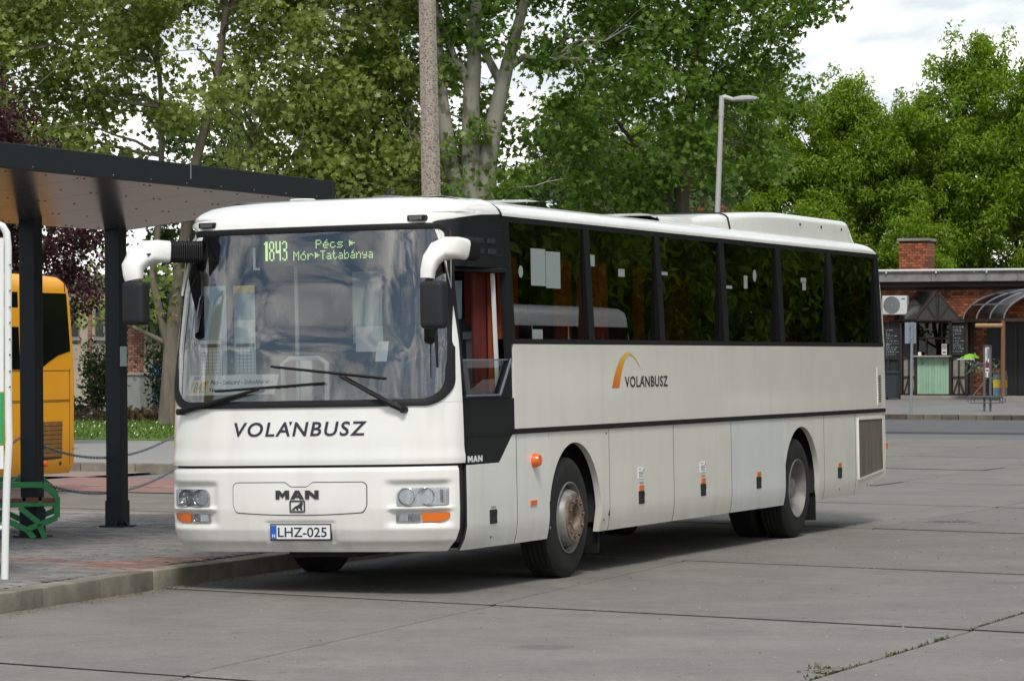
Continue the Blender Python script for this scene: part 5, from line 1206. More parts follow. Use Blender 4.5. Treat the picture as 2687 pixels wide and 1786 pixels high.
def clumps(ells, n, zmin=-1e9, shell=.55):
    """clump centres spread through ellipsoids (centre, radii), thinner in the middle"""
    out = []; w = np.array([e[1][0]*e[1][1]*e[1][2] for e in ells]); w = w/w.sum()
    while len(out) < n:
        e = ells[nrg.choice(len(ells), p=w)]; d = rnd_unit(1)[0]; r_ = (shell + (1-shell)*nrg.random())**.6 if nrg.random() < .75 else nrg.random()**.5
        p = np.array(e[0]) + d*r_*np.array(e[1])
        if p[2] > zmin: out.append(p)
    return np.array(out)
def crown_points(cl, per, rad, sag=.25, flat=.75):
    P = []; O = []
    for c in cl:
        n = int(per*nrg.uniform(.5, 1.5)); d = rnd_unit(n)*(nrg.random((n, 1))**.45)*rad*nrg.uniform(.6, 1.2)*np.array([1, 1, flat]); d[:, 2] -= sag*(d[:, 0]**2 + d[:, 1]**2)/rad
        P.append(c + d); O.append(d/np.maximum(np.linalg.norm(d, axis=1, keepdims=True), 1e-3))
    return np.concatenate(P), np.concatenate(O)
def curve(p0, p1, bow, n=7, wob=.0):
    p0, p1 = np.array(p0, float), np.array(p1, float); t = np.linspace(0, 1, n)[:, None]
    w = nrg.normal(size=(n, 3))*wob; w[0] = w[-1] = 0
    return p0 + (p1-p0)*t + np.array(bow)*4*t*(1-t) + w
def tree(name, label, cat, base, trunks, ells, nclump, per, rad, tmpl, size, leaf, bark, nlimb=40, group=None, lr=.035, droop=.5, up=.6, flat=.75, extra=None, gap=None):
    """trunks: list of (points, radii); limbs run from the nearest trunk point to the clumps"""
    o = thing(name, label, cat, base, group=group); B = np.array(base, float); mb = MB(); tp = []
    for pts, rr in trunks:
        mb.tube([Vector(np.array(p)-B) for p in pts], rr, 12); 
        dense = []
        for a, b in zip(pts[:-1], pts[1:]):
            for t in (0, .25, .5, .75): dense.append(np.array(a)*(1-t) + np.array(b)*t)
        tp += dense
    tr = mb.build('trunk', bark, o, smooth=True, sharp=80); tp = np.array(tp)
    cl = clumps(ells, nclump)
    if gap is not None: cl = np.array([c for c in cl if not gap(c)])
    if extra is not None: cl = np.concatenate([cl, np.array(extra)])
    lb = MB(); idx = nrg.permutation(len(cl))[:nlimb]
    for i in idx:
        c = cl[i]; d = np.linalg.norm(tp - c, axis=1) + 1.2*np.maximum(0, tp[:, 2] - c[2] + .3); s = tp[np.argmin(d)]
        L_ = np.linalg.norm(c - s); pts = curve(s - B, c - B, (0, 0, .06*L_), 7, .05*L_*.5); lb.tube([Vector(p) for p in pts], list(np.linspace(lr*(.6+.18*L_), .008, 7)), 5, cap=False)
        for _ in range(3):
            e = c + nrg.normal(size=3)*rad*.7; q = pts[nrg.integers(3, 6)]; lb.tube([Vector(p) for p in curve(q, e - B, (0, 0, .04), 4, .03)], [.012, .010, .008, .004], 4, cap=False)
    lb.build('limbs', bark, o, smooth=True, sharp=80)
    P, O = crown_points(cl, per, rad, flat=flat); me = leaf_mesh('crown', P - B, tmpl, size, droop, up, O); link('crown', me, leaf, o)
    return o
MT['planebark'] = M('pale plane bark', (0.27, 0.26, 0.215), 0.85, var=.12, vscale=2.5, stretch=(1, 1, .45), bump=.3, bscale=12, stain=(0.115, 0.10, 0.075), stain_scale=1.6, stain_lo=.56, stain_hi=.60, stain_amt=.85)
MT['brownbark'] = M('grey brown bark', (0.15, 0.125, 0.10), 0.9, var=.35, vscale=5, stretch=(1, 1, .25), bump=.6, bscale=14, stain=(.22, .20, .16), stain_scale=2, stain_lo=.52, stain_hi=.6, stain_amt=.7)
MT['darkbark'] = M('dark bark', (0.07, 0.055, 0.045), 0.9, var=.3, vscale=6)
MT['planeleaf'] = leafmat('plane leaves', (0.130, 0.225, 0.036), (0.25, 0.34, 0.080), .55, .36)
MT['planelight'] = leafmat('yellow green plane leaves', (0.225, 0.290, 0.068), (0.43, 0.47, 0.18), .55, .36)
MT['ashleaf'] = leafmat('bright green leaves', (0.160, 0.260, 0.020), (0.30, 0.39, 0.040), .50, .42)
MT['farleaf'] = leafmat('deep green leaves', (0.05, 0.09, 0.02), (0.09, 0.14, 0.03), .3)
MT['purple'] = leafmat('purple leaves', (0.035, 0.010, 0.014), (0.10, 0.022, 0.028), .25, .4)
MT['shrubleaf'] = leafmat('dark shrub leaves', (0.040, 0.070, 0.022), (0.085, 0.115, 0.035), .25, .4)
STAR, LANCE, SMALL = star_leaf(), lance_leaf(), small_leaf()
def T(pts, r0, r1, k=None): return (pts, list(np.linspace(r0, r1, len(pts))))
# left plane tree with the brown lower trunk
tree('plane_tree', 'broad yellow green plane tree over the shelter roof, its brown trunk left of the coach', 'tree', (49.84, 28.46, .14),
     [T([(49.84, 28.46, .1), (49.86, 28.40, 1.2), (49.88, 28.33, 2.5), (49.93, 28.18, 3.8), (50.0, 28.01, 5.1), (50.05, 27.8, 6.6), (50.2, 27.3, 8.6), (50.3, 27.0, 11)], .25, .07),
      T([(49.86, 28.40, 1.9), (49.77, 28.61, 2.8), (49.69, 28.81, 3.8), (49.75, 28.60, 5.6), (49.76, 28.58, 8.0), (49.71, 28.68, 9.4), (49.64, 28.85, 11)], .11, .045),
      T([(49.75, 28.58, 8.9), (49.58, 29.0, 9.7), (49.42, 29.4, 11)], .05, .03), T([(49.93, 28.18, 3.2), (50.3, 27.2, 4.9), (50.6, 26.2, 6.2), (50.9, 25.0, 7.2)], .09, .03), T([(49.88, 28.35, 2.1), (49.5, 29.3, 2.6), (49.2, 30.2, 2.8)], .07, .03), T([(49.95, 28.1, 4.4), (50.2, 26.9, 5.7), (50.3, 26.2, 7.6)], .07, .03)],
     [((50.3, 27.0, 8.6), (2.8, 3.9, 3.6)), ((49.5, 30.9, 8.3), (2.6, 2.9, 3.6)), ((51.2, 25.2, 6.6), (2.2, 2.6, 2.0)), ((49.9, 28.6, 12.2), (4, 5, 2.4))], 285, 105, .76, STAR, .175, 'planelight', 'brownbark', 90,
     gap=lambda c: (28.5 < c[1] < 29.7 and 5.9 < c[2] < 9.6 and nrg.random() < .85),
     extra=[(49.7, 28.9, 3.3), (49.5, 29.6, 2.9), (49.4, 30.2, 3.1), (49.6, 28.9, 4.0), (49.4, 30.3, 4.0), (49.9, 27.8, 4.2), (50.1, 27.6, 3.3)])
# the pair of pale trunks in the middle and the third behind the pole
tree('plane_tree', 'tall plane tree with twin pale forked trunks right of the concrete pole', 'tree', (53.55, 21.75, .0),
     [T([(53.52, 21.80, -.05), (53.52, 21.84, 5.4), (53.5, 21.86, 7.1), (53.5, 21.86, 8.3), (53.52, 21.79, 9.0), (53.53, 21.77, 10), (53.56, 21.65, 12), (53.6, 21.5, 14)], .30, .10),
      T([(53.49, 21.87, 8.5), (53.42, 22.05, 9.0), (53.34, 22.24, 9.3), (53.2, 22.6, 10.4)], .14, .06),
      T([(53.62, 21.55, -.05), (53.63, 21.55, 5.4), (53.65, 21.46, 6.7), (53.71, 21.32, 7.7), (53.79, 21.11, 8.7), (53.85, 20.96, 9.35), (53.95, 20.7, 10.35), (54.1, 20.3, 12)], .30, .10),
      T([(53.77, 21.18, 8.7), (53.64, 21.49, 9.35), (53.51, 21.82, 9.95), (53.35, 22.2, 10.5)], .12, .05), T([(53.86, 20.93, 9.1), (53.98, 20.62, 9.34), (54.09, 20.36, 9.3), (54.24, 19.9, 9.2)], .10, .04)],
     [((55.2, 20.2, 9.6), (2.4, 3.2, 2.6)), ((54.8, 24.0, 9.2), (2.6, 2.2, 3.2)), ((55.3, 19.8, 6.2), (2.0, 1.9, 1.6)), ((54, 22, 13.0), (4, 5.4, 2.4)), ((55.6, 24.0, 5.9), (1.8, 1.6, 1.6))], 260, 120, .82, STAR, .175, 'planeleaf', 'planebark', 60,
     gap=lambda c: c[0] < 54.6 and 20.4 < c[1] < 22.5 and c[2] < 9.4, extra=[(53.0, 22.2, 7.0), (52.9, 22.0, 6.1), (53.1, 21.5, 7.5), (53.0, 21.0, 6.6), (53.2, 20.8, 6.0), (52.9, 22.7, 5.7), (53.1, 20.9, 9.9), (53.0, 21.6, 10.2)])
tree('plane_tree', 'plane tree whose pale trunk leans half hidden behind the concrete pole', 'tree', (53.3, 22.2, .0),
     [T([(53.45, 22.0, -.05), (53.4, 22.13, 5.4), (53.28, 22.40, 7.1), (53.23, 22.54, 8.3), (53.2, 22.6, 9.2), (53.2, 22.8, 11.5)], .26, .10), T([(53.3, 22.4, 6.2), (53.3, 23.3, 7.4), (53.1, 24.2, 8.0)], .10, .04)],
     [((52.8, 24.4, 7.4), (2.0, 2.0, 2.6)), ((52.6, 25.6, 9.6), (2.2, 2.4, 2.6)), ((52.0, 25.2, 5.6), (1.4, 1.8, 1.4))], 150, 115, .80, STAR, .175, 'planelight', 'planebark', 40)
tree('plane_tree', 'deep green plane tree left of the street lamp, its crown reaching into the open sky', 'tree', (58.0, 17.6, .0),
     [T([(58.0, 17.9, -.05), (58.0, 17.9, 4), (58.0, 17.8, 7), (58.1, 17.4, 10), (58.2, 17, 13)], .3, .08), T([(58.0, 17.85, 6), (58.1, 16.9, 8.4), (58.2, 15.9, 10)], .12, .04), T([(58.0, 17.9, 5.4), (57.9, 18.8, 7.0), (57.8, 19.6, 8)], .11, .04)],
     [((57.6, 18.3, 8.2), (2.6, 2.7, 3.0)), ((58.0, 16.8, 7.2), (2.2, 1.7, 2.2)), ((57.8, 17.2, 11.2), (3.2, 3.4, 1.9)), ((57.6, 18.2, 5.4), (2.2, 2.6, 1.4)), ((58, 18, 13.6), (4, 4, 2))], 300, 125, .78, STAR, .17, 'planeleaf', 'brownbark', 70, gap=lambda c: c[1] < 18.1 and c[2] < 6.5,
     extra=[(58.0, 14.1, 10.9), (58.0, 13.6, 11.3), (57.9, 14.6, 10.6), (58, 14.9, 10.2), (58, 13.3, 11.6), (58.1, 15.2, 9.6), (58, 15.6, 9.2), (58.1, 14.6, 8.7), (58, 15.1, 8.3)])
# purple-leaved plum behind the shelter
tree('purple_plum_tree', 'dark purple leaved plum tree behind the shelter at the left edge', 'tree', (33.2, 22.9, .13),
     [T([(33.2, 23.2, .1), (33.2, 23.2, 2.2), (33.2, 23.4, 4.0)], .14, .07), T([(33.2, 23.2, 2.0), (33.3, 22.4, 4.3), (33.4, 21.6, 5.6)], .08, .03), T([(33.2, 23.2, 2.0), (33.1, 24.0, 4.8), (33.0, 24.6, 6.5)], .08, .03)],
     [((33.2, 24.1, 5.2), (1.5, 1.7, 1.6)), ((33.3, 22.5, 4.4), (1.4, 1.3, 1.0)), ((33.2, 23.2, 3.4), (1.4, 1.5, .9)), ((33.3, 22.0, 3.3), (1.0, .8, .6)), ((33.2, 24.3, 6.5), (1.3, 1.5, 1.2))], 190, 140, .45, SMALL, .095, 'purple', 'darkbark', 60, lr=.02)
tree('plane_tree', 'light green plane tree at the far left edge behind the purple tree', 'tree', (48.4, 33.6, .1),
     [T([(48.4, 33.6, .0), (48.4, 33.5, 4), (48.4, 33.2, 8), (48.4, 33, 11)], .22, .08)],
     [((48.4, 33.4, 9.2), (2.5, 2.8, 2.8)), ((48.6, 31.6, 6.2), (1.8, 1.6, 1.4)), ((48.4, 33.4, 6.6), (2.2, 2.2, 1.8))], 150, 110, .82, STAR, .175, 'planelight', 'brownbark', 40)
# bright green row beyond the kiosk: two crowns shared by the row
def row_crown(seed, rx, rz):
    global nrg; nrg = np.random.default_rng(seed)
    ce = clumps([((0, 0, rz*.98), (rx, rx, rz*.98)), ((0, 0, rz*1.45), (rx*.55, rx*.55, rz*.75))], 250, shell=.6)
    P, O = crown_points(ce, 200, .56, sag=.45, flat=.85)
    tops = np.array([(nrg.uniform(-rx*.6, rx*.6), nrg.uniform(-rx*.6, rx*.6), rz*nrg.uniform(1.85, 2.2)) for _ in range(9)]); P2, O2 = crown_points(tops, 110, .48, sag=.1, flat=1.4)
    return leaf_mesh('crown', np.concatenate([P, P2]), LANCE, .19, .9, .45, np.concatenate([O, O2])), ce
CR = [row_crown(3, 3.1, 4.6), row_crown(5, 2.8, 4.4)]
row = [((107.5, 39.5, 3.4), .95, 0, 'half hidden behind the plane tree'), ((109.5, 36.4, 3.1), 1.0, 1, 'just left of the street lamp, mostly behind the plane tree'), ((111.0, 33.0, 3.2), 1.13, 0, 'right of the street lamp, over the coach roof'), ((112.0, 30.2, 3.2), 1.10, 1, 'rising over the coach cooling unit'), ((112.4, 28.3, 3.2), 1.05, 0, 'over the rear end of the coach'),
       ((112.5, 26.2, 3.1), .95, 1, 'lowest of the row, in the skyline dip over the chimney'), ((112.4, 24.0, 3.3), 1.20, 0, 'tallest of the row, right of the kiosk chimney'), ((112.0, 21.6, 3.2), 1.22, 1, 'at the right edge over the kiosk arch')]
row += [((106.0, 28.2, -.2), .84, 0, 'low behind the kiosk chimney'), ((106.0, 24.2, -.2), .86, 1, 'low behind the kiosk roof right of the chimney'), ((106, 32.2, -.2), .86, 1, 'low in front of the row above the coach rear'), ((105, 36.0, -.4), .86, 0, 'low beside the lamp pole above the coach roof')]
for k, (p, s_, c, w_) in enumerate(row):
    o = thing('ash_tree', 'bright yellow green tree ' + w_, 'tree', (p[0], p[1], .2), group='bright green trees behind the kiosk'); me, ce = CR[c]
    mb = MB(); mb.tube([(0, 0, 0), (.05, .05, 3.4*1), (0, 0, p[2] + 5.5*s_)], [.2, .16, .05], 8)
    for q in ce[:26]: q = Vector(q)*s_ + Vector((0, 0, p[2]-.2)); mb.tube([(0, 0, max(2.5, q.z-2.0)), (q.x*.5, q.y*.5, q.z-.6), tuple(q)], [.06, .04, .01], 5, cap=False)
    mb.build('trunk', 'darkbark', o, smooth=True)
    cr = link('crown', me, 'ashleaf', o); cr.location = (0, 0, p[2]-.2); cr.scale = (s_, s_, s_); cr.rotation_euler = (0, 0, k*1.37)
nrg = np.random.default_rng(21)
# distant dense trees closing the gaps low behind the coach
for k, (p, rx, rz, w_) in enumerate([((86, 45, 0), 4.2, 5.2, 'left of the cream building'), ((84, 37, 0), 4.4, 4.6, 'behind the concrete pole'), ((86, 30, 0), 4.6, 4.9, 'behind the twin pale trunks'), ((80, 55, 0), 5, 5.5, 'at the far left behind the yellow coach')]):
    tree('background_tree', 'dense deep green tree far back ' + w_, 'tree', p, [T([(p[0], p[1], 0), (p[0], p[1], rz*1.6)], .25, .08)], [((p[0], p[1], 1.3+rz), (rx*.8, rx, rz))], 85, 80, 1.15, STAR, .30, 'farleaf', 'darkbark', 30)
# trees across the yard, seen only as reflections in the coach windows
me_ref = CR[0][0]
for k, (x, y, s_) in enumerate([(74, -2, 1.2), (75, -7, 1.35), (74, -12, 1.2), (75, -17, 1.4), (74, -22, 1.25), (75, -27.5, 1.4), (74, -33, 1.3), (75, -38, 1.4), (66, -36, 1.3), (80, 4, 1.3), (18, -17.5, 1.5), (25, -17, 1.65), (32, -16.5, 1.6), (39, -15.5, 1.7), (46, -14, 1.5), (11, -19, 1.5), (22, -24, 1.8), (30, -23, 1.8), (38, -22, 1.8), (46, -21, 1.8), (54, -18, 1.8), (60, -12, 1.6), (66, -7, 1.6), (66, -17, 1.7), (60, -22, 1.7), (54, -11, 1.4), (15, -15.5, 1.3)]):
    o = thing('yard_tree', 'green tree standing across the yard, mirrored in the coach windows', 'tree', (x, y, 0), group='trees across the yard')
    MB().tube([(0, 0, 0), (0, 0, 3), (0, 0, 8)], [.22, .18, .06], 8).build('trunk', 'darkbark', o)
    cr = link('crown', me_ref, 'ashleaf', o); cr.scale = (s_, s_, s_*1.1); cr.location = (0, 0, 1.4); cr.rotation_euler = (0, 0, k*.9)
# shrubs and ground cover behind the lawn
def shrub(name, label, p, h, r_, n, leaf='shrubleaf', tm=LANCE, ls=.17, stems=14):
    o = thing(name, label, 'shrub', p); mb = MB(); P = []
    for k in range(stems):
        a = nrg.uniform(0, 6.28); e = np.array([math.cos(a)*r_*nrg.uniform(.2, 1), math.sin(a)*r_*nrg.uniform(.2, 1), h*nrg.uniform(.65, 1.05)]); c = curve((math.cos(a)*.1, math.sin(a)*.1, 0), e, (0, 0, .1), 8, .03)
        mb.tube([Vector(q) for q in c], list(np.linspace(.022, .006, 8)), 5, cap=False)
        for q in c[2:]: P.append(q + nrg.normal(size=(int(n/stems/6)+1, 3))*np.array([.16, .16, .13]))
    mb.build('stems', 'brownbark', o); P = np.concatenate(P); P[:, 2] = np.maximum(P[:, 2], .03); link('foliage', leaf_mesh('foliage', P, tm, ls, .1, .4), leaf, o); return o
shrub('oleander_bush', 'tall leggy dark green bush between the yellow coach and the right shelter post', (57.1, 34.4, .1), 2.0, .62, 1500)
shrub('oleander_bush', 'dark bush with reddish tips close beside the brown tree trunk', (56.0, 31.75, .1), 2.3, .55, 1500)
MT['ivy'] = leafmat('ivy leaves', (0.03, 0.055, 0.02), (0.06, 0.09, 0.03)); MT['drybrown'] = leafmat('brown ground cover', (0.11, 0.065, 0.035), (0.17, 0.13, 0.05))
def cover(name, x0, x1, y0, y1, h, n, leaf):
    P = np.stack([nrg.uniform(x0, x1, n), nrg.uniform(y0, y1, n), nrg.uniform(.12, .15+h, n)], -1); P[:, 2] -= .0
    tag(link(name, leaf_mesh(name, P, SMALL, .16, .2, .7), leaf), kind='stuff')
cover('ivy_ground_cover', 54.5, 57.5, 34.6, 37.6, .55, 1500, 'ivy'); cover('ivy_ground_cover', 52.8, 54.6, 30.6, 35, .28, 900, 'drybrown'); cover('ivy_ground_cover', 53.2, 55.2, 29.4, 31.6, .35, 700, 'drybrown')
# ------------------------------------------------------------------ yellow coach behind the shelter, and the white one across the yard
MT['yellow'] = M('golden yellow coach paint', (0.93, 0.40, 0.004), 0.4, coat=.1, var=.04, vscale=2)
MT['dustyyellow'] = M('dusty yellow slats', (0.36, 0.19, 0.05), 0.7, var=.3, vscale=5)
def side_coach(name, label, xr, y, top, mats, length=11.5, wid=2.5, bot=.28, win=(1.70, 2.73), swoosh=True):
    """coach alongside the x axis with its tail at larger x; flank at -y side"""
    o = thing(name, label, 'coach', (xr, y, 0)); h = top
    lev = [(bot, .06, .02), (bot+.12, .0, .0), (.9, 0, .0), (1.6, 0, -.005), (2.0, .01, .02), (2.5, .03, .055), (h-.22, .05, .09), (h-.12, .075, .13), (h-.05, .15, .22), (h-.015, .35, .45), (h, .8, .9)]
    def ring(ins, rin, n=14, rc=.16):
        x1, x0, y0, y1 = -rin, -length+rin, ins, wid-ins; rc = min(rc, (y1-y0)/2-.01); P = []
        for cx, cy_, a0 in ((x1-rc, y0+rc, -math.pi/2), (x1-rc, y1-rc, 0), (x0+rc, y1-rc, math.pi/2), (x0+rc, y0+rc, math.pi)):
            for t in np.linspace(0, math.pi/2, n): P.append((cx + rc*math.cos(a0+t), cy_ + rc*math.sin(a0+t)))
        return P
    G = np.array([[(a, b, z) for a, b in ring(i, r_) + ring(i, r_)[:1]] for z, i, r_ in lev]); mb = MB(); mb.grid(G); mb.add([(a, b, h) for a, b in ring(.8, .9)], [tuple(range(56))]); mb.add([(a, b, bot) for a, b in ring(.06, .02)], [tuple(range(55, -1, -1))])
    body = mb.build('body', mats[0], o, smooth=True, fix=True, sharp=50)
    ins = lambda z: np.interp(z, [l[0] for l in lev], [l[1] for l in lev])
    def fl_(pts, off, mat, nm, par=o): mb = MB(); mb.add([(x, float(ins(z)) - off, z) for x, z in pts], [tuple(range(len(pts)))]); return mb.build(nm, mat, par)
    z0, z1 = win; xs = [-length+.8, -8.3, -6.6, -4.9, -3.2, -1.55]
    for a, b in zip(xs[:-1], xs[1:]): fl_([(a+.03, z0), (b-.03, z0), (b-.03, z1), (a+.03, z1)], .006, 'glassblack', 'window')
    if swoosh: fl_([(-1.52, z0), (-1.05, z0), (-.80, z0+.10), (-.55, z0+.185), (-.21, z0+.245), (-.26, z1), (-1.52, z1)], .006, 'glassblack', 'window')
    else: fl_([(-1.52, z0), (-.25, z0), (-.3, z1), (-1.52, z1)], .006, 'glassblack', 'window')
    mb = MB()
    for z in (z0-.02, 1.28, .64 if not swoosh else .36+.9): mb.box(-length+.3, -.24, float(ins(z))-.003, float(ins(z))+.01, z-.004, z+.004)
    for x in (-.235, -3.0, -5.0): mb.box(x-.004, x+.004, -.003, .02, .4, z0)
    mb.box(-.16, .004, -.003, .012, .606, .612); mb.build('panel_seam', 'ink', o)
    mb = MB(); mb.tube([(-.30, .045, z1+.02), (-.27, .06, h-.13), (-.30, .16, h-.04), (-.34, .4, h-.008)], .008, 6); mb.build('roof_seam', 'ink', o)
    vb = fl_([(-1.05, .47), (-.46, .49), (-.44, .99), (-1.05, .99)], .004, 'ink', 'engine_vent')
    for k in range(8):
        mb = MB(); z = .515 + k*.06; mb.prism([(0, 0), (.012, .052), (.018, .052), (.006, 0)], (-1.03, .0, z), (0, -1, 0), (0, 0, 1), (.57, 0, 0)); mb.build('vent_slat', mats[1], vb)
    mb = MB(); mb.lathe([(.045, .0), (.04, -.04), (0, -.05)], (-.93, .0, .43), 'y', 14); mb.build('side_lamp', 'amberdome', o, fix=True)
    mb = MB(); mb.lathe([(.028, .0), (.026, -.01), (0, -.012)], (-.50, 0, .42), 'y', 14); mb.build('filler_cap', 'ink', o, fix=True)
    for xx in (-2.9, -9.0):
        mb = MB(); mb.lathe([(.3, -.02), (.34, -.03), (.48, -.02), (.5, .03), (.5, .25)], (xx, .05, .5), 'y', 32); mb.lathe([(0, .05), (.2, .04), (.3, -.01)], (xx, .05, .5), 'y', 24); mb.build('wheel', 'tyre', o, smooth=True)
        mb = MB(); mb.add([(xx + .6*math.cos(t), -.003, .5 + .6*math.sin(t)) for t in np.linspace(-.2, math.pi+.2, 20)], [tuple(range(20))]); mb.build('wheel_arch', 'ink', o)
    for zz in (1.75, 1.69, 1.63, 1.57): MB().box(-.02, .012, .3, .6, zz-.02, zz+.015).build('tail_fin', 'ink', o)
    return o
MT['glassblack'] = M('black window glass', (0.006, 0.006, 0.007), 0.05, spec=.5)
side_coach('yellow_coach', 'golden yellow coach with black windows parked beyond the shelter', 16.52, 12.5, 3.0, ('yellow', 'dustyyellow'))
rc_ = side_coach('distant_coach', 'white coach parked across the yard, mirrored in the front coach windows', 32.3, -12.3, 3.1, ('paint_cool', 'greyplastic'), swoosh=False)
rc_.rotation_euler = (0, 0, 0)
mb = MB()
def mirror_side():
    # far flank of the yard coach, the one that faces the main coach
    m_ = MB()
    for a in (-10, -8.3, -6.6, -4.9, -3.2, -1.55): m_.box(a+.03, a+1.64 if a < -2 else -.25, 2.462, 2.478, 1.72, 2.72)
    m_.build('far_window', 'glassblack', rc_)
    m_ = MB(); m_.box(-3.2, -.05, 2.495, 2.508, .4, 1.66); MT['maroon'] = M('maroon paint', (.16, .02, .025), .35); m_.build('tail_panel', 'maroon', rc_)
mirror_side()
# ------------------------------------------------------------------ brick kiosk building
MT['brick'] = M('red brick', (0.27, 0.085, 0.040), 0.85, rand=.35, var=.25, vscale=9, bump=.4, bscale=40)
MT['brickmix'] = M('red brick rows', (0.235, 0.075, 0.037), 0.85, island=.35, var=.2, vscale=5)
MT['mortar'] = M('brick mortar', (0.075, 0.045, 0.034), 0.95)
MT['fascia'] = M('grey stained roof fascia', (0.25, 0.235, 0.225), 0.8, var=.25, vscale=2.5, stain=(.12, .11, .10), stain_scale=2, stain_lo=.5, stain_hi=.7, stain_amt=.8)
MT['gutter'] = M('white gutter', (0.66, 0.67, 0.66), 0.4)
MT['timber'] = M('dark brown timber', (0.035, 0.022, 0.016), 0.6, var=.2, vscale=10)
MT['mint'] = M('mint green boarding', (0.29, 0.46, 0.33), 0.6, var=.1, vscale=3, rand=.06)
MT['polycarb'] = glass('smoked sheet', (0.20, 0.16, 0.14), 1.45, 1.3, .10, .25)
MT['chalk'] = M('blackboard', (0.018, 0.02, 0.024), 0.7)
MT['log'] = M('brown log', (0.20, 0.095, 0.05), 0.75, var=.3, vscale=5, stretch=(8, 8, 1))
MT['plinth'] = M('plinth render', (0.30, 0.27, 0.23), 0.85, var=.2, vscale=2)
MT['bamboo'] = M('bamboo roll', (0.36, 0.24, 0.12), 0.7, var=.2, vscale=12)
ks = thing('brick_kiosk', 'long low red brick kiosk building with two chimneys behind the far pavement', 'kiosk', (88, 19, .3))
KO = Vector((88, 19, .3))
def kp(mb, name, mat, parent=None, **kw):
    """world-coordinate mesh made a part of the kiosk"""
    o = mb.build(name, mat, None, **kw); o.parent = parent or ks
    if parent is None: o.matrix_parent_inverse = Matrix.Translation(-KO)
    return o
wall = kp(MB().box(88.02, 96, 8, 34, .0, 4.2), 'wall', 'mortar')
kp(MB().box(87.8, 96.4, 7.8, 34.2, 4.20, 4.37), 'eaves', 'timber')
for k in range(9): kp(MB().box(87.55, 96.6, 6.9 + k*3.0, 9.885 + k*3.0, 4.38, 4.70), 'roof_fascia', 'fascia', bevel=.01)
gt = kp(MB().tube([(87.5, 7.6, 4.76), (87.5, 34.4, 4.76)], .045, 10), 'gutter', 'gutter', smooth=True)
for k in range(14): y = 8.2 + k*1.75; kp(MB().box(87.45, 87.56, y-.02, y+.02, 4.66, 4.81), 'gutter_bracket', 'gutter', gt)
kp(MB().box(87.55, 88.0, 7.8, 34, .1, .50), 'plinth', 'plinth', bevel=.01)
bl, bh, bt = .185, .092, .05; bricks = []
base = MB().box(-.02, .0, 0, bl-.013, 0, bh-.012)
bm_ = bpy.data.meshes.new('brick'); bm_.from_pydata(base.v, [], base.f); bm_.materials.append(MT['brick'])
def brick_at(x, y, z, parent, o0=None):
    o = bpy.data.objects.new('brick', bm_); COL.objects.link(o); o.parent = parent; o.location = Vector((x, y, z)) - KO if parent is not None else (x, y, z); return o
cnt = 0; rest = MB(); vis = lambda y, z: 15.6 < y < 20.85
openings = [(17.6, 20.0, .3, 3.1), (15.4, 17.05, .5, 2.95), (20.1, 20.9, .3, 3.0)]
wall_loc = KO
for i in range(int((4.12-.5)/bh)):
    z = .52 + i*bh
    for j in range(int((34-8)/bl)):
        y = 8 + j*bl + (bl/2 if i % 2 else 0)
        if any(a-.1 < y+bl/2 < b+.02 and c < z < d for a, b, c, d in openings): continue
        if not (14.8 < y < 21.3): continue
        if cnt < 210 and 3.1 < z and vis(y, z): brick_at(88.02 - rng.uniform(0, .006), y, z, wall); cnt += 1
        else:
            e = rng.uniform(0, .005); rest.box(88.0-e, 88.02, y, y+bl-.013, z, z+bh-.012)
for o in [c for c in wall.children if c.name.startswith('brick')]: o.matrix_parent_inverse = Matrix.Identity(4)
for o in [c for c in wall.children if c.name.startswith('brick')]: o.location = o.location + KO
o = kp(rest, 'brick_courses', 'brickmix', wall); o['kind'] = 'stuff'
def chimney(x0, x1, y0, y1, z0, z1, nb, par_name):
    c = kp(MB().box(x0+.012, x1-.012, y0+.012, y1-.012, 4.7, z1), 'chimney', 'mortar'); n = 0; rest = MB(); rows_ = int((z1-z0)/bh)
    for i in range(rows_):
        z = z0 + i*bh
        for j in range(-1, int((y1-y0)/bl)+1):
            a = y0 + j*bl + (bl/2 if i % 2 else 0); b = a + bl - .013; a, b = max(a, y0), min(b, y1)
            if b - a < .04: continue
            if n < nb and b-a > bl*.9: q = brick_at(x0+.014, a, z, c); q.location = (x0+.014-rng.uniform(0, .006), a, z); q.matrix_parent_inverse = Matrix.Identity(4); n += 1
            else: rest.box(x0-.006, x0+.014, a, b, z, z+bh-.012)
        rest.box(x0, x1, y0-.006, y0+.014, z, z+bh-.012); rest.box(x0, x1, y1-.014, y1+.006, z, z+bh-.012)
    o = kp(rest, 'brick_courses', 'brickmix', c); o['kind'] = 'stuff'
    kp(MB().box(x0-.07, x1+.07, y0-.06, y1+.06, z1, z1+.09), 'chimney_cap', 'fascia', c, bevel=.012)
    return c
chimney(88.4, 89.3, 19.23, 20.24, 4.72, 5.80, 60, 0); chimney(92.0, 93.0, 27.9, 29.3, 5.4, 7.45, 30, 0)
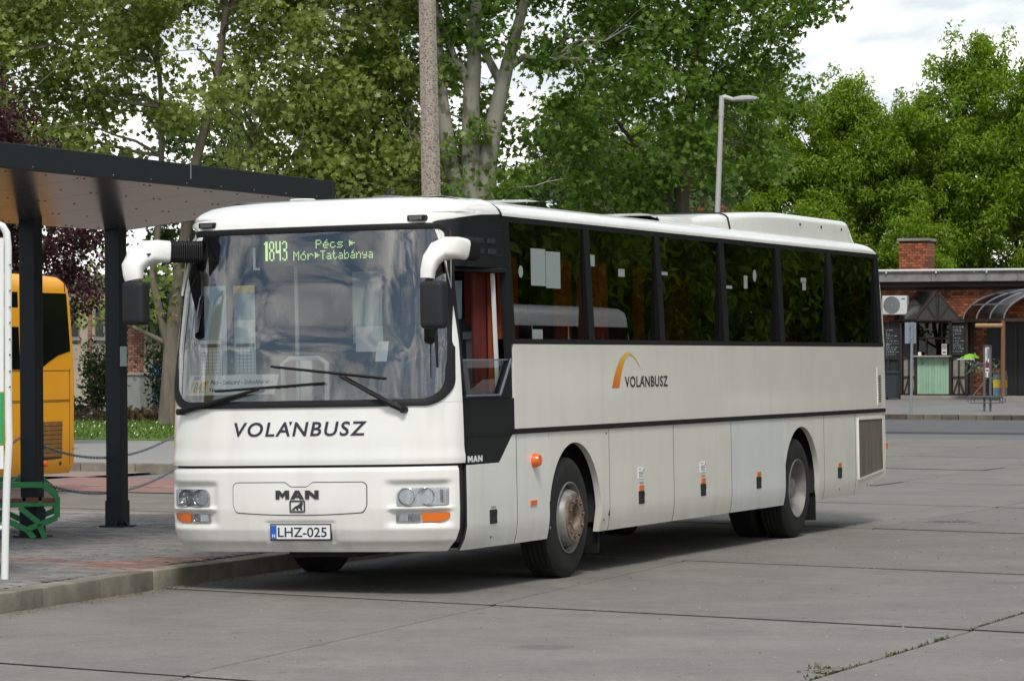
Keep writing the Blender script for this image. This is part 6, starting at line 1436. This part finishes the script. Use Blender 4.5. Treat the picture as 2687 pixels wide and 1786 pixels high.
# air conditioner
ac = thing('air_conditioner', 'white air conditioner unit on the brick wall beside the hatch canopy', 'air conditioner', (87.65, 20.2, 3.26))
MB().box(-.0, .30, -.43, .44, 0, .65).build('casing', 'gutter', ac, bevel=.02)
mb = MB(); mb.lathe([(.27, .0), (.29, -.012), (.29, .0)], (-.004, .10, .33), 'x', 28)
for k in range(5): mb.lathe([(.05+.05*k, -.010), (.056+.05*k, -.014), (.062+.05*k, -.010)], (-.002, .10, .33), 'x', 24)
mb.build('fan_guard', 'greyplastic', ac); mb = MB(); mb.lathe([(0, -.006), (.26, -.006)], (.003, .10, .33), 'x', 24); mb.build('fan_well', 'steel', ac)
MB().box(-.004, .002, -.36, -.24, .52, .56).build('maker_plate', 'blue', ac); mb = MB(); mb.bar((.02, -.3, -.02), (.36, -.3, -.02), .03, .04); mb.bar((.02, .3, -.02), (.36, .3, -.02), .03, .04); mb.build('wall_bracket', 'greyplastic', ac)
# gabled glazed canopies over the hatches
def gable(yc, label, w2=.80, low=3.07, apex=4.05, out=1.0):
    SK = .95
    o = thing('gable_canopy', label, 'canopy', (88, yc, low)); x0, x1 = -out, -.02; hh = apex - low; mb = MB(); t = .06
    F_, A_ = lambda y, z: (x0, y, z), lambda y, z: (x1, y, z)
    for x in (x0, x1):
        mb.bar((x, -w2, 0), (x, 0, hh), t, t, (1, 0, 0)); mb.bar((x, w2, 0), (x, 0, hh), t, t, (1, 0, 0)); mb.bar((x, -w2, 0), (x, w2, 0), t, t, (1, 0, 0))
    mb.bar((x0, 0, 0), (x0, 0, hh), t, t, (1, 0, 0)); mb.bar((x0, -w2*.5, hh*.5), (x0, -.04, .0), t*.8, t*.8, (1, 0, 0)); mb.bar((x0, w2*.5, hh*.5), (x0, .04, 0), t*.8, t*.8, (1, 0, 0))
    for y, z in ((-w2, 0), (w2, 0), (0, hh), (-w2*.5, hh*.5), (w2*.5, hh*.5)): mb.bar((x0, y, z), (x1, y, z), t, t)
    skew = lambda m: [None for i, p in enumerate(m.v) if m.v.__setitem__(i, (p[0], p[1] + SK*(p[0]-x0), p[2]))]
    skew(mb); mb.build('frame', 'timber', o)
    for s_ in (-1, 1):
        for a, b in ((0, .5), (.5, 1)):
            m2 = MB(); p = [(x0+.03, s_*w2*(1-a), hh*a+.02), (x1-.03, s_*w2*(1-a), hh*a+.02), (x1-.03, s_*w2*(1-b), hh*b+.02), (x0+.03, s_*w2*(1-b), hh*b+.02)]; m2.add(p + [(x, y, z+.012) for x, y, z in p], [(0, 1, 2, 3), (7, 6, 5, 4), (0, 4, 5, 1), (1, 5, 6, 2), (2, 6, 7, 3), (3, 7, 4, 0)]); skew(m2); m2.build('roof_pane', 'polycarb', o)
    for pl_ in ([(-w2, 0), (0, 0), (-w2*.5, hh*.5)], [(w2, 0), (0, 0), (w2*.5, hh*.5)], [(0, 0), (0, hh), (-w2*.5, hh*.5)], [(0, 0), (0, hh), (w2*.5, hh*.5)]):
        m2 = MB(); m2.add([(x0+.01, y, z) for y, z in pl_], [(0, 1, 2)]); m2.build('gable_pane', 'polycarb', o)
    return o
gable(18.55, 'dark framed gabled glass canopy above the mint green serving hatch'); gable(21.25, 'dark gabled glass canopy partly hidden behind the coach rear')
# serving hatch: dark timber bay with counter, boarded front, blackboards
hb = thing('serving_hatch', 'dark timber serving hatch with a mint green boarded front and wooden counter', 'kiosk hatch', (87.9, 18.85, .48))
def hp(x0, x1, y0, y1, z0, z1, name, mat, par=None, **kw): return MB().box(x0-87.9, x1-87.9, y0-18.85, y1-18.85, z0-.48, z1-.48).build(name, mat, par or hb, **kw)
hp(87.86, 88.0, 17.66, 20.0, .48, 3.05, 'back_board', 'chalk')
for y in (20.0, 19.47, 18.27, 17.70): hp(87.70, 87.86, y-.045, y+.045, .48, 3.05, 'post', 'timber', bevel=.008)
hp(87.70, 87.86, 17.66, 20.04, 2.98, 3.06, 'top_rail', 'timber'); hp(87.70, 87.86, 17.66, 20.04, .46, .54, 'sill_rail', 'timber')
ns = 11
for k in range(ns): a = 18.32 + k*(1.10/ns); hp(87.71 - .004*(k % 2), 87.80, a+.003, a+1.10/ns-.003, .55, 1.81, 'board', 'mint')
MT['counterwood'] = M('pale counter wood', (.42, .36, .28), .6); hp(87.48, 87.86, 18.22, 19.50, 1.815, 1.86, 'counter', 'counterwood', bevel=.008)
for y in (18.5, 19.25): m2 = MB(); m2.bar((-.40, y-18.85, 1.33), (-.18, y-18.85, 1.05), .03, .03); m2.build('counter_bracket', 'steel', hb)
hp(87.78, 87.82, 18.32, 19.43, 2.42, 2.48, 'window_bar', 'timber'); hp(87.78, 87.82, 18.55, 18.60, 1.86, 2.98, 'window_bar', 'timber'); hp(87.78, 87.82, 19.1, 19.15, 1.86, 2.42, 'window_bar', 'timber')
hp(87.83, 87.85, 18.34, 19.42, 1.88, 2.96, 'hatch_glass', 'glassdark')
def panels(y0, y1):
    MTp = 'panelcream'
    for a, b in ((y0, (y0+y1)/2), ((y0+y1)/2, y1)):
        hp(87.80, 87.84, a+.03, b-.03, .56, 1.10, 'lower_panel', MTp); hp(87.80, 87.84, a+.03, b-.03, 1.16, 1.75, 'upper_panel', MTp)
    for p0, p1 in (((y0+.05, .56), ((y0+y1)/2, 1.12)), ((y1-.05, .56), ((y0+y1)/2, 1.12))): m2 = MB(); m2.bar((-.13, p0[0]-18.85, p0[1]-.48), (-.13, p1[0]-18.85, p1[1]-.48), .05, .03, (1, 0, 0)); m2.build('brace', 'timber', hb)
    hp(87.76, 87.80, (y0+y1)/2-.025, (y0+y1)/2+.025, .54, 1.8, 'stile', 'timber'); hp(87.76, 87.80, y0, y1, 1.10, 1.16, 'mid_rail', 'timber'); hp(87.76, 87.80, y0, y1, 1.75, 1.82, 'mid_rail', 'timber')
MT['panelcream'] = M('dim cream panel', (.24, .23, .19), .6, var=.2, vscale=4); panels(17.75, 18.22); panels(19.52, 19.95)
def board(name, label, y0, y1, z0, z1, x=87.72, lines=9, seed=1, big=None):
    o = thing(name, label, 'blackboard', (x, (y0+y1)/2, z0)); r2 = random.Random(seed); MB().box(0, .03, -(y1-y0)/2, (y1-y0)/2, 0, z1-z0).build('board', 'chalk', o, bevel=.005); mb = MB(); z = z1-z0-.07
    while z > .06:
        y = (y1-y0)/2 - .05
        while y > -(y1-y0)/2 + .08:
            w_ = r2.uniform(.02, .07); hh = r2.uniform(.012, .03); y2 = max(y-w_, -(y1-y0)/2+.03); mb.box(-.003, -.001, y2, y, z-hh/2, z+hh/2); y = y2 - r2.uniform(.012, .05)
            if r2.random() < .14: break
        z -= r2.uniform(.055, .10)
    tag(mb.build('chalk_writing', 'chalkwhite', o), kind='stuff'); return o
MT['chalkwhite'] = M('chalk', (.36, .38, .40), .9, var=.3, vscale=20)
board('menu_board', 'tall chalk menu board right of the mint green hatch', 17.77, 18.22, 1.86, 2.9, seed=3)
board('menu_board', 'dark menu board with white lettering beside the coach rear', 20.07, 20.62, 1.72, 2.80, x=87.9, seed=5)
nsn = thing('no_smoking_notice', 'small white notice with a red ring in the hatch window', 'notice', (87.69, 18.47, 1.89)); MB().box(0, .01, -.09, .09, 0, .37).build('card', 'whiteboard', nsn)
mb = MB(); mb.lathe([(.055, -.002), (.072, -.002)], (0, 0, .255), 'x', 24); mb.bar((-.002, .04, .295), (-.002, -.04, .215), .012, .002, (1, 0, 0)); MT['redring'] = M('red ring', (.5, .03, .03), .5); mb.build('ring', 'redring', nsn)
mb = MB(); mb.bar((-.0015, .045, .255), (-.0015, -.045, .255), .014, .001, (1, 0, 0)); mb.box(-.0015, 0, -.06, .06, .05, .10); mb.build('print', 'ink', nsn)
mb = MB(); mb.box(-.01, .06, -.05, .05, 0, .12); o = mb.build('card_stand', 'whiteboard'); o.location = (87.56, 19.30, 1.86); tag(o, 'small white card stand on the left end of the counter', 'card stand')
# barrel-arched smoked canopy to the right with log posts
ar = thing('arched_canopy', 'arched smoked plastic canopy on brown log posts at the right edge', 'canopy', (86.9, 15.9, 3.05)); yc, rr_, zc_ = 15.55, 2.22, 2.95
arc_pt = lambda t, x=86.0: (13.80 + (x-86)*.95 + rr_*math.cos(t), 3.06 + 1.05*math.sin(t))
for k in range(6):
    t0, t1 = math.pi*k/6, math.pi*(k+1)/6; ts = np.linspace(t0+.012, t1-.012, 6)
    mb = MB(); mb.grid(np.array([[(x-86.9, arc_pt(t, x)[0]-15.9, arc_pt(t, x)[1]-3.05) for t in ts] for x in (86.0, 87.98)])); mb.build('canopy_sheet', 'polycarb', ar, smooth=True)
    mb = MB(); mb.bar((86.0-86.9, arc_pt(t0)[0]-15.9, arc_pt(t0)[1]-3.05), (1.08, arc_pt(t0, 87.98)[0]-15.9, arc_pt(t0)[1]-3.05), .05, .05); mb.build('rib', 'steel', ar)
for x in (85.98, 86.65, 87.3, 87.95): mb = MB(); mb.tube([(x-86.9, arc_pt(t, x)[0]-15.9, arc_pt(t, x)[1]-3.05) for t in np.linspace(0, math.pi, 25)], .028, 6); mb.build('hoop', 'steel', ar, smooth=True)
mb = MB(); mb.bar((-.92, .2, 0), (-.92, -2.6, 0), .10, .10); mb.bar((-.92, .13, 0), (1.05, 2.05, 0), .10, .10); mb.build('beam', 'timber', ar)
for y in (16.02, 13.4):
    mb = MB(); mb.tube([(-.92, y-15.9, -2.72), (-.90, y-15.9+.015, -1.5), (-.92, y-15.9, -.02)], [.085, .08, .075], 12); mb.build('log_post', 'log', ar, smooth=True)
mb = MB(); mb.tube([(-.95, 1.05, -.19), (-.95, .12, -.19)], .075, 10); o = mb.build('rolled_blind', 'bamboo', None, smooth=True); o.location = (86.9, 15.9, 3.05); tag(o, 'rolled bamboo blind hanging under the arched canopy', 'blind')
pl2 = MB().box(85.6, 88.0, 8.0, 16.02, .2, .50); tag(pl2.build('terrace_plinth', 'plinth', bevel=.01), 'low rendered terrace step under the arched canopy', 'terrace step')
sf = thing('terrace_counter', 'narrow dark counter shelf between the brick pier and the log post', 'shelf', (86.6, 16.9, 1.72)); MB().box(-.2, .2, -.85, .80, 0, .04).build('shelf', 'timber', sf); MB().box(-.21, -.2, .2, .80, 0, .035).build('shelf_edge', 'gutter', sf)
mb = MB(); mb.bar((0, .3, 0), (0, -.8, -1.2), .02, .02); mb.bar((0, -.7, 0), (0, .3, -1.2), .02, .02); mb.build('cross_brace', 'steel', sf)
kp(MB().box(87.97, 88.03, 15.4, 17.05, .5, 2.95), 'dark_opening', 'chalk')
for y in (16.55, 16.05, 15.55): kp(MB().box(87.93, 87.97, y-.03, y+.03, .5, 2.95), 'opening_mullion', 'timber')
kp(MB().box(87.97, 88.04, 20.12, 20.88, .4, 3.0), 'side_door', 'chalk')
for y in (20.15, 20.5): kp(MB().box(87.92, 87.97, y-.03, y+.03, .4, 3.0), 'door_frame', 'timber')
# green cloth, planters, bins
MT['lime'] = M('lime green cloth', (.24, .52, .03), .8, var=.2, vscale=8)
G = np.zeros((10, 14, 3)); r2 = np.random.default_rng(4)
for i in range(10):
    for j in range(14): u, v_ = j/13, i/9; G[i, j] = (86.45 + .35*v_, 17.62 - .62*u, 1.77 + .17*math.sin(math.pi*v_)*(math.sin(math.pi*u)**.7)*(.55+.6*u) + r2.normal()*.014)
mb = MB(); mb.grid(G); tag(mb.build('green_cloth', 'lime', fix=True), 'bright lime green cloth heaped on the dark counter shelf', 'cloth')
MT['greyleaf'] = leafmat('grey green leaves', (.13, .19, .13), (.30, .38, .28), .2); MT['terracotta'] = M('wicker planter', (.24, .12, .06), .8)
nrg = np.random.default_rng(31)
for y, lab in ((16.98, 'hanging planter with grey green leaves half behind the bicycle rack sign'), (16.40, 'hanging planter with pale grey green leaves next to the log post')):
    o = thing('planter', lab, 'planter', (86.35, y, 1.28)); mb = MB(); mb.box(-.08, .08, -.22, .06, -.02, .16); mb.build('basket', 'terracotta', o, bevel=.02); P = nrg.normal(size=(170, 3))*np.array([.09, .15, .11]) + np.array([-.05, .05, .22]); link('foliage', leaf_mesh('foliage', P, SMALL, .10, .6, .3), 'greyleaf', o)
MT['binyellow'] = M('yellow bin', (.50, .36, .03), .5); MT['binblue'] = M('blue grey bin', (.10, .17, .21), .5)
o = thing('waste_bin', 'blue and yellow waste bin behind the log post', 'bin', (86.5, 16.25, .5)); MB().box(-.2, .2, -.2, .2, 0, .28).build('lower_body', 'binblue', o, bevel=.02); MB().box(-.2, .2, -.2, .2, .282, .56).build('middle_band', 'binyellow', o, bevel=.01); MB().box(-.21, .21, -.21, .21, .562, .66).build('rim', 'binblue', o, bevel=.02)
mb = MB(); mb.prism([(-.2, 0), (.2, 0), (.12, .2), (-.2, .2)], (0, -.2, .66), (1, 0, 0), (0, 0, 1), (0, .4, 0)); mb.build('lid', 'binblue', o)
MT['bindark'] = M('anthracite bin plastic', (.03, .035, .045), .5)
o = thing('wheelie_bin', 'dark grey wheelie bin standing left of the hatch by the coach rear', 'bin', (86.6, 20.02, .36)); mb = MB()
v = [(-.22, -.22, .06), (.22, -.22, .06), (.22, .22, .06), (-.22, .22, .06), (-.27, -.26, .90), (.27, -.26, .90), (.27, .26, .90), (-.27, .26, .90)]; mb.add(v, [(3,2,1,0),(4,5,6,7),(0,1,5,4),(1,2,6,5),(2,3,7,6),(3,0,4,7)]); mb.build('body', 'bindark', o, bevel=.02)
mb = MB(); mb.prism([(-.31, .90), (.30, .90), (.30, .95), (.0, .99), (-.31, .94)], (0, -.28, 0), (1, 0, 0), (0, 0, 1), (0, .56, 0)); mb.build('lid', 'bindark', o, bevel=.01)
for s_ in (-1, 1): mb = MB(); mb.lathe([(.0, -.02), (.09, -.02), (.09, .02), (0, .02)], (.2, s_*.22, .09), 'y', 16); mb.build('wheel', 'rubber', o)
# signs on the far pavement
MT['signblue'] = M('grey blue sign back', (.25, .31, .37), .5)
o = thing('bus_stop_sign', 'bus stop sign seen from behind on a grey post left of the hatch', 'sign', (72.3, 15.55, .13)); MB().tube([(0, 0, -.02), (0, -.03, 2.72)], .042, 10).build('post', 'signpost', o, smooth=True) if False else None
MT['signpost'] = M('grey galvanised post', (.30, .33, .35), .5, .3); mb = MB(); mb.tube([(0, .0, -.02), (0, -.035, 2.72)], .042, 12); mb.build('post', 'signpost', o, smooth=True)
mb = MB(); mb.box(-.075, -.05, -.16, .16, 2.10, 2.71) if False else mb.box(.046, .062, -.14, .20, 2.09, 2.71); mb.build('sign_plate', 'signblue', o, bevel=.004); mb = MB()
for z in (2.2, 2.6): mb.box(-.05, .05, -.06, .03, z-.02, z+.02)
mb.build('clamp', 'steel', o)
o = thing('bicycle_rack_sign', 'grey twin post bicycle rack with a narrow poster panel at the right', 'bicycle rack', (75.5, 14.02, .17))
MT['rackgrey'] = M('grey rack paint', (.11, .125, .135), .45)
for y in (.10, -.085): MB().box(-.03, .03, y-.03, y+.03, -.05, 2.0).build('post', 'rackgrey', o, bevel=.006)
MB().box(-.03, .03, -.12, .13, 1.95, 2.01).build('head_rail', 'rackgrey', o)
MB().box(-.015, .015, -.055, .07, 1.04, 1.95).build('poster_panel', 'whiteboard', o)
mb = MB(); mb.box(-.018, -.015, -.045, -.01, 1.6, 1.9); mb.box(-.018, -.015, .0, .06, 1.72, 1.74); mb.box(-.018, -.015, .0, .02, 1.5, 1.9); mb.box(-.018, -.015, .03, .06, 1.05, 1.18); mb.box(-.018, -.015, -.05, -.02, 1.05, 1.18); mb.build('poster_print', 'greyplastic', o)
mb = MB(); mb.box(-.018, -.015, -.05, .065, 1.32, 1.46); mb.prism([(-.05, 1.46), (.06, 1.46), (.03, 1.56)], (-.018, 0, 0), (0, 1, 0), (0, 0, 1), (.003, 0, 0)); mb.box(-.018, -.015, -.04, .05, 1.22, 1.27); MT['posterred'] = M('poster red', (.22, .02, .035), .5); mb.build('poster_picture', 'posterred', o)
for k in range(3):
    e = .30 + k*.09; pts = []
    for t in np.linspace(-math.pi/2, math.pi/2, 9): pts.append((-.06, -e - .10*math.cos(t), .36 + .09*math.sin(t)))
    for t in np.linspace(math.pi/2, 1.5*math.pi, 9): pts.append((-.06, e - .10*math.cos(t), .36 + .09*math.sin(t)))
    pts.append(pts[0]); MB().tube([(x - .03*k, y, z) for x, y, z in pts], .019, 6).build('wheel_loop', 'rackgrey', o, smooth=True)
# ------------------------------------------------------------------ left background: cream building, cabinet, person
MT['cream'] = M('cream render', (.47, .395, .31), .85, var=.1, vscale=1); MT['paleb'] = M('pale brick pilaster', (.34, .17, .115), .85, rand=.25)
MT['frame'] = M('grey window frame', (.24, .23, .22), .5)
cb = thing('cream_building', 'low cream rendered building with pale brick piers behind the left trees', 'building', (86.8, 49.4, 0)); dv = Vector((.3688, -.9295, 0)); nv = Vector((-.9295, -.3688, 0))
def cq(a0, a1, z0, z1, d0, d1, name, mat, par=None, **kw):
    mb = MB(); p = [dv*a + nv*d for a, d in ((a0, d0), (a1, d0), (a1, d1), (a0, d1))]; mb.add([(q.x, q.y, z0) for q in p] + [(q.x, q.y, z1) for q in p], [(3,2,1,0),(4,5,6,7),(0,1,5,4),(1,2,6,5),(2,3,7,6),(3,0,4,7)]); return mb.build(name, mat, par or cb, **kw)
w_ = cq(-9, 9, 0, 4.6, -6, 0, 'wall', 'cream'); cq(-9.3, 9.3, 4.6, 4.85, -6.3, .4, 'roof', 'fascia')
nb = 0
for a, wd in ((-1.45, .16), (.0, .62), (3.6, .62), (-5.2, .62)):
    pr = cq(a, a+wd, 0, 4.55, .0, .04, 'brick_pier', 'mortar')
    for i in range(44):
        z = .12 + i*.098
        for j in range(max(1, int(wd/.2))):
            p0 = a + j*wd/max(1, int(wd/.2)); p1 = p0 + wd/max(1, int(wd/.2)) - .014
            if i % 2 and wd > .3: p0 += .05 if j == 0 else .1; p1 = min(p1 + .1, a+wd)
            nb += 1
            if nb > 290: continue
            cq(p0+.004, min(p1, a+wd-.004), z, z+.084, .04, .055 + rng.uniform(0, .008), 'brick', 'paleb', pr)
for a0, a1 in ((-3.1, -1.75), (-1.2, -.1), (.75, 1.9), (2.2, 3.4)):
    f = cq(a0, a1, 2.5, 3.9, .0, .05, 'window', 'frame'); n_ = 3
    for k in range(n_):
        b0, b1 = a0 + (a1-a0)*k/n_ + .04, a0 + (a1-a0)*(k+1)/n_ - .04; cq(b0, b1, 2.56, 3.16, .05, .056, 'pane', 'glassblack', f); cq(b0, b1, 3.22, 3.84, .05, .056, 'pane', 'glassblack', f)
    cq(a0-.05, a1+.05, 2.42, 2.5, 0, .12, 'sill', 'plinth')
MT['cabinet'] = M('weathered grey cabinet', (.24, .25, .225), .7, var=.15, vscale=3, stain=(.12, .11, .09), stain_scale=3, stain_lo=.6, stain_hi=.7)
cab = thing('utility_cabinet', 'grey weathered utility cabinet behind the right shelter post', 'cabinet', (64.7, 37.15, .12)); 
MB().box(-.45, .45, -.36, .38, .12, 1.16).build('body', 'cabinet', cab, bevel=.015); MB().box(-.5, .5, -.40, .43, 1.163, 1.22).build('cap', 'cabinet', cab, bevel=.01); MB().box(-.42, .42, -.34, .36, 0, .117).build('plinth', 'plinth', cab)
MB().box(-.458, -.45, -.33, .35, .16, 1.12).build('door', 'cabinet', cab); cab.rotation_euler = (0, 0, R(-8))
# person beyond the cabinet, mostly hidden by it and the tree trunk
def skin_body(name, pts, edges, radii, mat, parent, root=0, sub=2):
    me = bpy.data.meshes.new(name); me.from_pydata(pts, edges, []); o = bpy.data.objects.new(name, me); COL.objects.link(o)
    m_ = o.modifiers.new('skin', 'SKIN'); o.modifiers.new('sub', 'SUBSURF').levels = sub
    sv = me.skin_vertices[0].data
    for i, r_ in enumerate(radii): sv[i].radius = (r_, r_) if not isinstance(r_, tuple) else r_
    sv[root].use_root = True
    bpy.context.view_layer.update(); m2 = bpy.data.meshes.new_from_object(o.evaluated_get(bpy.context.evaluated_depsgraph_get())); bpy.data.objects.remove(o); bpy.data.meshes.remove(me)
    m2.name = name; m2.materials.clear(); return link(name, m2, mat, parent, smooth=True, sharp=180)
MT['denim'] = M('blue jeans', (.045, .075, .15), .9, var=.2, vscale=20); MT['bluetop'] = M('bright blue jacket', (.04, .17, .42), .85); MT['skin'] = M('skin', (.50, .30, .22), .6); MT['hair'] = M('dark hair', (.03, .02, .015), .7)
pe_ = thing('person', 'person in blue jeans and blue jacket half hidden between the cabinet and the trunk', 'person', (64.95, 36.62, .12), R(100))
B_ = [(0, 0, .93), (0, 0, 1.12), (0, .01, 1.36), (0, .0, 1.48), (0, .02, 1.60), (0, .03, 1.70), (.10, 0, .88), (.12, .04, .50), (.12, -.02, .09), (.12, .14, .04), (-.10, 0, .88), (-.12, -.06, .50), (-.12, -.16, .11), (-.12, -.02, .04), (.19, 0, 1.40), (.26, .0, 1.12), (.27, .10, .88), (.27, .14, .78), (-.19, 0, 1.40), (-.26, -.04, 1.12), (-.27, .04, .88), (-.27, .08, .78)]
E_ = [(0,1),(1,2),(2,3),(3,4),(4,5),(0,6),(6,7),(7,8),(8,9),(0,10),(10,11),(11,12),(12,13),(2,14),(14,15),(15,16),(16,17),(2,18),(18,19),(19,20),(20,21)]
R_ = [.13, .12, .15, .055, .085, .075, .09, .06, .045, .04, .09, .06, .045, .04, .06, .045, .032, .03, .06, .045, .032, .03]
skin_body('body', B_, E_, R_, 'skin', pe_)
J = [(0, 0, 1.03), (.10, 0, .86), (.12, .04, .50), (.12, -.02, .10), (-.10, 0, .86), (-.12, -.06, .50), (-.12, -.16, .12)]
skin_body('jeans', J, [(0, 1), (1, 2), (2, 3), (0, 4), (4, 5), (5, 6)], [.145, .105, .078, .062, .105, .078, .062], 'denim', pe_)
J = [(0, 0, .90), (0, 0, 1.15), (0, .01, 1.36), (0, 0, 1.46), (.20, 0, 1.40), (.265, .0, 1.12), (.27, .09, .90), (-.20, 0, 1.40), (-.265, -.04, 1.12), (-.27, .03, .90)]
skin_body('jacket', J, [(0, 1), (1, 2), (2, 3), (2, 4), (4, 5), (5, 6), (2, 7), (7, 8), (8, 9)], [.155, .145, .17, .075, .08, .06, .05, .08, .06, .05], 'bluetop', pe_)
mb = MB(); mb.lathe([(0, .115), (.05, .10), (.085, .05), (.092, 0), (.08, -.06)], (0, .005, 1.665), 'z', 16); mb.build('hair', 'hair', pe_, smooth=True, fix=True)
mb = MB(); mb.lathe([(0, .02), (.014, .0), (0, -.02)], (0, .125, 1.63), 'z', 8); mb.build('nose', 'skin', pe_, smooth=True)
for s_ in (-.13, .13): mb = MB(); mb.box(s_-.045, s_+.045, -.20 if s_ < 0 else -.07, .0 if s_ < 0 else .16, 0, .08); mb.build('shoe', 'whiteboard', pe_, bevel=.03, smooth=True)
